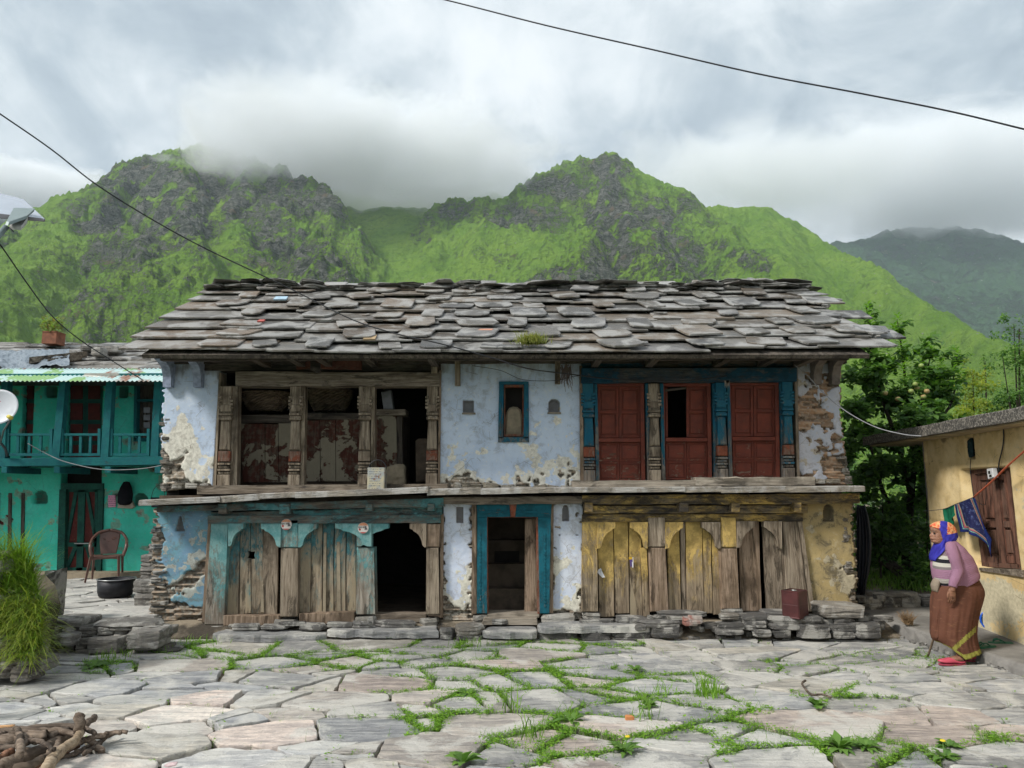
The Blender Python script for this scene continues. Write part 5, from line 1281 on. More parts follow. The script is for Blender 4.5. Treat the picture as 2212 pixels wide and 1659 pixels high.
# stones, timbers and a tarpaulin lying on that roof (read off the enlarged crop)
def q_(x, y): return (x*700/1936*.576, (1200 + y*700/1936)*.576)
for (x0, x1, y0, y1, Y, g, lb) in ((822,935,262,318,13.9,1.0,'brown stone block at the left of the three on the neighbouring slate roof'),(930,1066,288,372,13.6,1.7,'pale split stone between two blocks on the neighbouring slate roof'),(1050,1224,270,338,13.9,1.3,'long grey block nearest the old house on the neighbouring slate roof'),(338,490,398,468,13.2,.9,'brown wooden looking block beside the tarpaulin folds')):
    a, b = q_(x0, y0), q_(x1, y1); tag(stone_px(a[0], b[0], a[1], b[1], Y, .15, g, None, 'roof_stone', .1), lb, 'stone', 'stones on the neighbouring roof')
for (p0, p1, lb) in (((300,385),(870,325),'long weathered beam lying across the grey tarpaulin'),((490,400),(860,362),'short dark beam lying on the tarpaulin below the long one')):
    a, b = q_(*p0), q_(*p1); A, B = at(a[0], a[1], 13.0), at(b[0], b[1], 13.7); d = B-A
    pts = [A, B, B+Vector((0, 0, -.09)), A+Vector((0, 0, -.12))]; v, f = prism(pts, (0, .12, 0), .01); tag(mesh('beam', v, f, WG_H), lb, 'beam')
m = Mat('grey_tarpaulin'); n1 = m.noise(m.coord('Object'), 14, 6, .6, 1.5)
M_TARP = m.out(m.mix(n1, (.13,.16,.19), (.22,.26,.30)), .38, m.bump(n1, .8, .02), .5)
xs = np.linspace(0, 1, 130); ys = np.linspace(0, 1, 50); U, Vv = np.meshgrid(xs, ys)
PX = -40 + U*(150+40) + 6*fbm(U*4, Vv*3, 3, seed=2); PY = 802 - Vv*42 - U*Vv*4 + 5*ridged(U*5, Vv*2.5, 3, seed=4)*(1-Vv*.3); PY = PY - 12*sstep(np.abs(U-.45), .12, .3)*(1-Vv)
YY = 12.75 + Vv*1.2; fx_, fz_ = at_np(PX, PY, YY); fz_ = fz_ + .03*ridged(U*9, Vv*6, 4, seed=12) + .02
i = np.arange(130*50).reshape(50, 130); Fq = np.stack([i[:-1,:-1], i[:-1,1:], i[1:,1:], i[1:,:-1]], -1).reshape(-1, 4)
tp = npmesh('tarpaulin', np.stack([fx_, YY, fz_], -1).reshape(-1, 3), Fq, M_TARP, None, True)
tag(tp, 'crumpled grey plastic tarpaulin spread on the neighbouring slate roof', 'tarpaulin')
tp.modifiers.new('solid', 'SOLIDIFY').thickness = .004
# rusty tin with a plant on the ridge
tinp = thing('planted_tin', 'square rusty tin with a half dry plant standing on the far roof ridge', 'plant pot', at(112, 745, 14.6))
M_RUST = plain('rusty_tin', (.28,.11,.06), .75, .3, var=.5, scale=6)
p0, p1 = at(96, 744, 14.6), at(129, 718, 14.6)
tb_ = mesh('tin', *box(p0.x, p1.x, 14.5, 14.8, p0.z, p1.z), M_RUST, tinp)
mesh('rim', *box(p0.x-.006, p1.x+.006, 14.49, 14.81, p1.z-.012, p1.z+.006), M_RUST, tb_)
def sprays(n, c, rx, ry, h, rng, l0=.05, l1=.12, wd=.012, droop=.5, up=.6):
    """leaves as folded quads scattered round a centre"""
    V = []; F = []; T = []
    for k in range(n):
        a = rng.random()*6.283; r = rng.random()**.6
        p = Vector((c[0] + cos(a)*rx*r, c[1] + sin(a)*ry*r, c[2] + h*rng.random()))
        d = Vector((cos(a)*(1-up*rng.random()), sin(a)*(1-up*rng.random()), rng.uniform(-droop, 1))).normalized(); l = rng.uniform(l0, l1); s = d.cross(Vector((rng.uniform(-.4, .4), rng.uniform(-.4, .4), 1))).normalized()*wd*l/l1*2
        b = len(V); V += [p, p + d*l*.5 + s - Vector((0,0,.002)), p + d*l - Vector((0, 0, l*.2)), p + d*l*.5 - s]; F.append((b, b+1, b+2, b+3)); T += [rng.random()]*4
    return V, F, T
def leaves(name, V, F, T, mat, parent=None):
    o = mesh(name, V, F, mat, parent); a = o.data.attributes.new('tint', 'FLOAT', 'POINT'); a.data.foreach_set('value', T); return o
c_ = at(112, 716, 14.62)
leaves('foliage', *sprays(260, c_, .20, .14, .28, R_, .05, .12, .015), leafmat('dry_green_leaf', (.22,.17,.07), (.22,.36,.08)), tinp)
G_ = G()
for k in range(7): G_.add(tube([c_ + Vector((uni(-.06,.06), 0, -.03)), c_ + Vector((uni(-.15,.15), uni(-.1,.1), .15)), c_ + Vector((uni(-.22,.22), uni(-.1,.1), uni(.2,.36)))], [.006, .005, .002], 5))
G_.build('stem', plain('dry_stem', (.16,.12,.07)), tinp)

# --- things at the green house
M_PLAS = plain('brown_plastic', (.13,.065,.05), .38, .5, var=.15)
chair = thing('plastic_chair', 'brown moulded plastic armchair facing right in front of the green wall', 'chair', at(226, 1255, 12.5))
def tubes(name, paths, mat, parent, sm=True):
    g = G()
    for p, r, n in paths: g.add(tube(p, r, n))
    return g.build(name, mat, parent, sm)
cb0 = gnd(226, 1253, ZT); cx0, cy0 = cb0.x, cb0.y
cx0 -= .0
def C3(x, y, z): return Vector((cx0 + x*.88 - y*.47, cy0 + x*.47 + y*.88, ZT + z))
seatp = [(-.23,-.22),(.20,-.22),(.25,.20),(-.20,.22)]
v, f = prism([C3(x, y, .42) for x, y in [(-.24,-.18),(-.18,-.24),(.14,-.24),(.20,-.18),(.24,.16),(.2,.22),(-.16,.22),(-.22,.16)]], (0, 0, -.025), .01); mesh('seat', v, f, M_PLAS, chair)
mesh('apron', *prism([C3(-.24,-.235,.40), C3(.20,-.235,.40), C3(.20,-.235,.36), C3(.1,-.235,.375), C3(-.14,-.235,.375), C3(-.24,-.235,.36)], (0, .015, 0), .003), M_PLAS, chair)
for (xa, ya, xb, yb) in ((-.23,-.23,-.285,-.27),(.19,-.23,.215,-.28),(.24,.19,.27,.27),(-.20,.20,-.20,.28)):
    v = []; A = C3(xa, ya, .42); B = C3(xb, yb, 0); g = G(); g.add(tube([A, A.lerp(B, .5), B], [.028, .024, .018], 4)); g.build('leg', M_PLAS, chair)
back = [C3(x, y, z) for x, y, z in ((-.10,.205,.43),(.14,.205,.43),(.17,.25,.62),(.18,.285,.78),(.12,.30,.83),(-.08,.30,.83),(-.14,.285,.78),(-.13,.25,.62))]
mesh('backrest', *prism(back, (0, .014, 0), .004), M_PLAS, chair)
for x in (-.07, 0, .07, .11): mesh('back_ornament', *lathe([(.0, -.004), (.022, -.004), (.022, .004), (.0, .004)], C3(x*.9, .262, .64+abs(x)*.6), 10, (0, 1, .2)), M_PLAS, chair)
for s in (-1, 1):
    xo = .02
    p = catmull([C3(s*.235+xo, -.24, .42), C3(s*.27+xo, -.22, .55), C3(s*.275+xo, -.16, .625), C3(s*.275+xo, .02, .65), C3(s*.255+xo, .18, .71), C3(s*.17+xo, .28, .80), C3(xo, .305, .845)], 4)
    g = G(); g.add(tube(p, .027, 6)); g.build('armrest', M_PLAS, chair, True)
pot = thing('cooking_pot', 'wide black sooty aluminium cooking pot on the paving beside the chair', 'pot', gnd(249, 1291, ZT))
pc = gnd(249, 1288, ZT)
mesh('pot_body', *lathe([(0, .0), (.20, 0), (.225, .02), (.232, .06), (.245, .25), (.252, .25), (.238, .06), (.2, .03), (0, .02)], pc, 36), plain('soot_black_metal', (.02,.02,.024), .55, .4, .3), pot, True)
mesh('rim', *lathe([(.244, .245), (.268, .25), (.268, .257), (.244, .257)], pc, 36), plain('worn_aluminium', (.5,.5,.5), .35, .5, .9), pot, True)
# notice, hanging bag, lantern, tube lamp
m = Mat('printed_pink_notice'); co = m.coord('Object'); x_, y_, z_ = m.xyz(co)
ln_ = m.math('GREATER_THAN', m.math('FRACT', m.math('MULTIPLY', z_, 26.0)), .62); tx = m.math('GREATER_THAN', m.noise(m.coord('Object', (1, 1, .5)), 90, 2), .47)
M_PINK = m.out(m.mix(m.math('MULTIPLY', m.math('MULTIPLY', ln_, tx), .8), (.62,.30,.42), (.12,.05,.10)), .8)
tag(pz('notice', [(233,1070),(249,1070),(250,1095),(234,1096)], GY-.035, .008, M_PINK, None, 0), 'pink printed paper notice pasted on the sea green wall', 'notice')
bag = thing('hanging_bag', 'black cloth bag with a pale bottom hanging on the green wall', 'bag', at(271, 1090, GY-.1))
c_ = at(271, 1068, GY-.12)
mesh('bag_cloth', *lathe([(0, .24), (.05, .23), (.10, .12), (.125, 0), (.12, -.15), (.08, -.19), (0, -.2)], c_, 14), plain('black_cloth', (.012,.012,.016), .9, .1), bag, True)
mesh('pale_lining', *prism([c_ + Vector(q) for q in ((-.17,.06,-.25),(-.13,.04,-.08),(.10,.04,-.12),(.15,.05,-.22),(.10,.06,-.26))], (0, .06, 0), .01), plain('pale_cloth', (.42,.36,.30), .9, .1), bag)
lan = thing('hanging_bucket', 'dark metal pail with a wire handle hanging on the green wall by the old house', 'pail', at(340, 1085, GY-.2))
c_ = at(340, 1096, GY-.25)
mesh('pail_body', *lathe([(0, 0), (.10, 0), (.125, .18), (.118, .18), (.095, .01)], c_, 20), plain('dark_pail', (.04,.05,.07), .5, .4, .5), lan, True)
mesh('handle', *tube([c_ + Vector((.12*cos(a), 0, .18 + .22*sin(a))) for a in [pi*k/12 for k in range(13)]], .005, 6), plain('wire', (.05,.05,.05), .5), lan, True)
tb = thing('tube_lamp', 'unlit white tube lamp under the corrugated awning', 'lamp', at(219, 815, BY+.3))
a, b = at(181, 812, BY-.06), at(254, 817, BY-.06)
mesh('tube', *tube([a, b], .02, 10), plain('white_tube', (.6,.58,.52), .3, .5), tb, True)
mesh('batten', *box(a.x, b.x, BY-.05, BY-.02, a.z+.005, a.z+.05), plain('lamp_batten', (.35,.34,.3)), tb)

# --- satellite dish on the balcony post
dish = thing('satellite_dish', 'white satellite dish with red lettering fixed to the teal balcony at the left edge', 'dish', at(-6, 980, 11.9))
dc = at(-4, 880, 11.8); M_DISH = plain('dish_paint', (.62,.64,.68), .45, .4, var=.06)
axd = Vector((.25, -1, .18)).normalized(); prof = []
for k in range(9): r = .305*k/8; prof.append((r, .06*(r/.305)**2))
prof += [(.305, .056)] + [(r*.99, h-.008) for r, h in prof[::-1]]
mesh('reflector', *lathe(prof, dc - axd*.03, 40, axd), M_DISH, dish, True)
DISH_TXT = (Vector((at(3, 858, 11.8).x, dc.y - .075, at(8, 862, 11.8).z)), axd)
lnb = at(24, 903, 11.35)
mesh('feed_horn', *tube([lnb + Vector((0,0,0)), lnb + Vector((-.07,.03,.03))], [.035, .03], 12), plain('yellow_cap', (.62,.52,.10)), dish, True)
mesh('feed_arm', *tube([lnb + Vector((-.02,.02,-.02)), at(8, 930, 11.6), at(0, 960, 11.85)], .014, 8), plain('arm_steel', (.16,.17,.18), .5, .4, .6), dish, True)
mesh('mount', *tube([at(-8, 900, 11.95), at(0, 955, 12.1), at(12, 970, 12.25), at(16, 985, 12.33)], .022, 8), plain('mount_steel', (.09,.10,.11), .5, .4, .6), dish, True)

# --- rubble bank with long grass at the left edge
bank = thing('rubble_bank', 'stacked rubble stones under the long grass at the left edge', 'stone wall', (-4.9, 6.9, 0))
for k in range(110):
    px = uni(-330, 60); py = uni(1380, 1462) if rnd() < .7 else uni(1200, 1400); Y = 6.8 + (1462-py)/282*.35 + uni(-.05, .05)
    if px > 20 and py < 1300: continue
    stone_px(px-uni(12, 32), px+uni(12, 32), py-uni(8, 17), py+uni(8, 17), Y, .16, uni(.6, 1.5), bank, 'stone', .18, 9, tint=(1.08, 1, .92))
stone_px(44, 96, 1424, 1452, 6.9, .15, 1.7, bank, 'stone', .15)
mesh('earth_core', *rock((-6.25, 7.75, .40), 1.3, .55, .48, 14, .12), M_EARTH, bank)
gp = []
def longgrass(n, c, rx, ry, h0, h1, out, tint=(0, 1)):
    for k in range(n):
        a = R_.gauss(0, 1); b = R_.gauss(0, 1)
        yield (c.x + a*rx, c.y + b*ry, c.z, a, b)
hg_v = []; hg_f = []; hg_t = []
for k in range(13000):
    # roots spread over the bank face; blades arch forwards and down
    u = rnd(); px = -110 + 205*R_.random()**.8; py = 1205 + 225*u; Y = 6.72 + (1450-py)/300*.6 + uni(0, .12)
    if px > 92 - max(0, py-1390)*.5 - max(0, 1300-py)*.42: continue
    if px < 35 and py > 1370 and rnd() < .8: continue
    if float(pn(px*.045, py*.035, 31)) < -.28: continue
    p = at(px, py, Y); L = uni(.12, .40)*(1.2 if py < 1260 else .8)*(1.7 if rnd() < .10 else 1); az = R_.gauss(-pi/2 + .5, 1.1); 
    d = Vector((cos(az), sin(az), 0)); up = uni(.35, 1.3) if py < 1280 else uni(-.1, .7)
    w = uni(.002, .0062); s = Vector((-d.y, d.x, 0))*w; q = p; v0 = len(hg_v); dirn = (d*uni(.3, .7) + Vector((0, 0, up))).normalized(); tt = min(1, max(0, uni(0, .45) + (.5 if py > 1300 and rnd() < .6 else 0)))
    for j in range(4):
        ww = s*(1 - j/3.6); hg_v += [q - ww, q + ww]; hg_t += [tt, tt]; q = q + dirn*L/3; dirn = (dirn + Vector((uni(-.15,.15), uni(-.1,.1), -uni(.2,.55))) + d*.12).normalized()
    for j in range(3): hg_f.append((v0+2*j, v0+2*j+1, v0+2*j+3, v0+2*j+2))
o = leaves('long_grass', hg_v, hg_f, hg_t, M_GRASSY); tag(o, kind='stuff')
# ------------------------------------------------------------ yellow house and its platform (right)
KW = 4.67
def wy(px, py, off=0.0):
    d = ray(px, py); t = (KW - off)/(d.x - .1*d.y); return Vector((d.x*t, d.y*t, EYE + d.z*t))
WN = Vector((1, -.1, 0)).normalized()
yh = thing('yellow_house', 'mustard yellow plastered house with a concrete slab roof at the right edge', 'house', (6, 8, .15))
def pw(name, quad, off, th, mat, parent=yh, bev=.004):
    v, f = prism([wy(x, y, off) for x, y in quad], WN*th, bev); return mesh(name, v, f, mat, parent)
yL, yR = (wy(2096, 1100).y), (wy(2190, 1100).y)
zT_, zB_ = wy(2094, 1014).z, wy(2121, 1224).z
ZS = 2.44
ny, nz = 420, 190
yy = np.linspace(4.4, 9.84, ny+1); zz = np.linspace(-.05, ZS, nz+1); Yg, Zg = np.meshgrid(yy, zz)
n1 = fbm(Yg*1.5, Zg*1.5, 4, seed=61); n2 = fbm(Yg*8, Zg*8, 4, seed=62)
inw = (1-sstep(np.abs(Yg-(yL+yR)/2)*2/abs(yL-yR), .99, 1.03))*(1-sstep(np.abs(Zg-(zT_+zB_)/2)*2/(zT_-zB_), .99, 1.02))
rev = (1-sstep((Yg-yL)/.16, .95, 1.0))*sstep(Yg, yL-.02, yL)*(1-sstep(np.abs(Zg-(zT_+zB_)/2)*2/(zT_-zB_), .99, 1.02))*np.clip(1-(Yg-yL)/.16, 0, 1)
nc = wy(2095, 968); nn_ = (1-sstep(np.abs(Yg-nc.y)/.09, .9, 1.05))*(1-sstep(np.abs(Zg-nc.z)/.13, .9, 1.05))
off = .012*n1 + .003*n2 - np.maximum(inw*.13, rev*.13) - nn_*.16
off = off - .05*sstep(Yg, 9.75, 9.84) + (Yg > 9.7)*.012*hsh(np.floor(Zg*14))
Xg = KW + .1*Yg - off*1.0
V = np.stack([Xg, Yg, Zg], -1).reshape(-1, 3); i = np.arange((ny+1)*(nz+1)).reshape(nz+1, ny+1)
Fq = np.stack([i[:-1,:-1], i[1:,:-1], i[1:,1:], i[:-1,1:]], -1).reshape(-1, 4)
st_ = np.clip(.40*sstep(.9-Zg, 0, .8) + .6*sstep(ZS-Zg, .12, 0) + nn_ + .55*sstep(.10-np.abs(Yg-9.2), 0, .1)*sstep(Zg, 2.2, 2.4) , 0, 1)
npmesh('plaster_wall', V, Fq, PL_CREAM, yh, True, {'exp': np.zeros(V.shape[0]), 'lime': np.clip(.75*sstep(.95-Zg, -.1, .35) + n1*.9, 0, 1).ravel(), 'cell': np.zeros(V.shape[0]), 'stain_shade': st_.ravel()})
mesh('side_wall', *prism([Vector((KW+.1*9.84+.02, 9.84, -.1)), Vector((9.5, 9.84, -.1)), Vector((9.5, 9.84, ZS)), Vector((KW+.1*9.84+.02, 9.84, ZS))], (0, -.15, 0)), M_CONC, yh)
mesh('end_wall', *prism([Vector((KW+.1*4.4+.02, 4.4, -.1)), Vector((9.5, 4.4, -.1)), Vector((9.5, 4.4, ZS)), Vector((KW+.1*4.4+.02, 4.4, ZS))], (0, .15, 0)), M_CONC, yh)
# slab roof
sl = [Vector((5.38, 10.9, 2.575)), Vector((9.9, 10.9, 2.575)), Vector((9.9, 4.2, 2.575)), Vector((4.73, 4.2, 2.575))]
n = 40; ed = [Vector((4.73 + (5.38-4.73)*k/n + uni(-.008, .008), 4.2 + 6.7*k/n, 2.575 + uni(-.006, .006))) for k in range(n+1)]
v, f = prism(ed + [Vector((9.9, 10.9, 2.575)), Vector((9.9, 4.2, 2.575))], (0, 0, -.13), .012)
slab_ = mesh('roof_slab', v, f, M_SLAB, yh)
v, f = prism([Vector((5.45, 10.85, 2.443)), Vector((9.8, 10.85, 2.443)), Vector((9.8, 4.25, 2.443)), Vector((4.80, 4.25, 2.443))], (0, 0, -.015)); mesh('soffit', v, f, plain('cream_soffit', (.42,.34,.22), .9, .1, var=.4, scale=3), yh)
# window and its brown shutters
Wm = M_W = WWIN
wd = pw('window', [(2094,1016),(2178,1007),(2179,1016),(2095,1025)], -.06, .07, Wm)
for q in ([(2095,1016),(2104,1015),(2128,1222),(2121,1223)], [(2171,1008),(2178,1007),(2204,1228),(2198,1228)], [(2120,1214),(2203,1219),(2205,1229),(2121,1224)]): pw('window_frame', q, -.06, .07, Wm, wd)
for (a0, a1, b0, b1) in ((2105, 2150, 2128, 2167), (2152, 2171, 2171, 2198)):
    lf = pw('shutter', [(a0,1025),(a1,1021),(b1,1218),(b0,1216)], -.11, .03, Wm, wd)
    def L(s, t): 
        xt = a0+(a1-a0)*s; xb = b0+(b1-b0)*s; y = 1023+(1217-1023)*t; return (xt+(xb-xt)*t, y)
    for t0, t1 in ((.0,.07),(.53,.60),(.92,1.0)): pw('rail', [L(0,t0),L(1,t0),L(1,t1),L(0,t1)], -.085, .03, Wm, lf)
    for s0, s1 in ((0,.2),(.8,1)): pw('stile', [L(s0,0),L(s1,0),L(s1,1),L(s0,1)], -.084, .03, Wm, lf)
    for t0, t1 in ((.10,.50),(.63,.89)): pw('raised_panel', [L(.28,t0),L(.72,t0),L(.72,t1),L(.28,t1)], -.095, .02, Wm, lf, .008)
pw('window_sill', [(2113,1226),(2207,1231),(2208,1247),(2114,1232)], .02, .16, WG_H, yh, .008)
pw('mullion', [(2148,1020),(2154,1020),(2174,1218),(2167,1218)], -.075, .04, Wm, wd)
# dark thing in the niche
a_ = wy(2095, 968, -.05)
tag(mesh('niche_bundle', *rock(a_, .03, .06, .11, 9, .25, .2), plain('dark_green_rag', (.02,.045,.05), .9, .1, var=.5)), 'dark rag bundle stuffed in the small niche under the slab roof', 'rag')
sw = thing('switch_box', 'white electric switch box hanging on the brown window frame', 'switch', wy(2137, 1023, .02))
pw('cover', [(2131,1013),(2143,1011),(2146,1031),(2134,1035)], .035, .05, plain('white_switch_plastic', (.62,.62,.62), .4), sw)
pw('socket_slot', [(2134,1018),(2138,1017),(2139,1023),(2135,1024)], .038, .01, plain('black_slot', (.01,.01,.01), .5), sw, 0)
pw('socket_slot', [(2136,1026),(2141,1025),(2142,1030),(2137,1031)], .038, .01, plain('black_slot', (.01,.01,.01), .5), sw, 0)
# platform with a broken concrete kerb
def platz(y): return .06 + (.17-.06)*(y-6.0)/(9.4-6.0)
n = 60; V = []; F = []
prof_n = 5
for k in range(n+1):
    y = 4.3 + (10.6-4.3)*k/n; z = max(.03, platz(y)); x = kerbx(y) + uni(-.02, .02)
    e = uni(.0, .02); V += [Vector((x - .03 + uni(-.01, .01), y, -.04)), Vector((x + uni(-.012, .008), y, z*.5)), Vector((x+.008+e, y, z-.02)), Vector((x+.04+e, y, z)), Vector((KW+.1*y+.1, y, z+.01))]
for k in range(n):
    for q in range(4): a = k*5+q; F.append((a, a+1, a+6, a+5))
V += [Vector((KW+1.1, 10.6, -.1)), Vector((kerbx(10.6), 10.6, -.1))]
plat = mesh('concrete_platform', V, F, M_CONC); plat['kind'] = 'structure'
for k in range(46):     # crumbled aggregate along the kerb
    y = uni(5.4, 9.4); x = kerbx(y) - uni(.0, .06); s = uni(.012, .035); v, f = rock((x, y, s*.5), s*1.3, s, s*.7, 7, .25, uni(0, 3)); g = uni(.7, 1.4)
    mesh('kerb_rubble', v, f, ST_WALL, plat, color=(g, g, g))
# low wall behind the platform and the garden soil above it
lw = thing('garden_wall', 'low dark stone wall between the old house and the yellow house', 'wall', (5, 10, .1))
for q in ((1907,1952,1290,1322,10.0,.16,.75),(1950,1993,1288,1322,10.0,.16,.75),(1992,2032,1296,1322,10.0,.16,.8),(1880,1990,1280,1290,10.0,.2,1.0),(1988,2040,1285,1296,10.02,.2,1.0),(1864,1890,1290,1306,9.9,.12,.9),(1884,1908,1296,1310,9.9,.12,.8),(1862,1910,1306,1324,9.85,.14,.7),(1895,1915,1286,1298,9.9,.1,.9),(1868,1886,1278,1290,10.0,.1,.8),(1852,1872,1290,1302,9.85,.1,.8),(2030,2080,1286,1322,10.05,.16,.8)):
    stone_px(*q[:4], q[4], q[5], q[6], lw, 'stone', .07, tint=(1, 1, 1))
x = 1855
while x < 1910: stone_px(x, x+18, 1322, 1336, 9.75, .12, uni(.6, 1), lw, 'stone', .14); x += 15
gd_ = mesh('garden_soil', *prism([Vector((4.4, 10.12, .36)), Vector((12, 10.12, .36)), Vector((22, 30, 1.2)), Vector((4.4, 30, 1.2))], (0, 0, -.5)), M_EARTH); gd_['kind'] = 'structure'
# black tarpaulin hanging at the corner of the old house
n = 14; V = []; F = []
for k in range(n+1):
    for q in range(9):
        t = q/8; px = 1851 + (k/n)*(18 + 14*sin(pi*min(1, t*1.1))**.7) ; py = 1092 + (1284-1092)*t; p = at(px, py, 9.75 + .06*sin(k*1.9) + .02*sin(k*.9 + t*5)); V.append(p)
for k in range(n):
    for q in range(8): a = k*9+q; F.append((a, a+1, a+10, a+9))
bt = mesh('black_sheet', V, F, plain('black_sheeting', (.012,.014,.02), .6, .3), None, True); bt.modifiers.new('solid', 'SOLIDIFY').thickness = .006
tag(bt, 'black cloth sheet hanging at the right corner of the old house', 'sheet')
for (a, b, Y, w, lb) in (((1884,1176),(2010,1272),11.2,.16,'broad dark plank leaning in the undergrowth between the houses'),((1935,1222),(1990,1262),11.0,.07,'narrow dark plank below the broad one in the undergrowth')):
    A, B = at(*a, Y), at(*b, Y-.3); d = (B-A).normalized(); nr = Vector((-d.z, 0, d.x)); v, f = prism([A, B, B-nr*w, A-nr*w], (0, .04, 0), .006); tag(mesh('plank', v, f, WD_H), lb, 'plank')
# buckets, slippers, dry bundle
def bucket(root, c, r0, r1, h, axis, mat, hm, parts=True):
    c = Vector(c); mesh('bucket_body', *lathe([(0, 0), (r0, 0), (r1, h), (r1+.01, h), (r1+.01, h+.012), (r1-.006, h+.012), (r0-.008, .012), (0, .012)], c, 28, axis), mat, root, True)
    ax = Vector(axis).normalized(); u, w = frame_of(ax)
    mesh('handle', *tube([c + ax*(h - .02) + u*(r1*cos(a)) + w*(r1*sin(a))*.9 - ax*.08*sin(a) for a in [pi*k/10 for k in range(11)]], .004, 6), hm, root, True)
pz0 = platz(8.4)
bb = thing('blue_bucket', 'bright blue plastic bucket on the platform behind the woman', 'bucket', (5.25, 8.45, pz0))
c_ = gnd(2124, 1354, platz(8.2)+.01); bucket(bb, (c_.x+.02, c_.y, c_.z+.12), .085, .115, .24, (-.12, -.45, .0), plain('blue_plastic', (.01,.10,.55), .35, .5, var=.1), plain('wire2', (.3,.3,.3), .4, .5, .8))
mesh('upper_rim', *lathe([(.09, 0), (.115, .2), (.12, .2)], (c_.x+.03, c_.y+.14, c_.z+.13), 24), plain('blue_plastic', (.01,.10,.55), .35, .5, var=.1), bb, True)
gb = thing('grey_bucket', 'old grey bucket with a chipped rim cut by the right edge', 'bucket', (5.35, 7.6, .1))
c_ = gnd(2222, 1366, platz(7.9)); bucket(gb, (c_.x, c_.y, c_.z), .12, .165, .33, (-.04, 0, 1), plain('grey_dirty_plastic', (.23,.21,.17), .7, .3, var=.45, scale=9), plain('wire3', (.2,.2,.2), .4))
M_GSL = plain('green_rubber', (.015,.12,.07), .6)
def slipper(root, c, rz, mat, strap_mat, L=.25, W=.09, closed=False):
    c = Vector(c); ca, sa = cos(rz), sin(rz)
    def P(x, y, z): return c + Vector((x*ca - y*sa, x*sa + y*ca, z))
    o = [(-.5,.0),(-.47,.36),(-.3,.46),(0,.40),(.25,.5),(.42,.42),(.5,.1),(.5,-.1),(.42,-.42),(.25,-.48),(0,-.36),(-.3,-.42),(-.47,-.34)]
    v, f = prism([P(x*L, y*W, .022) for x, y in o], (0, 0, -.022), .005); mesh('sole', v, f, mat, root)
    for s in (-1, 1): mesh('strap', *tube(catmull([P(.30*L, 0, .02), P(.22*L, s*.18*W, .045), P(.05*L, s*.34*W, .05), P(-.12*L, s*.42*W, .022)], 4), .007, 6), strap_mat, root, True)
for px, py, rz, lb in ((2161, 1391, pi-.1, 'green rubber slipper lying by itself on the concrete platform'), (2128, 1399, pi+.3, 'green rubber slipper half hidden behind the heels of the woman')):
    c_ = gnd(px, py, platz(7.7)+.004); r_ = thing('slipper', lb, 'slipper', c_, 'green slippers on the platform'); slipper(r_, c_, rz, M_GSL, M_GSL)
g = G(); c_ = gnd(1963, 1350, platz(9.3))
for k in range(150):
    a = uni(0, 6.28); r = uni(0, .05); L = uni(.08, .19); b = Vector((cos(a)*r, sin(a)*r*.7, uni(0, .02))); d = Vector((uni(-.7, .5), uni(-.5, .5), uni(.5, 1.2))).normalized()
    g.add(tube([c_ + b, c_ + b + d*L*.6, c_ + b + d*L + Vector((uni(-.03,.03), 0, 0))], [.003, .002, .0008], 3, False))
tag(g.build('dry_bundle', plain('dry_straw', (.30,.20,.11), .9, .1, var=.4)), 'bundle of dry brown stalks lying at the platform kerb', 'dry plant')
# washing on its line
rope = catmull([at(1993,1104,9.75), at(2036,1100,9.1), at(2062,1090,8.75), at(2103,1074,8.35)], 6)
tag(mesh('washing_line', *tube(rope, .004, 6), plain('dark_line', (.05,.06,.07), .8), None, True), 'thin dark line tied to the far corner of the yellow house', 'line')
tag(mesh('orange_rope', *tube(catmull([at(2103,1074,8.35), at(2140,1042,7.95), at(2175,1008,7.6), at(2212,975,7.25), at(2330,870,6.4), at(2620,640,5.3)], 6), .009, 8), plain('orange_rope_fibre', (.50,.12,.06), .8, .2, var=.4, scale=60, bump=.8), None, True), 'twisted orange rope running up to the right edge', 'rope')
def cloth(name, edge, fall, mat, nx_=36, ny_=30, folds=3.5, amp=.03, sol=.004):
    """edge: function s -> top point; fall: function s -> bottom point"""
    V = []; F = []; S = []
    for i in range(nx_+1):
        s = i/nx_; A, B = edge(s), fall(s)
        for j in range(ny_+1):
            t = j/ny_; p = A.lerp(B, t); V.append(p + Vector((-1, -.3, 0))*(amp*t*sin(s*folds*2*pi + t*2.0) + amp*.4*t*sin(s*17+t*6))); S.append((s, t))
    for i in range(nx_):
        for j in range(ny_): a = i*(ny_+1)+j; F.append((a, a+1, a+ny_+2, a+ny_+1))
    o = mesh(name, V, F, mat, None, True); 
    for nm, k in (('cs', 0), ('ct', 1)): at_ = o.data.attributes.new(nm, 'FLOAT', 'POINT'); at_.data.foreach_set('value', [q[k] for q in S])
    o.modifiers.new('solid', 'SOLIDIFY').thickness = sol; return o
def poly_at(pts):      # (s, px, py, Y)
    def f(s):
        for a, b in zip(pts[:-1], pts[1:]):
            if s <= b[0]: t = (s-a[0])/(b[0]-a[0]+1e-9); return at(a[1]+(b[1]-a[1])*t, a[2]+(b[2]-a[2])*t, a[3]+(b[3]-a[3])*t)
        return at(*pts[-1][1:])
    return f
tag(cloth('green_cloth', poly_at([(0,2036,1100,9.1),(1,2061,1091,8.78)]), poly_at([(0,2042,1126,9.0),(.45,2058,1136,8.9),(1,2059,1112,8.72)]), plain('green_fabric', (.006,.12,.06), .8, .2), 24, 16, 2.5, .02), 'small dark green cloth hanging on the washing line', 'cloth')
m = Mat('printed_scarf'); cs_, ct_ = m.attr('cs'), m.attr('ct'); n = m.noise(m.coord('Object'), 26, 5, .7)
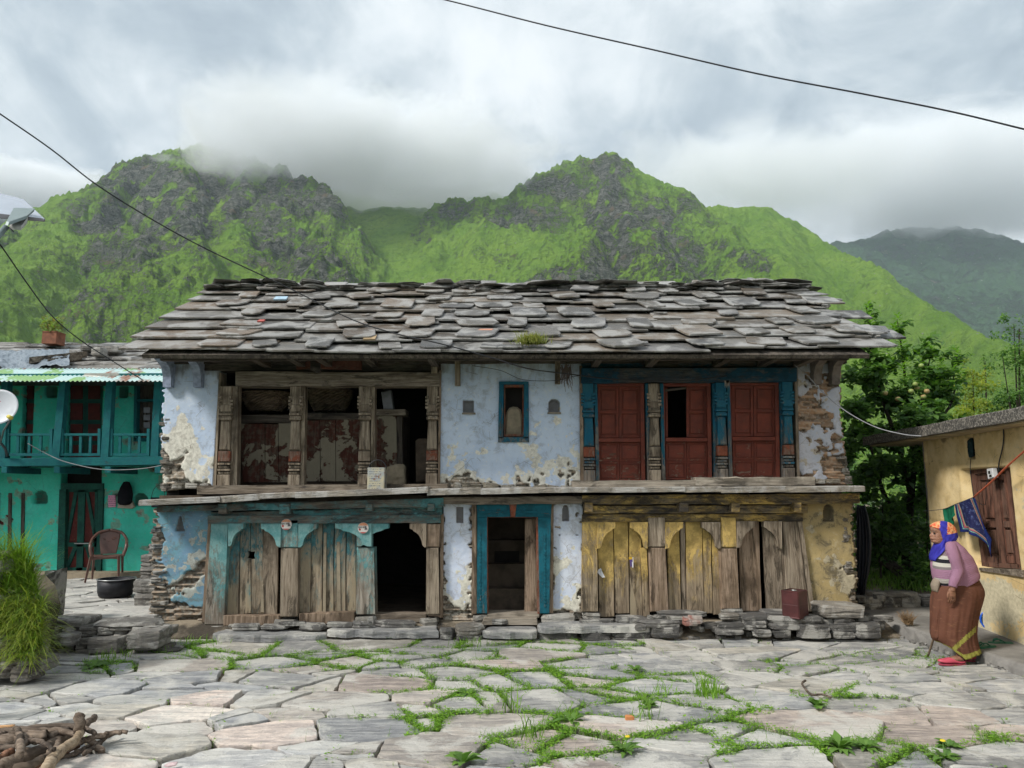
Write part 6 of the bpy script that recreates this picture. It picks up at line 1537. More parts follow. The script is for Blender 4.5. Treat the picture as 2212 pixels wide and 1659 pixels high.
e = m.math('MINIMUM', m.math('MINIMUM', cs_, m.math('SUBTRACT', 1.0, cs_)), m.math('SUBTRACT', 1.0, ct_)); e = m.math('ADD', e, m.math('MULTIPLY', m.math('SUBTRACT', n, .5), .05))
col = m.mix(m.sm(n, .52, .6), (.012,.014,.06), (.06,.08,.18))
def bandm(lo, hi, c, col): return m.mix(m.math('MULTIPLY', m.math('GREATER_THAN', e, lo), m.math('LESS_THAN', e, hi)), col, c)
col = bandm(-1, .10, (.008,.018,.10), col); col = bandm(.10, .13, (.16,.28,.22), col); col = bandm(.15, .19, (.34,.09,.10), col); col = bandm(.19, .215, (.28,.27,.17), col)
M_SCARF = m.out(col, .75, m.bump(n, .2, .003), .2)
tag(cloth('printed_scarf', poly_at([(0,2062,1091,8.75),(.5,2084,1082,8.52),(1,2104,1073,8.34)]), poly_at([(0,2078,1149,8.7),(.35,2094,1150,8.5),(.55,2112,1160,8.4),(.8,2146,1204,8.3),(.9,2147,1192,8.28),(1,2140,1165,8.25)]), M_SCARF, 50, 40, 2.2, .035), 'navy scarf with a pink and green border hanging on the washing line', 'scarf')
# ------------------------------------------------------------ the old woman with her stick
YW = gnd(2060, 1434).y + .06
wo = thing('person', 'stooped old woman in a mauve cardigan and brown sari walking left with a stick', 'person', gnd(2070, 1434))
def loft(rings, n=28, caps=(True, True), pleat=None, sup=1.0, attr=None):
    """rings: (front pixel, back pixel, half width towards and away from us); the body is seen from its side"""
    V = []; F = []; A = []
    for i, (fx, fy, bx, by, hd) in enumerate(rings):
        a, b = at(fx, fy, YW), at(bx, by, YW); c = (a+b)/2; u = (a-b)/2
        for k in range(n):
            th = 2*pi*k/n; q = 1.0
            if pleat: q = 1 + pleat(i, th)
            V.append(c + u*cos(th)*q + Vector((0, -hd*sin(th)*q, 0))); A.append((th, i/(len(rings)-1)))
    for i in range(len(rings)-1):
        for k in range(n): j = (k+1) % n; F.append((i*n+k, i*n+j, (i+1)*n+j, (i+1)*n+k))
    if caps[0]: F.append(tuple(range(n-1, -1, -1)))
    if caps[1]: F.append(tuple(range((len(rings)-1)*n, len(rings)*n)))
    return V, F, A
def smooth_rings(rs, k=4):
    P = [Vector(r[:4]) if False else r for r in rs]; o = []
    E = [tuple(2*a-b for a, b in zip(P[0], P[1]))] + P + [tuple(2*a-b for a, b in zip(P[-1], P[-2]))]
    for i in range(1, len(E)-2):
        for j in range(k):
            t = j/k; o.append(tuple(.5*((2*b) + (c-a)*t + (2*a-5*b+4*c-d)*t*t + (3*b-a-3*c+d)*t**3) for a, b, c, d in zip(E[i-1], E[i], E[i+1], E[i+2])))
    o.append(P[-1]); return o
# body: one continuous figure under the clothes (legs, trunk, neck, far arm)
M_SKIN = plain('weathered_skin', (.26,.125,.075), .6, .35, var=.35, scale=40, bump=.4)
# sari
sr = smooth_rings([(2034,1262,2104,1240,.14),(2024,1270,2112,1254,.155),(2018,1284,2121,1276,.175),(2016,1304,2117,1298,.18),(2016,1330,2110,1322,.175),(2015,1350,2105,1348,.17),(2014,1368,2104,1372,.165),(2018,1380,2108,1392,.16),(2026,1386,2114,1410,.16)], 8)
def plt(i, th):
    i = i/2; t = i/len(sr)*2; fr = max(0, cos(th))
    return (.022 + .035*fr)*(t+.15)*sin(th*11 + 2.2*t) + .020*sin(th*6 - 5*t) + .018*t*sin(th*27)
V, F, A = loft(sr, 180, (True, False), plt)
for i, (th, t) in enumerate(A):        # the near side of the hem hangs lower
    if t > .6: V[i] = V[i] + Vector((0, 0, -.10*((t-.6)/.4)**1.5*max(0, sin(th))*max(0, 1-abs(cos(th)-.15)*1.1)))
m = Mat('brown_sari_cloth'); co = m.coord('Object'); n = m.noise(m.coord('Object', (1, 1, 3)), 14, 6, .6); n2 = m.noise(co, 5, 5, .6); hem = m.attr('hem')
col = m.mix(m.sm(n2, .35, .65), (.095,.040,.025), (.128,.053,.033)); col = m.mix(m.sm(n, .55, .7), col, (.16,.075,.045))
col = m.mix(m.math('MULTIPLY', m.sm(hem, .52, .56), m.sm(m.noise(co, 30, 4), .2, .5)), col, (.27,.26,.055))
M_SARI = m.out(col, .85, m.bump(n, .3, .006), .15)
o = mesh('sari', V, F, M_SARI, wo, True); hv = []
for i, (th, t) in enumerate(A):
    px, py = proj(V[i]); near = sin(th) > -.1
    h = 1.0 if t > .93 else 0.0
    ln_y = 1361 + (1413-1361)*(2105-px)/57.0            # the diagonal green border on the near side
    if near and 2040 < px < 2108: h = max(h, 1.0 if abs(py-ln_y) < 6.5 else (0 if t < .93 else (1.0 if py > ln_y - 6 else h)))
    hv.append(h)
a = o.data.attributes.new('hem', 'FLOAT', 'POINT'); a.data.foreach_set('value', hv); o.modifiers.new('solid', 'SOLIDIFY').thickness = .004
# hanging fold of the sari at the front
mesh('sari_fold', *loft(smooth_rings([(2020,1262,2032,1264,.04),(2017,1275,2031,1277,.05),(2016,1296,2029,1298,.05),(2014,1330,2030,1334,.06),(2012,1362,2030,1366,.06),(2013,1378,2028,1380,.05)], 3), 30, pleat=lambda i, th: .12*sin(th*5+i))[:2], M_SARI, wo, True)
mesh('waist_cloth', *loft(smooth_rings([(2018,1250,2030,1252,.05),(2013,1262,2027,1266,.06),(2015,1276,2024,1280,.05)], 3), 16)[:2], plain('pale_waist_cloth', (.26,.21,.16), .9, .1), wo, True)
# cardigan
cr_ = smooth_rings([(2040,1277,2112,1243,.165),(2030,1268,2110,1234,.17),(2019,1250,2105,1221,.178),(2015,1230,2099,1207,.175),(2015,1212,2089,1194,.17),(2019,1196,2077,1181,.155),(2025,1184,2066,1171,.12),(2030,1175,2056,1163,.08),(2034,1170,2050,1161,.06)], 4)
V, F, A = loft(cr_, 72, (False, True), lambda i, th: .010*sin(i*1.1 + th*2)*(1 if abs(sin(th)) > .3 else .3))
m = Mat('mauve_knit'); co = m.coord('Object'); th_, tt_ = m.attr('th'), m.attr('tt')
w1 = m.math('SINE', m.math('MULTIPLY', th_, 95.0)); w2 = m.math('SINE', m.math('MULTIPLY', tt_, 210.0))
base = m.mix(m.noise(co, 12, 4), (.27,.135,.205), (.37,.20,.29)); base = m.mix(m.math('MULTIPLY', m.sm(w1, -.2, .8), .28), base, (.50,.32,.42))
fr = m.math('LESS_THAN', th_, 1.05)
bd = m.ramp(m.math('ADD', tt_, m.math('MULTIPLY', th_, .05)), [(0, (.33,.18,.26)), (.12, (.33,.18,.26)), (.17, (.03,.03,.035)), (.21, (.44,.40,.36)), (.27, (.33,.18,.26)), (.40, (.20,.17,.17)), (.44, (.52,.49,.43)), (.50, (.02,.02,.025)), (.56, (.50,.47,.41)), (.62, (.22,.16,.17)), (.70, (.33,.19,.27))], 'CONSTANT')
col = m.mix(fr, base, bd)
M_KNIT = m.out(col, .95, m.bump(m.math('ADD', w1, m.math('MULTIPLY', w2, .4)), .5, .004), .1)
o = mesh('cardigan', V, F, M_KNIT, wo, True)
for nm, q in (('th', [min(abs(a[0]), 99) for a in A]), ('tt', [a[1] for a in A])): a_ = o.data.attributes.new(nm, 'FLOAT', 'POINT'); a_.data.foreach_set('value', q)
o.modifiers.new('solid', 'SOLIDIFY').thickness = .006
# near arm and sleeve, hand with five fingers
YA = YW - .17
def limb(name, pts, mat, nn=16, parent=wo, sub=5):
    P = catmull([at(p[0], p[1], YA + p[3]) for p in pts], sub); R = []
    for i in range(len(pts)-1): 
        for j in range(sub): R.append(pts[i][2] + (pts[i+1][2]-pts[i][2])*j/sub)
    R.append(pts[-1][2]); v, f = tube(P, R, nn); o = mesh(name, v, f, mat, parent, True); return o, P, R
o, P, R = limb('sleeve', [(2054,1176,.050,.07),(2056,1188,.060,.03),(2062,1206,.056,.0),(2067,1222,.050,-.01),(2069,1232,.053,-.01),(2065,1246,.047,-.02),(2060,1258,.043,-.03),(2058,1268,.038,-.035)], M_KNIT, 24)
nv = len(o.data.vertices)
for nm, q in (('th', [1.2 + (k % 24)/24*6.28 for k in range(nv)]), ('tt', [(k//24)/31.0 for k in range(nv)])): a_ = o.data.attributes.new(nm, 'FLOAT', 'POINT'); a_.data.foreach_set('value', q)
hy = -.035
limb('forearm', [(2059,1262,.030,hy),(2058,1270,.026,hy),(2057,1277,.027,hy)], M_SKIN, 12)
hd_ = at(2056, 1282, YA+hy)
v, f = lathe([(.012, -.055), (.026, -.04), (.034, -.015), (.036, .01), (.03, .035), (.02, .045)], (0, 0, 0), 14)
mesh('palm', [hd_ + Vector((p.x*1.15, p.y*.55, -p.z)) for p in v], [q[::-1] for q in f], M_SKIN, wo, True)
for k, (dx, L) in enumerate(((-.028, .055), (-.010, .068), (.008, .066), (.024, .052))):
    b = hd_ + Vector((dx, 0, -.035)); p = [b + Vector((0, 0, .02)), b, b + Vector((dx*.1, .004, -L*.45)), b + Vector((dx*.15, .016, -L*.78)), b + Vector((dx*.1, .03, -L))]
    mesh('finger', *tube(p, [.0095, .0095, .0088, .008, .006], 8), M_SKIN, wo, True)
mesh('thumb', *tube([hd_ + Vector((-.028, 0, .02)), hd_ + Vector((-.042, -.004, -.008)), hd_ + Vector((-.045, -.002, -.035)), hd_ + Vector((-.038, .004, -.055))], [.011, .0115, .0095, .007], 8), M_SKIN, wo, True)
# head
def hv_(px, py): return at(px, py, YW)
prof = [(1180,2030,2050,.045),(1176,2024,2050,.05),(1172,2015,2050,.056),(1169,2012.2,2052,.062),(1166,2012.4,2055,.066),(1163,2011,2057,.069),(1160,2013,2059,.071),(1156,2012.5,2060,.073),(1152,2013,2061,.074),(1148,2012.5,2061,.075),(1144,2010.6,2061,.076),(1140,2011,2060,.075),(1136,2013.5,2058,.071),(1132,2018,2054,.06),(1129,2026,2047,.04),(1127.5,2034,2041,.015)]
pr = smooth_rings([(a, b, c, d, 0) for a, b, c, d in prof], 3)
V = []; F = []; n = 40
for (py, fx, bx, hw, _) in pr:
    a, b = hv_(fx, py), hv_(bx, py); c = (a+b)/2; u = (a-b)/2
    for k in range(n):
        th = 2*pi*k/n; y = -hw*sin(th); p = c + u*cos(th) + Vector((0, y, 0))
        if cos(th) > 0:
            ns = math.exp(-(y/.011)**2)*max(0, 1-abs(py-1157.5)/8.0)**.8*(.026 if py > 1150 else .018)
            ey = -math.exp(-((abs(y)-.032)/.013)**2)*math.exp(-((py-1151.5)/2.6)**2)*.009
            ch = math.exp(-((abs(y)-.045)/.018)**2)*math.exp(-((py-1158)/4.0)**2)*.006
            mo = -math.exp(-(y/.024)**2)*math.exp(-((py-1164.5)/.9)**2)*.006
            p = p + u.normalized()*(ns + ey + ch + mo)
        V.append(p)
for i in range(len(pr)-1):
    for k in range(n): j = (k+1) % n; F.append((i*n+k, i*n+j, (i+1)*n+j, (i+1)*n+k))
F.append(tuple(range((len(pr)-1)*n, len(pr)*n)))
m = Mat('wrinkled_face_skin'); co = m.coord('Object'); n1 = m.noise(m.coord('Object', (1, 1, 2.4)), 45, 6, .7); n2 = m.noise(co, 12, 4)
M_FACE = m.out(m.mix(m.sm(n1, .4, .65), (.20,.09,.055), (.34,.18,.115)), .55, m.bump(n1, .6, .004), .35)
mesh('head', V, F, M_FACE, wo, True)
for s in (-1, 1):
    e = hv_(2013.2, 1151.6) + Vector((.004, s*.034, 0)); mesh('eye', *lathe([(0, -.010), (.006, -.008), (.0095, 0), (.006, .008), (0, .010)], e, 10, (0, 1, 0)), plain('dark_eye', (.015,.01,.01), .2, .6), wo, True)
    mesh('eyebrow', *tube([hv_(2011.0, 1147.6) + Vector((.0, s*.018, 0)), hv_(2012, 1146.8) + Vector((.0, s*.036, 0)), hv_(2015, 1148.4) + Vector((.004, s*.056, 0))], [.002, .003, .0015], 6), plain('grey_hair', (.16,.15,.14), .8), wo, True)
mesh('lips', *tube([hv_(2011.6, 1164.2) + Vector((.006, -.026, 0)), hv_(2010.4, 1164.4), hv_(2011.6, 1164.2) + Vector((.006, .026, 0))], [.002, .004, .002], 6), plain('lip_skin', (.22,.08,.06), .5), wo, True)
# head scarf: a shell open towards the face
m = Mat('orange_blue_scarf'); co = m.coord('Object'); bl = m.attr('blue'); n1 = m.noise(co, 38, 5, .7, 1.0); n2 = m.noise(co, 70, 3, .6)
orc = m.mix(m.sm(n1, .46, .52), (.62,.10,.05), (.66,.36,.16)); orc = m.mix(m.sm(n2, .6, .66), orc, (.16,.06,.10))
blc = m.mix(m.sm(m.noise(m.coord('Object', (1,1,.4)), 16, 4), .4, .65), (.025,.022,.22), (.04,.04,.34))
M_HS = m.out(m.mix(m.sm(m.math('ADD', bl, m.math('MULTIPLY', m.math('SUBTRACT', n1, .5), .25)), .45, .55), orc, blc), .8, m.bump(m.noise(m.coord('Object', (1,1,.5)), 30, 4), .5, .006), .15)
hs = smooth_rings([(2020,1186,2056,1172,.075),(2022,1180,2061,1168,.082),(2022,1174,2065,1163,.088),(2020,1168,2067,1158,.090),(2016,1160,2066,1151,.092),(2014,1152,2064,1145,.092),(2012,1144,2061,1139,.09),(2010.5,1138,2057,1134,.083),(2012,1133,2052,1130,.07),(2020,1128,2047,1127.5,.045),(2030,1125.5,2040,1125.5,.015)], 4)
V = []; F = []; B = []; n = 60; N_r = len(hs)
for i, (fx, fy, bx, by, hw) in enumerate(hs):
    a, b = hv_(fx, fy), hv_(bx, by); c = (a+b)/2; u = (a-b)/2; t = i/(N_r-1)
    op = .92*max(0, min(1, (.72-t)/.10))*max(.0, min(1, (t+.05)/.15)) if t < .72 else 0
    for k in range(n+1):
        th = op + (2*pi-2*op)*k/n; fold = .022*sin(th*7 + i*.6) + .016*sin(th*13 - i*.8)
        V.append(c + u*cos(th)*(1+fold*.7) + Vector((0, -hw*sin(th)*(1+fold), 0)))
        px, py = proj(V[-1]); xb = 2031 + (py-1127)*-.05
        bb_ = 1.0 if (px > xb and px < xb+16) or (py > 1150 + (2067-px)*.25 and px > 2040) or py > 1168 else 0.0
        B.append(bb_)
for i in range(N_r-1):
    for k in range(n): F.append((i*(n+1)+k, i*(n+1)+k+1, (i+1)*(n+1)+k+1, (i+1)*(n+1)+k))
o = mesh('head_scarf', V, F, M_HS, wo, True); a_ = o.data.attributes.new('blue', 'FLOAT', 'POINT'); a_.data.foreach_set('value', B); o.modifiers.new('solid', 'SOLIDIFY').thickness = .005
dr = smooth_rings([(2024,1166,2044,1160,.075),(2021,1176,2044,1172,.088),(2018,1186,2037,1182,.10),(2014,1196,2029,1192,.095),(2012,1204,2022,1202,.07),(2013,1211,2017,1210,.05)], 4)
V, F, A = loft(dr, 40, (True, True), lambda i, th: .09*sin(th*6+i*.4)); o = mesh('scarf_end', V, F, M_HS, wo, True); a_ = o.data.attributes.new('blue', 'FLOAT', 'POINT'); a_.data.foreach_set('value', [1.0]*len(V))
# ankles and pink slip-on shoes
M_PKS = plain('pink_rubber', (.50,.07,.11), .5, .4, var=.2)
for (toe, heel, dy, anx) in (((2026,1424),(2085,1436),-.09,2073),((2072,1430),(2123,1432),.09,2108)):
    g0 = gnd(*toe); Yf = gnd((toe[0]+heel[0])/2, 1436).y if dy < 0 else YW + .07
    A, B = Vector((at(toe[0], 1425, Yf).x, Yf, 0)), Vector((at(heel[0], 1435, Yf).x, Yf, 0)); L = (B-A).length
    V = []; F = []; nn = 16; st = [(0,.012,.012,.035),(.06,.034,.030,.026),(.2,.045,.045,.016),(.4,.046,.060,.012),(.55,.042,.062,.012),(.75,.038,.032,.012),(.92,.036,.034,.012),(1,.02,.024,.014)]
    for (t, hw, hh, z0) in st:
        c = A.lerp(B, t)
        for k in range(nn): th = 2*pi*k/nn; V.append(c + Vector((0, hw*cos(th)*(1 if sin(th) < 0 else .85), z0 + hh*.5 + hh*.5*sin(th))))
    for i in range(len(st)-1):
        for k in range(nn): j = (k+1) % nn; F.append((i*nn+k, i*nn+j, (i+1)*nn+j, (i+1)*nn+k))
    F.append(tuple(range(nn-1, -1, -1))); F.append(tuple(range((len(st)-1)*nn, len(st)*nn)))
    sh_ = mesh('shoe', V, F, M_PKS, wo, True)
    mesh('sole', *prism([A + Vector((L*t, w, .014)) for t, w in ((0,0),(.08,-.035),(.3,-.05),(.7,-.042),(.95,-.034),(1,0),(.95,.034),(.7,.04),(.3,.048),(.08,.035))], (0, 0, -.014), .003), plain('dark_pink_sole', (.30,.04,.07), .6), sh_)
    ax_ = at(anx, 1430, Yf).x
    mesh('foot', *tube([Vector((ax_-.10, Yf, .045)), Vector((ax_-.04, Yf, .055)), Vector((ax_+.005, Yf, .06)), Vector((ax_+.012, Yf+.01, .11)), Vector((ax_+.01, Yf+.02, .2))], [.028, .034, .038, .034, .042], 14), M_SKIN, wo, True)
st_ = [at(2026, 1300, YW+.02), at(2024, 1340, YW+.02), at(2018, 1374, YW+.02), Vector(gnd(2004, 1419))]
tag(mesh('walking_stick', *tube(catmull(st_, 6), [.014]*13 + [.011]*6, 8), WB_V, None, True), 'thin wooden walking stick under the sari of the stooped woman', 'stick')
# far hand closed on the stick behind the sari fold
mesh('far_hand', *tube([at(2045, 1262, YW+.12), at(2034, 1282, YW+.10), at(2027, 1298, YW+.04), at(2025, 1306, YW+.02)], [.035, .03, .03, .024], 10), M_SKIN, wo, True)
# ------------------------------------------------------------ trees, bushes, undergrowth
rg_ = np.random.RandomState(17)
def leafcloud(cl, rng, shape=.5, upb=.7):
    """cl: (centre, radii, number, leaf length); leaves are folded quads, denser towards each clump's rim"""
    VV = []; TT = []
    for c, r, n, L in [(tuple(np.array(c) + rng.normal(size=3)*np.array(r)*.55), tuple(np.array(r)*rng.uniform(.3, .55)), max(8, int(n/7)), L) for c, r, n, L in cl for _ in range(6)]:
        d = rng.normal(size=(n, 3)); d /= np.linalg.norm(d, axis=1)[:, None]; rad = rng.rand(n)**.45
        P = np.array(c) + d*rad[:, None]*np.array(r)
        l = L*(.6 + .7*rng.rand(n)); a = rng.rand(n)*6.28; el = rng.normal(-.25, .5, n)
        D = np.stack([np.cos(a)*np.cos(el), np.sin(a)*np.cos(el), np.sin(el)], 1)
        U = np.stack([rng.normal(0, 1-upb, n), rng.normal(-.3, 1-upb, n), np.ones(n)*.9], 1); S = np.cross(D, U); S /= np.linalg.norm(S, axis=1)[:, None] + 1e-9
        Nn = np.cross(S, D); w = (l*shape*.5)[:, None]; l = l[:, None]
        v = np.stack([P, P + D*l*.45 + S*w + Nn*l*.08, P + D*l, P + D*l*.45 - S*w + Nn*l*.08], 1)
        VV.append(v.reshape(-1, 3)); TT.append(np.repeat(np.clip(rng.rand(n)*.8 + .25*d[:, 2], 0, 1), 4))
    V = np.concatenate(VV); n = len(V)//4; i = np.arange(n)[:, None]*4
    return V, np.concatenate([i+np.array([[0,1,2]]), i+np.array([[0,2,3]])]), np.concatenate(TT)
M_LAP = leafmat('apple_leaf', (.035,.095,.022), (.14,.26,.05), .4)
M_LBR = leafmat('young_bright_leaf', (.08,.19,.03), (.20,.36,.05), .45)
M_LYE = leafmat('yellow_green_leaf', (.14,.20,.03), (.34,.36,.05), .45)
M_LDK = leafmat('dark_bush_leaf', (.03,.08,.022), (.11,.21,.045), .35)
M_LMID = leafmat('mid_green_leaf', (.05,.13,.03), (.16,.28,.06), .4)
M_BARK = plain('dark_bark', (.045,.038,.03), .9, .1, var=.5, scale=20, bump=.8)
def tree(name, label, Y, branches, clumps, leafm, L, shape=.55, extra=None, group=None, cat='tree'):
    b0 = at(*branches[0][0][0], Y); r = thing(name, label, cat, (b0.x, Y, b0.z), group)
    for i, (pts, r0, r1) in enumerate(branches):
        P = catmull([at(x, y, Y + (dz[0] if dz else 0)) for (x, y, *dz) in pts], 4); k = len(P)
        mesh('trunk' if i == 0 else 'branch', *tube(P, [r0 + (r1-r0)*j/(k-1) for j in range(k)], 8), M_BARK, r, True)
    V, Fq, T = leafcloud([(tuple(at(x, y, Y+dy)), (rx, ry, rz), n, L*uni(.85, 1.15)) for (x, y, dy, rx, ry, rz, n) in clumps], rg_, shape)
    npmesh('crown', V, Fq, leafm, r, False, {'tint': T}); return r
# apple tree behind the right end of the house
br = [([(1962,1310),(1958,1200),(1966,1100),(1975,1000),(1985,900)], .085, .03),
      ([(1965,1180),(1930,1110),(1900,1040),(1880,960)], .05, .02), ([(1970,1080),(1940,960),(1905,860),(1882,760),(1872,665)], .045, .008),
      ([(1975,1000),(2010,930),(2050,880),(2068,820)], .04, .012), ([(1978,980),(1960,860),(1950,770),(1938,690)], .035, .008), ([(1985,900),(2000,820),(2012,757)], .02, .006),
      ([(2050,880),(2062,800),(2068,765)], .012, .005), ([(1880,960),(1860,930),(1835,915)], .02, .01)]
cl = [(1875,690,0,.16,.2,.22,90),(1870,735,0,.22,.3,.2,150),(1895,790,0,.3,.4,.2,330),(1940,715,0,.12,.15,.18,80),(1935,770,0,.2,.3,.2,180),(1905,840,0,.45,.5,.35,850),(1960,850,0,.5,.6,.35,1000),(2020,830,.1,.35,.5,.3,520),(2050,870,.1,.28,.4,.28,420),
      (1870,900,0,.35,.5,.35,700),(1930,920,0,.55,.6,.4,1300),(1995,900,.1,.45,.6,.35,900),(1860,980,0,.25,.5,.4,500),(1910,1000,.1,.5,.6,.4,1100),(1970,980,.1,.45,.6,.4,900),(1880,1080,.1,.35,.5,.5,800),(1940,1090,.1,.4,.6,.5,1000),(1985,1080,.1,.3,.5,.5,700),(2035,925,.1,.3,.4,.2,300),
      (1890,1180,.2,.4,.5,.45,800),(1950,1180,.2,.4,.5,.45,800),(2000,1190,.2,.2,.4,.4,300),(2012,768,0,.08,.1,.1,40),(2066,790,0,.1,.1,.22,70),(1838,930,.1,.2,.4,.35,260),(1980,800,.1,.25,.3,.2,200)]
ap = tree('apple_tree', 'dense dark green apple tree bearing pale apples behind the old house', 11.6, br, cl, M_LAP, .125, .66)
M_APL = Mat('apple_skin'); n_ = M_APL.noise(M_APL.coord('Object'), 6, 3); M_APL = M_APL.out(M_APL.mix(M_APL.sm(n_, .45, .6), (.24,.32,.09), (.34,.24,.10)), .35)
for x, y in ((1977,830),(1981,838),(1968,845),(1995,857),(1940,862),(1965,885),(1990,790),(1958,896),(1912,849),(2002,845)):
    c_ = at(x, y, 10.95 + uni(-.1, .1)); mesh('apple', *lathe([(0, -.036), (.022, -.034), (.038, -.015), (.041, .005), (.033, .026), (.016, .034), (0, .028)], c_, 14), M_APL, ap, True)
# rosettes of young leaves at the tips of its shoots
V_ = []; F_ = []; T_ = []
for x, y in ((1875,668),(1880,700),(1868,720),(1940,690),(1932,712),(1948,740),(2012,757),(2068,765),(1905,735),(1915,752),(1960,780),(1985,770),(1990,800),(2035,790),(2060,805),(2020,815),(1950,800),(1925,790),(1890,770),(2075,810),(2042,830),(1850,870),(1858,920),(1862,1040)):
    c_ = at(x, y, 11.4)
    for k in range(22):
        a = k*2.4; up = .9 - k*.045; d = Vector((cos(a), sin(a), up)).normalized(); p = c_ + Vector((0, 0, -.012*k + .1)); l = uni(.08, .13); s = d.cross(Vector((0,0,1))).normalized()*l*.24; b = len(V_)
        V_ += [p, p+d*l*.5+s, p+d*l-Vector((0,0,.02)), p+d*l*.5-s]; F_ += [(b, b+1, b+2), (b, b+2, b+3)]; tt = uni(.2, 1); T_ += [tt]*4
tag(leaves('young_shoots', V_, F_, T_, M_LBR, ap), kind='stuff')
def simple_tree(name, label, Y, x0, y0, cl, mat, L, sh=.5, tr=.03, cat='tree', group=None):
    xs = [c[0] for c in cl]; yt = min(c[1] for c in cl); xm = sum(xs)/len(xs)
    br = [([(x0, y0), ((x0+xm)/2, (y0*.6+yt*.4)), (xm, yt+10)], tr, tr*.2)] + [([((x0+xm)/2, y0*.6+yt*.4), (c[0], c[1])], tr*.4, tr*.1) for c in cl[::2]]
    return tree(name, label, Y, br, cl, mat, L, sh, None, group, cat)
simple_tree('shrub', 'yellow green shrub above the slab roof between the two taller trees', 13.5, 2110, 1250, [(2085,850,0,.3,.4,.35,420),(2115,830,0,.35,.4,.35,520),(2100,800,0,.2,.3,.25,260),(2135,880,0,.35,.4,.3,420),(2075,895,0,.35,.4,.25,400),(2120,915,0,.5,.4,.3,500),(2090,945,0,.5,.4,.3,400)], M_LYE, .07, .5, cat='shrub')
simple_tree('tall_tree', 'slender mid green tree cut by the right edge of the frame', 15.5, 2205, 1250, [(2190,700,0,.18,.3,.3,160),(2200,740,0,.3,.4,.35,380),(2195,790,0,.35,.5,.4,620),(2215,850,0,.5,.5,.5,900),(2180,850,0,.35,.4,.35,460),(2205,910,0,.6,.6,.4,800),(2235,780,0,.4,.4,.5,600),(2250,860,0,.5,.5,.5,700),(2165,765,0,.15,.2,.1,60),(2180,735,0,.15,.2,.1,50)], M_LMID, .08, .5, .06)
simple_tree('tree', 'thin twiggy tree with loose leaves behind the yellow green shrub', 16, 2150, 1250, [(2125,770,0,.3,.3,.25,130),(2150,800,0,.4,.4,.3,260),(2145,850,0,.6,.5,.4,600),(2060,905,.3,.6,.5,.35,500),(2160,900,0,.6,.5,.4,600)], M_LMID, .075, .5, .04)
simple_tree('climber', 'leafy climber growing up the far corner of the yellow house', 10.45, 2006, 1300, [(2000,960,0,.14,.15,.22,170),(1998,1020,0,.16,.15,.25,220),(2004,1090,0,.15,.15,.28,260),(2002,1150,-.05,.16,.15,.28,260),(2005,1210,-.1,.16,.15,.28,260),(1985,1240,-.1,.22,.2,.25,260)], M_LMID, .075, .6, .012, cat='climber')
simple_tree('bush', 'dark bush close behind the black sheet by the house corner', 10.9, 1900, 1300, [(1880,1130,0,.2,.3,.4,400),(1910,1120,0,.25,.3,.4,450),(1935,1150,0,.25,.3,.4,420),(1900,1190,0,.3,.3,.3,380),(1965,1180,0,.25,.3,.3,330),(1860,1020,.2,.15,.3,.35,240)], M_LDK, .09, .6, .02, cat='bush')
simple_tree('young_plant', 'bright young leafy plants along the top of the garden wall', 10.6, 1965, 1300, [(1972,1262,-.1,.13,.12,.10,80),(1990,1248,-.1,.12,.12,.12,80),(1945,1270,-.1,.10,.1,.07,50),(1985,1280,-.2,.18,.1,.06,70)], M_LBR, .09, .65, .008, cat='plant')
simple_tree('bright_sapling', 'bright green sapling behind the right end wall of the house', 12.6, 1850, 1250, [(1835,1020,0,.15,.2,.25,120),(1845,1060,0,.2,.2,.2,130),(1835,975,0,.12,.2,.2,70),(1870,1075,0,.2,.2,.2,130)], M_LBR, .12, .7, .01, cat='sapling')
# hedge further off that closes the view, and weeds on the garden soil
V, Fq, T = leafcloud([((uni(5.0, 24), uni(19, 26), uni(.8, 3.0)), (1.1, .9, .8), 420, .14) for k in range(34)] + [((uni(4.8, 9), uni(13.4, 15), uni(.6, 2.6)), (.7, .6, .6), 420, .11) for k in range(16)], rg_, .55)
tag(npmesh('far_bushes', V, Fq, M_LMID, None, False, {'tint': T}), kind='stuff')
pts = []
for k in range(5200):
    x, y = uni(4.45, 8.5), uni(10.15, 13.5); pts.append((x, y, .36 + (y-10.1)*.04, uni(.06, .30), uni(.3, 1.0), rnd(), uni(.003, .006)))
V, Fq, T = blades(pts, rg_); tag(npmesh('garden_grass', V, Fq, M_GRASS, None, False, {'tint': T*.5}), kind='stuff')
# ------------------------------------------------------------ inside the gallery, small things, wires, weeds
m = Mat('peeling_mud_on_red_wood'); co = m.coord('Object'); n1 = m.noise(co, 2.6, 7, .62, .3); g1 = m.noise(m.coord('Object', (1, 1, .06)), 40, 6, .7); n2 = m.noise(co, 14, 6, .6)
wd_ = m.mix(m.sm(n2, .45, .6), (.095,.035,.025), (.12,.085,.065)); wd_ = m.mix(m.sm(g1, .4, .6), m.mix(1, wd_, (.6,.6,.6), 'MULTIPLY'), wd_)
mk = m.sm(n1, .50, .515); M_PEEL = m.out(m.mix(mk, wd_, m.mix(n2, (.19,.165,.12), (.28,.245,.185))), .9, m.bump(m.math('ADD', m.math('MULTIPLY', mk, 2), g1), .8, .012), .15)
ch = thing('grain_chest', 'tall wooden grain chest with peeling mud plaster behind the gallery posts', 'chest', (-3, 10.2, 1.75))
for q in ([(520,915),(572,915),(572,1042),(524,1042)], [(573,916),(600,916),(602,1042),(573,1042)], [(601,914),(634,914),(634,1042),(603,1042)]): pz('board', q, 9.82, .05, M_PEEL, ch)
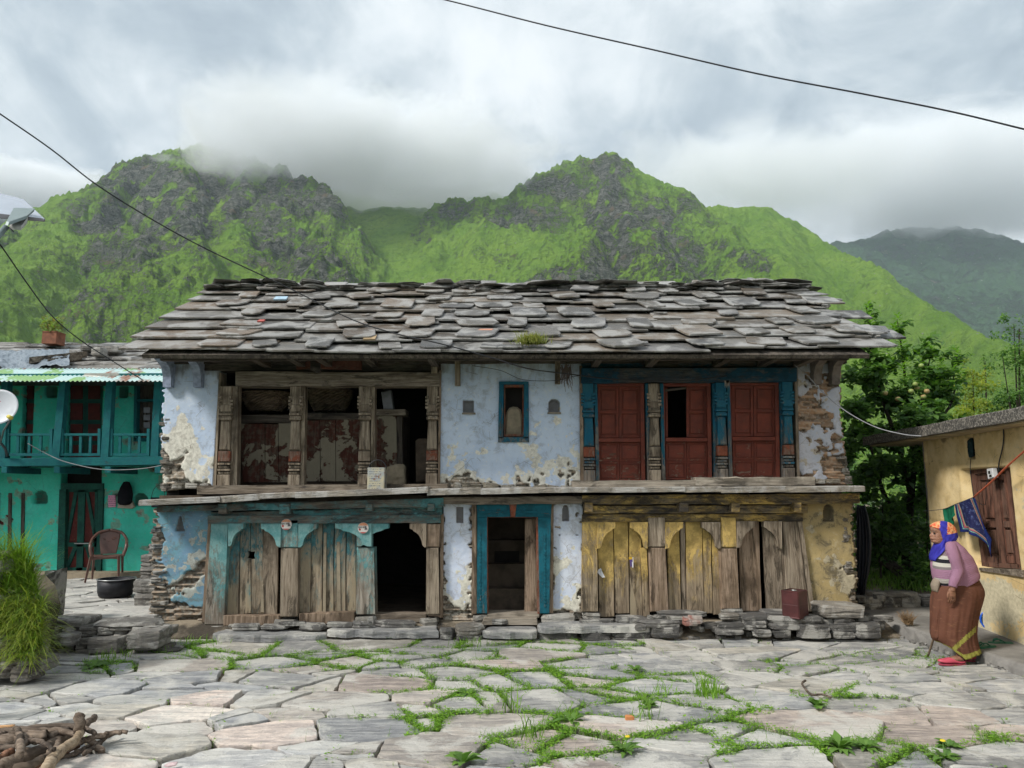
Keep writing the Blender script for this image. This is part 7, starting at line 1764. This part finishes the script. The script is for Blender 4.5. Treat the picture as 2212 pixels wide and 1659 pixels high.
for q in ([(650,908),(690,908),(692,1040),(652,1040)], [(691,907),(724,907),(725,1040),(693,1040)], [(725,906),(782,904),(782,1040),(726,1040)]): pz('board', q, 9.86, .05, M_PEEL, ch)
pz('top_beam', rect(510, 640, 896, 913), 9.80, .14, WD_H, ch); pz('top_beam', rect(640, 790, 892, 906), 9.84, .14, WD_H, ch)
mesh('chest_body', *box(at(520,1000,9.95).x, at(785,1000,9.95).x, 9.93, 10.7, zL-.05, at(600,900,9.9).z), M_INT, ch)
ch2 = thing('cupboard', 'narrow mud plastered cupboard in the third gallery bay', 'cupboard', (-1.7, 10, 1.75))
pz('front', [(806,896),(856,896),(858,1040),(806,1040)], 9.80, .05, M_PEEL, ch2); pz('corner_post', [(857,900),(868,900),(870,1035),(859,1038)], 9.84, .08, WD_V, ch2)
pz('top', rect(800, 876, 884, 897), 9.76, .3, WG_H, ch2); mesh('cupboard_body', *box(at(808,1000,9.9).x, at(868,1000,9.9).x, 9.86, 10.6, zL-.05, at(820,890,9.9).z), M_INT, ch2)
tag(pz('clay_block', [(897,952),(904,947),(924,947),(924,1040),(898,1042)], 9.72, .3, M_INT, None, .02), 'low mud plastered block at the right side of the third bay', 'block')
tag(mesh('mud_heap', *rock(at(850, 1030, 9.62), .17, .14, .12, 12, .22), M_MUD), 'crumbled mud heap on the gallery floor by the tin', 'heap')
def basket(lb, c, r0, r1, h, mat):
    t = thing('basket', lb, 'basket', c, 'wicker baskets in the gallery'); n = 44; V = []; F = []; m_ = 14
    for j in range(m_+1):
        k_ = j/m_; r = r0 + (r1-r0)*sin(k_*pi/2*1.05)
        for i in range(n): a = 2*pi*i/n; q = .010*(1 if (i + j) % 2 else -1); V.append(Vector(c) + Vector(((r+q)*cos(a), (r+q)*sin(a)*.8, h*k_)))
    for j in range(m_):
        for i in range(n): i2 = (i+1) % n; F.append((j*n+i, j*n+i2, (j+1)*n+i2, (j+1)*n+i))
    mesh('weave', V, F, mat, t); mesh('rim', *tube([Vector(c) + Vector((r1*1.01*cos(a), r1*1.01*sin(a)*.8, h)) for a in [2*pi*k/30 for k in range(31)]], .015, 6), mat, t, True)
M_WICK = wood('old_wicker', 'x', (.10,.07,.045), (.26,.19,.13), fine=1.4)
c_ = at(574, 889, 10.1); basket('wide wicker basket lying on the chest in the first gallery bay', c_, .22, .35, .26, M_WICK)
c_ = at(712, 889, 10.35); basket('dim wicker basket on the chest in the middle gallery bay', c_, .22, .33, .30, M_WICK)
cn = thing('jerrycan', 'pale battered canister standing on the cupboard in the third bay', 'canister', at(836, 884, 9.85))
mesh('can_body', *prism([at(828,884,9.8), at(850,884,9.8), at(844,842,9.8), at(823,846,9.8)], (0, .14, 0), .01), plain('dim_canister', (.22,.22,.24), .5), cn); mesh('neck', *tube([at(832,846,9.87), at(830,838,9.87)], .02, 10), plain('dim_cap', (.1,.1,.1)), cn)
# the two tins
def oiltin(root, x0, x1, yt, yb, Y, mat, top, rot=0.0, par=True):
    a, b = at(x0, yb, Y), at(x1, yb, Y); h = at(x0, yt, Y).z - a.z; w = b.x - a.x; c = Vector(((a.x+b.x)/2, Y + w*.45, a.z)); n = 4; V = []
    def R(x, y): return Vector((x*cos(rot)-y*sin(rot), x*sin(rot)+y*cos(rot), 0))
    s = w*.47 if abs(rot) < .1 else w*.40; d = s*.85; g = G()
    def ring(k, z): return [c + R(x*k, y*k) + Vector((0, 0, z)) for x, y in ((-s*.9,-d),(s*.9,-d),(s,-d*.9),(s,d*.9),(s*.9,d),(-s*.9,d),(-s,d*.9),(-s,-d*.9))]
    V = []; F = []; lv = [(.98,0),(1.02,.006),(1.02,.012),(1,.018),(1,h*.49),(.985,h*.50),(1,h*.51),(1,h-.018),(1.02,h-.012),(1.02,h-.004),(.99,h)]
    for k, z in lv: V += ring(k, z)
    for i in range(len(lv)-1):
        for q in range(8): j = (q+1) % 8; F.append((i*8+q, i*8+j, (i+1)*8+j, (i+1)*8+q))
    F.append(tuple(range(7, -1, -1))); mesh('tin_body', V, F, mat, root)
    V = ring(.97, h-.008); mesh('tin_top', V, [tuple(range(8))], top, root); return c, s, d, h, R
m = Mat('faded_printed_tin'); co = m.coord('Object'); x_, y_, z_ = m.xyz(co); n1 = m.noise(co, 9, 6, .6)
zt0 = at(800, 1013, 9.0).z; rowsz = m.math('FRACT', m.math('MULTIPLY', z_, 34.0)); txt = m.math('MULTIPLY', m.math('GREATER_THAN', rowsz, .66), m.math('GREATER_THAN', m.noise(m.coord('Object', (1, 1, .3)), 120, 2), .50))
xc_ = at(811, 1030, 8.95).x; inx = m.math('LESS_THAN', m.math('ABSOLUTE', m.math('SUBTRACT', x_, xc_)), .075)
col = m.mix(m.sm(n1, .4, .62), (.50,.44,.30), (.34,.36,.36)); col = m.mix(m.sm(n1, .60, .66), col, (.26,.13,.06)); col = m.mix(m.math('MULTIPLY', m.math('MULTIPLY', txt, inx), .75), col, (.05,.07,.12))
M_TIN = m.out(col, .42, m.bump(n1, .15, .003), .5, .35)
t1 = thing('oil_tin', 'pale square tin with faded print and a black handle on the ledge', 'tin', at(811, 1055, 9.0))
c, s, d, h, R = oiltin(t1, 791, 831, 1010, 1057, 8.92, M_TIN, plain('tin_lid', (.45,.42,.36), .35, .5, .6))
mesh('handle', *tube([c + Vector((s*1.03*cos(a), 0, h - .02 + .12*sin(a))) for a in [pi*k/14 for k in range(15)]], .007, 8), plain('black_hose', (.015,.015,.018), .5), t1, True)
t2 = thing('maroon_tin', 'square maroon tin canister standing at the foot of the right hand doors', 'tin', at(1729, 1336, 8.7))
c, s, d, h, R = oiltin(t2, 1700, 1758, 1278, 1338, 8.66, plain('maroon_paint', (.085,.022,.022), .45, .5, .2, var=.35, scale=7), plain('maroon_top', (.06,.02,.02), .5), .75)
mesh('cap', *lathe([(0, .008), (.035, .008), (.035, 0), (0.03, 0)], c + Vector((0, 0, h-.006)), 18), plain('silver_cap', (.5,.52,.5), .3, .5, .8), t2, True)
# stickers and torn paper on the woodwork
def textmesh(name, body, size, mat, parent, loc, rot):
    cu = bpy.data.curves.new('tmp', 'FONT'); cu.body = body; cu.size = size; cu.extrude = .0008; cu.align_x = 'CENTER'; cu.align_y = 'CENTER'; cu.resolution_u = 3
    to = bpy.data.objects.new('tmp', cu); COL.objects.link(to); bpy.context.view_layer.update()
    me = bpy.data.meshes.new_from_object(to.evaluated_get(bpy.context.evaluated_depsgraph_get())); bpy.data.objects.remove(to)
    if me is None: return None
    me.materials.clear(); me.materials.append(mat); M_ = Matrix.Translation(Vector(loc)) @ rot; me.transform(M_); me.name = name
    o = bpy.data.objects.new(name, me); COL.objects.link(o); return attach(o, parent)
RX = Matrix.Rotation(pi/2, 4, 'X')
RD = Matrix.Rotation(atan2(DISH_TXT[1].x, -DISH_TXT[1].y), 4, 'Z') @ RX
M_REDP = plain('red_print', (.55,.03,.06), .5)
textmesh('lettering', 'k', .14, M_REDP, dish, DISH_TXT[0], RD)
mesh('underline', *box(DISH_TXT[0].x-.12, DISH_TXT[0].x+.05, DISH_TXT[0].y-.002, DISH_TXT[0].y+.002, DISH_TXT[0].z-.055, DISH_TXT[0].z-.045), M_REDP, dish)
for x, y, Y, lb in ((618.5, 1133, YL-.118, 'round election sticker on the turquoise post between the first two arches'), (784.5, 1140.5, YL-.135, 'round election sticker on the turquoise arch bracket by the dark doorway')):
    c_ = at(x, y, Y); s_ = thing('sticker', lb, 'sticker', c_, 'round stickers on the woodwork'); r = 11.5/FPX*Y
    mesh('paper_disc', *lathe([(0, 0), (r, 0), (r, .002), (0, .002)], c_, 32, (0, -1, 0)), plain('sticker_white', (.60,.56,.52), .6, var=.1), s_)
    mesh('orange_top', [c_ + Vector((r*.96*cos(a), -.0035, r*.96*sin(a))) for a in [pi*.15 + pi*.7*k/12 for k in range(13)]], [tuple(range(13))], plain('sticker_orange', (.60,.26,.14), .6), s_)
    mesh('red_foot', [c_ + Vector((r*.96*cos(a), -.0035, r*.96*sin(a))) for a in [-pi*.28 - pi*.44*k/12 for k in range(13)]], [tuple(range(13))], plain('sticker_red', (.42,.07,.06), .6), s_)
    mesh('emblem', *lathe([(0, 0), (r*.2, 0), (r*.2, .001), (0, .001)], c_ + Vector((-r*.6, -.003, -r*.28)), 16, (0, -1, 0)), plain('sticker_red', (.42,.07,.06), .6), s_)
    mesh('portrait_bust', [c_ + Vector((r*a, -.0042, r*b)) for a, b in ((.25,-.35),(.32,-.02),(.42,.08),(.40,.28),(.50,.38),(.60,.28),(.58,.08),(.72,0),(.82,-.3))], [tuple(range(9))], plain('bust_print', (.14,.12,.12), .6), s_)
    textmesh('lettering', 'कुंवर सिंह', r*.42, plain('print_black', (.02,.02,.02), .6), s_, c_ + Vector((-r*.22, -.005, r*.12)), RX)
def scrap(lb, pts, Y, cols):
    t = thing('torn_paper', lb, 'paper', at(*pts[0][0], Y))
    for (q, c_) in zip(pts, cols): mesh('scrap', *prism([at(x, y, Y + uni(-.004, .004)) for x, y in q], (0, .003, 0)), plain('paper_scrap', c_, .8, var=.1), t)
scrap('white crumpled paper scrap stuck on the leftmost ochre door boards', [[(1290,1236),(1293,1230),(1298,1227),(1300,1233),(1307,1247),(1301,1248),(1294,1241)], [(1292,1234),(1300,1230),(1298,1239)]], YL-.03, [(.62,.62,.64), (.5,.5,.52)])
scrap('torn yellow and purple paper strip on the ochre door boards', [[(1358,1203),(1366,1203),(1366,1208),(1359,1209)], [(1360,1209),(1366,1208),(1367,1220),(1362,1226),(1361,1218)], [(1364,1203),(1368,1203),(1368,1226),(1366,1226)]], YL-.03, [(.6,.36,.03), (.08,.05,.18), (.6,.6,.64)])
# twigs and rags hanging from the wires at the eaves
g = G()
for k in range(26): a = at(1215+uni(-6, 18), 790+uni(-4, 6), YU-.2); g.add(tube([a, a + Vector((uni(-.05,.05), 0, -uni(.05,.2))), a + Vector((uni(-.08,.08), 0, -uni(.1,.34)))], [.006, .005, .002], 4, False))
tag(g.build('dry_twigs', plain('dry_twig', (.12,.09,.08))), 'dry twigs and shreds hanging under the eaves above the right niche', 'twigs')
g = G()
for k in range(7): a = at(1732-10*0+uni(-4, 4)-163, 822, YU-.25); g.add(prism([a, a+Vector((.02,0,0)), a+Vector((.015+uni(-.02,.02),0,-uni(.06,.12)))], (0, .004, 0)))
tag(g.build('rag', plain('pale_rag', (.3,.24,.18))), 'pale shreds tied to the wire above the right shutters', 'rag')
# wires
M_WIRE = plain('black_cable', (.012,.012,.014), .5, .4); M_WIREP = plain('pale_cable', (.28,.28,.29), .5, .4)
def wire(name, label, pts, r, mat, k=8): return tag(mesh(name, *tube(catmull([at(x, y, Y) for x, y, Y in pts], k), r, 6), mat, None, True), label, 'cable')
wire('power_line', 'black power line crossing the sky from top centre to the right edge', [(-900,-380,15),(0,-190,13),(500,-95,12),(800,-35,11.5),(963,0,11),(1180,55,10.4),(1400,105,9.9),(1640,160,9.4),(1860,202,9),(2050,240,8.7),(2212,279,8.5),(2400,325,8.2),(3000,480,7.4)], .011, M_WIRE)
wire('overhead_cable', 'black cable sagging from the left edge down onto the slate roof', [(-1500,-700,4.6),(-800,-150,5.3),(-350,60,6.0),(-120,165,6.5),(0,246,6.9),(110,322,7.3),(210,400,7.7),(330,475,8.1),(440,535,8.4),(560,592,8.6),(640,630,8.7),(760,690,8.6),(860,722,8.5),(950,742,8.42),(1060,772,8.40),(1140,796,8.45),(1230,808,8.8),(1310,818,9.0),(1400,822,9.1),(1480,822,9.1),(1570,812,9.15)], .008, M_WIRE, 6)
wire('slack_cable', 'black cable hanging from the left edge down to the corrugated awning', [(-1300,120,5.6),(-700,270,6.8),(-250,400,8.2),(-40,482,9.0),(0,528,9.3),(50,600,9.9),(110,680,10.6),(170,732,11.2),(240,778,11.7),(310,822,12.0)], .009, M_WIRE)
wire('service_cable', 'pale cable swinging from the house corner to the yellow house', [(1716,788,9.0),(1745,812,8.95),(1780,850,8.9),(1830,890,8.8),(1890,922,8.6),(1950,938,8.35),(1990,942,8.15)], .006, M_WIREP)
tag(mesh('wall_cable', *tube(catmull([wy(1990, 940, .30), wy(2050, 938, .2), wy(2110, 928, .06), wy(2160, 925, .03), wy(2168, 935, .02), wy(2166, 965, .02), wy(2158, 1000, .03), wy(2158, 1018, .03)], 6), .007, 6), M_WIRE, None, True), 'black cable running along the slab and down to the window', 'cable')
tag(mesh('loop_cable', *tube(catmull([wy(2097, 990, .02), wy(2096, 1012, .03), wy(2100, 1050, .04), wy(2106, 1078, .05), wy(2128, 1090, .05), wy(2130, 1055, .05), wy(2134, 1032, .03)], 6), .004, 6), M_WIRE, None, True), 'thin cable looping over the brown shutter from the niche', 'cable')
wire('balcony_wire', 'thin wire drooping across the front of the teal balcony', [(60,958,12.1),(110,985,12.1),(150,1000,12.1),(220,1014,12.1),(300,1013,12.1),(362,1003,12.1)], .007, M_WIREP)
wire('eaves_wire', 'thin dark wire looping under the eaves above the small window', [(1020,790,9.15),(1080,800,9.1),(1130,820,9.1),(1200,822,9.1),(1250,812,9.1),(1320,818,9.1)], .004, M_WIRE)
# solar street lamp at the left edge
lamp = thing('solar_street_lamp', 'solar street lamp with panel and LED head cut by the left edge', 'street lamp', (-4.7, 5.6, 0))
YS = 6.0; Mst = plain('lamp_grey_paint', (.20,.25,.25), .5, .5, .3, var=.1); Mfr = plain('panel_frame', (.22,.21,.22), .5, .5, .4, var=.1)
def L3(x, y, Y): return at(x, y, Y)
v, f = prism([L3(-60, 455, 5.7), L3(-60, 402, 6.5), L3(50, 430, 6.35), L3(96, 472, 5.95)], (0, 0, -.008)); pnl = mesh('panel', v, f, plain('panel_glass', (.45,.48,.54), .15, .8, .2, var=.03), lamp)
v, f = prism([L3(-60, 455, 5.7), L3(96, 472, 5.95), L3(95, 478, 5.95), L3(-60, 467, 5.7)], (0, .012, 0)); mesh('panel_frame', v, f, Mfr, pnl)
v, f = prism([L3(38, 456, 5.95), L3(73, 457.5, 5.95), L3(56, 473, 5.75), L3(17, 487, 5.6), L3(11, 486, 5.6), L3(27, 456, 5.95)], (0, .01, .035)); hd = mesh('lamp_head', v, f, Mst, lamp)
v, f = prism([L3(28, 470, 5.85), L3(61, 468, 5.88), L3(59, 476, 5.84), L3(46, 490, 5.72), L3(20, 488, 5.7)], (0, 0, -.03), .006); mesh('diffuser', v, f, plain('milky_diffuser', (.45,.44,.42), .35, .5), hd)
mesh('arm', *tube([L3(14, 489, 5.7), L3(-30, 540, 5.62), L3(-70, 585, 5.6)], .024, 10), Mst, lamp, True)
b_ = L3(-70, 585, 5.6); mesh('pole', *tube([Vector((b_.x, b_.y, b_.z+.3)), Vector((b_.x, b_.y, 0))], .045, 12), Mst, lamp, True)
mesh('lamp_wire', *tube([L3(19, 491, 5.7), L3(24, 495, 5.7), L3(30, 501, 5.7)], .004, 5), M_WIRE, lamp, True)
# firewood pile: every branch its own thing
def stick(px, r0, r1, z0, z1, label, mat=None, kink=.03, cut=False):
    A, B = gnd(px[0], px[1], z0), gnd(px[-2], px[-1], z1); P = []
    n = max(2, len(px)//2)
    pts = [gnd(px[2*i], px[2*i+1], z0 + (z1-z0)*i/(n-1)) for i in range(n)]
    P = catmull(pts, 5); P = [p + Vector((uni(-kink, kink), uni(-kink, kink), uni(-kink, kink)*.4))*.3 for p in P]; k = len(P)
    R = [(r0 + (r1-r0)*i/(k-1))*uni(.88, 1.12) for i in range(k)]
    t = tag(mesh('branch', *tube(P, R, 8), mat or WBRANCH, None, True), label, 'branch', 'branches of the firewood pile'); return t
WPEEL = wood('peeled_branch_wood', 'x', (.26,.19,.12), (.42,.33,.23)); WDK = wood('dark_branch_bark', 'x', (.06,.045,.035), (.17,.13,.10))
def fw(x, y): return (x*.3164*.576, (2600 + y*.3164)*.576)
def fs(*c): o = []; [o.extend(fw(c[i], c[i+1])) for i in range(0, len(c), 2)]; return o
stick(fs(570,900,640,760,760,650,900,540,960,450), .036, .026, .10, .16, 'thick peeled branch pointing out of the bottom of the firewood pile', WPEEL)
stick(fs(245,720,235,560,215,460,170,400), .028, .016, .16, .17, 'short upright looking branch with a fresh cut end in the pile')
stick(fs(935,265,935,420,930,470), .032, .034, .26, .10, 'stout forked stub sticking up from the firewood pile')
stick(fs(1120,285,1000,380,820,420,600,520), .022, .026, .14, .10, 'dark branch reaching up right from the middle of the pile', WDK)
stick(fs(1120,480,960,400,760,385,500,400,200,430,-100,450), .016, .024, .14, .12, 'long thin branch lying across the top of the pile', WDK)
stick(fs(1520,455,1350,470,1150,510,980,560,800,640,560,720), .014, .028, .10, .08, 'long lichened branch reaching furthest right out of the pile')
stick(fs(1500,450,1300,500,1150,620,1000,720), .012, .016, .08, .04, 'thin curved branch beneath the long lichened one', WDK)
stick(fs(1210,700,1130,620,1060,570), .022, .018, .03, .07, 'short thick piece of branch poking out of the pile to the lower right')
stick(fs(960,500,700,440,450,450,100,470,-150,480), .020, .026, .12, .12, 'brown branch lying level through the upper part of the pile')
stick(fs(820,500,640,600,420,720,200,800,-50,880), .040, .052, .06, .05, 'thickest mossy branch at the bottom left of the pile')
stick(fs(560,500,420,520,250,540,80,570,-120,590), .040, .046, .12, .10, 'thick smooth grey branch on the left of the pile')
stick(fs(640,670,560,620,470,570,330,560,280,610), .013, .018, .16, .14, 'crooked dark twig on top of the thick branches', WDK)
stick(fs(900,620,740,700,600,780,430,860), .026, .02, .05, .05, 'reddish split branch beside the peeled one', wood('reddish_split_wood', 'x', (.20,.09,.05), (.34,.17,.10)))
stick(fs(130,690,40,750,-60,800), .024, .03, .09, .09, 'broken red brown end at the left edge of the pile', wood('reddish_split_wood', 'x', (.20,.09,.05), (.34,.17,.10)))
stick(fs(1100,640,900,720,700,760), .012, .016, .03, .03, 'thin grey stick on the flagstone at the right of the pile', WDK)
stick(fs(200,890,400,840,620,700,700,560), .03, .022, .05, .1, 'lichen covered branch crossing under the peeled one')
stick(fs(-100,620,100,640,300,600,480,480), .02, .016, .08, .12, 'dark thin branch bending through the left of the pile', WDK)
stick(fs(-100,520,60,480,240,500,420,600), .018, .014, .14, .08, 'thin brown branch crossing the thick grey one')
stick(fs(-60,700,150,650,340,670), .014, .01, .06, .05, 'dark twig low on the left of the pile', WDK)
stick(fs(1380,455,1200,560,1020,640,880,700), .010, .014, .06, .04, 'thinnest twig under the right hand branches', WDK)
stick(fs(-80,420,60,400,180,380), .018, .01, .13, .15, 'orange brown split sliver at the upper left of the pile', wood('orange_split_wood', 'x', (.34,.17,.07), (.5,.3,.15)))
# litter
tag(mesh('wrapper', *prism([gnd(1400+0*5, 1440, .01)]*0 + [gnd(355, 1652, .02), gnd(368, 1646, .03), gnd(384, 1645, .02), gnd(380, 1651, .02), gnd(362, 1655, .015)], (0, 0, -.01)), plain('white_red_wrapper', (.6,.45,.45), .5)), 'crumpled white and red wrapper on the pale flagstone by the bottom edge', 'litter')
c_ = gnd(1360, 1557, .01); tag(mesh('orange_peel', *rock(c_ + Vector((0, 0, .02)), .035, .025, .018, 9, .2), plain('orange_stone', (.55,.22,.08), .7)), 'small orange brown stone lying in the grass joint', 'pebble')
c_ = gnd(2160*0+1960, 1484, .01)
g = G(); pts = catmull([gnd(1740, 1470, .05), gnd(1733, 1478, .05), gnd(1752, 1500, .03), gnd(1775, 1500, .02), gnd(1795, 1507, .02)], 4)
tag(mesh('twig', *tube(pts, .010, 6), WDK, None, True), 'bent black twig lying on the flagstones right of centre', 'twig')
# weeds: each clump a thing
def rosette(lb, px, py, n, L, w, mat, up=.35, cat='weed', stalk=None, gname='weeds growing between the flagstones', nm='weed'):
    c = gnd(px, py, 0); V = []; F = []; T = []
    for k in range(n):
        a = k*2.399 + uni(-.3, .3); el = up*uni(.5, 1.4); d = Vector((cos(a)*cos(el), sin(a)*cos(el), sin(el))); l = L*uni(.7, 1.15); s = Vector((-sin(a), cos(a), 0)); p = c + d*.01; b = len(V); tt = uni(.1, 1)
        for j in range(5):
            t = j/4; ww = w*l*(sin(pi*min(.98, t*.86+.10)))*(1 + .18*(-1)**j); q = p + d*l*t + Vector((0, 0, -l*.35*t*t)); V += [q - s*ww + Vector((0, 0, ww*.3)), q + s*ww + Vector((0, 0, ww*.3))]; T += [tt, tt]
        for j in range(4): F.append((b+2*j, b+2*j+1, b+2*j+3, b+2*j+2))
    t_ = thing(nm, lb, cat, c, gname); leaves('leaf_rosette', V, F, T, mat, t_)
    if stalk:
        for (dx, h, fl) in stalk:
            mesh('stalk', *tube([c, c + Vector((dx*.5, 0, h*.6)), c + Vector((dx, 0, h))], [.004, .003, .002], 5), M_LSTEM, t_)
            if fl: mesh('flower', *lathe([(0, .004), (.014, .006), (.018, 0), (0, -.004)], c + Vector((dx, 0, h)), 10), plain('dandelion_yellow', (.75,.55,.02), .7), t_)
M_LSTEM = plain('green_stalk', (.12,.22,.05), .7)
def tuft(lb, px, py, n, h0, h1, mat=None, lean=.45, spread=.05):
    c = gnd(px, py, -.02); pts = [(c.x + R_.gauss(0, spread), c.y + R_.gauss(0, spread), -.03, uni(h0, h1), uni(.1, lean*1.6), rnd(), uni(.003, .0055)) for k in range(n)]
    V, Fq, T = blades(pts, rg_); tag(npmesh('grass_tuft', V, Fq, mat or M_GRASSB, None, False, {'tint': T}), lb, 'grass tuft', 'taller grass tufts in the joints')
tuft('tall bright grass tuft standing up right of the middle of the yard', 1531, 1512, 90, .10, .30)
tuft('sparse tall grass blades near the bottom centre', 1153, 1600, 26, .10, .34, M_GRASS)
tuft('single tall reed like clump left of the bright tuft', 1395, 1560, 30, .12, .36, M_GRASS)
tuft('thin tall blades beside the middle flagstone', 1105, 1540, 22, .10, .28, M_GRASS)
tuft('leaning grass tuft between the dandelion and the reeds', 1225, 1560, 30, .08, .20)
tuft('small grass clump at the right in front of the bare flagstones', 1430, 1500, 40, .05, .16)
tuft('fine grass clump at the foot of the long step slab', 1012, 1395, 80, .05, .14, M_GRASS, spread=.09)
tuft('grass clump near the lower wall at the left', 245, 1425, 90, .06, .18, M_GRASS, spread=.12)
tuft('grass edging at the rubble bank foot', 330, 1405, 120, .05, .16, M_GRASS, spread=.16)
tuft('trailing grass by the big stone at the left', 400, 1398, 120, .04, .14, M_GRASSB, spread=.18)
tuft('dry grass clump at the kerb behind the flagstones', 1900, 1384, 90, .04, .12, leafmat('dry_tuft', (.12,.13,.04), (.24,.22,.09)), .8, .10)
rosette('dandelion rosette with toothed leaves left of centre', 1009, 1500, 16, .13, .17, M_WEED)
rosette('dandelion rosette at the right of the long pink flagstone', 1372, 1450, 14, .12, .17, M_WEED, .6)
rosette('broad leaved plant in the middle of the crossing joints', 1235, 1560, 18, .17, .15, M_WEED, .6)
rosette('dark toothed weed clump at the lower right', 1815, 1620, 38, .16, .13, M_WEED, .7)
rosette('low leafy weed right of the dark clump', 1870, 1618, 30, .13, .15, M_WEED, .6)
rosette('leafy weed clump near the bottom right corner', 2050, 1618, 40, .11, .18, M_WEED, .7)
rosette('leafy weed with yellow flower near the bottom centre', 1350, 1625, 18, .14, .16, M_WEED, .6, stalk=[(.02, .10, True), (-.05, .07, False)])
rosette('small weed with yellow bloom at the bottom right', 2040, 1642, 16, .12, .18, M_WEED, .7, stalk=[(0, .12, True)])
rosette('round leaved weed beside the bright grass tuft', 1400, 1530, 18, .09, .30, M_WEED, .9)
rosette('round leaved seedling on the bare flagstones at the right', 1765, 1530, 16, .11, .26, M_WEED, .9)
rosette('broad leaved plant by the middle door step', 1052, 1356, 12, .17, .30, M_WEED, .9)
rosette('small weed in front of the left step slab', 838, 1382, 12, .12, .26, M_WEED, .9)
rosette('low clover clump below the ledge of the first step', 465, 1358, 30, .07, .35, M_WEED, .9)
rosette('broad dock leaves at the far left of the paving', 205, 1442, 16, .16, .18, M_WEED, .6)
rosette('leafy weed at the bottom edge left of centre', 1000, 1650, 10, .14, .25, M_WEED, .8)
# grass growing on the roof
c_ = roofpt(1147, 742, .10); pts = [(c_.x + R_.gauss(0, .08), c_.y + R_.gauss(0, .05), c_.z + uni(-.01, .02), uni(.08, .17), uni(.3, 1.2), rnd(), uni(.003, .005)) for k in range(420)]
V, Fq, T = blades(pts, rg_); tag(npmesh('roof_grass', V, Fq, leafmat('roof_grass_blades', (.14,.18,.03), (.36,.34,.10)), None, False, {'tint': T}), 'round tuft of yellow green grass growing on the slate roof', 'grass tuft')
# pieces of coloured sheet lodged in the slates
for (x, y, w, h, c, lb) in ((590,640,28,6,(.40,.55,.66),'pale blue sheet of tin lodged under the upper roof slates'),(555,690,14,3,(.5,.12,.10),'red scrap wedged between the roof slates'),(1032,710,30,3,(.55,.25,.16),'orange brown tile scrap among the roof slates'),(862-78,723,26,9,(.42,.30,.17),'tan slab lying among the grey roof slates')):
    a = [roofpt(x, y+h, .10), roofpt(x+w, y+h, .10), roofpt(x+w+4, y, .10), roofpt(x+6, y, .10)]; v, f = prism(a, -N_*.02); mesh('sheet_scrap', v, f, plain('scrap_colour', c, .6), house)
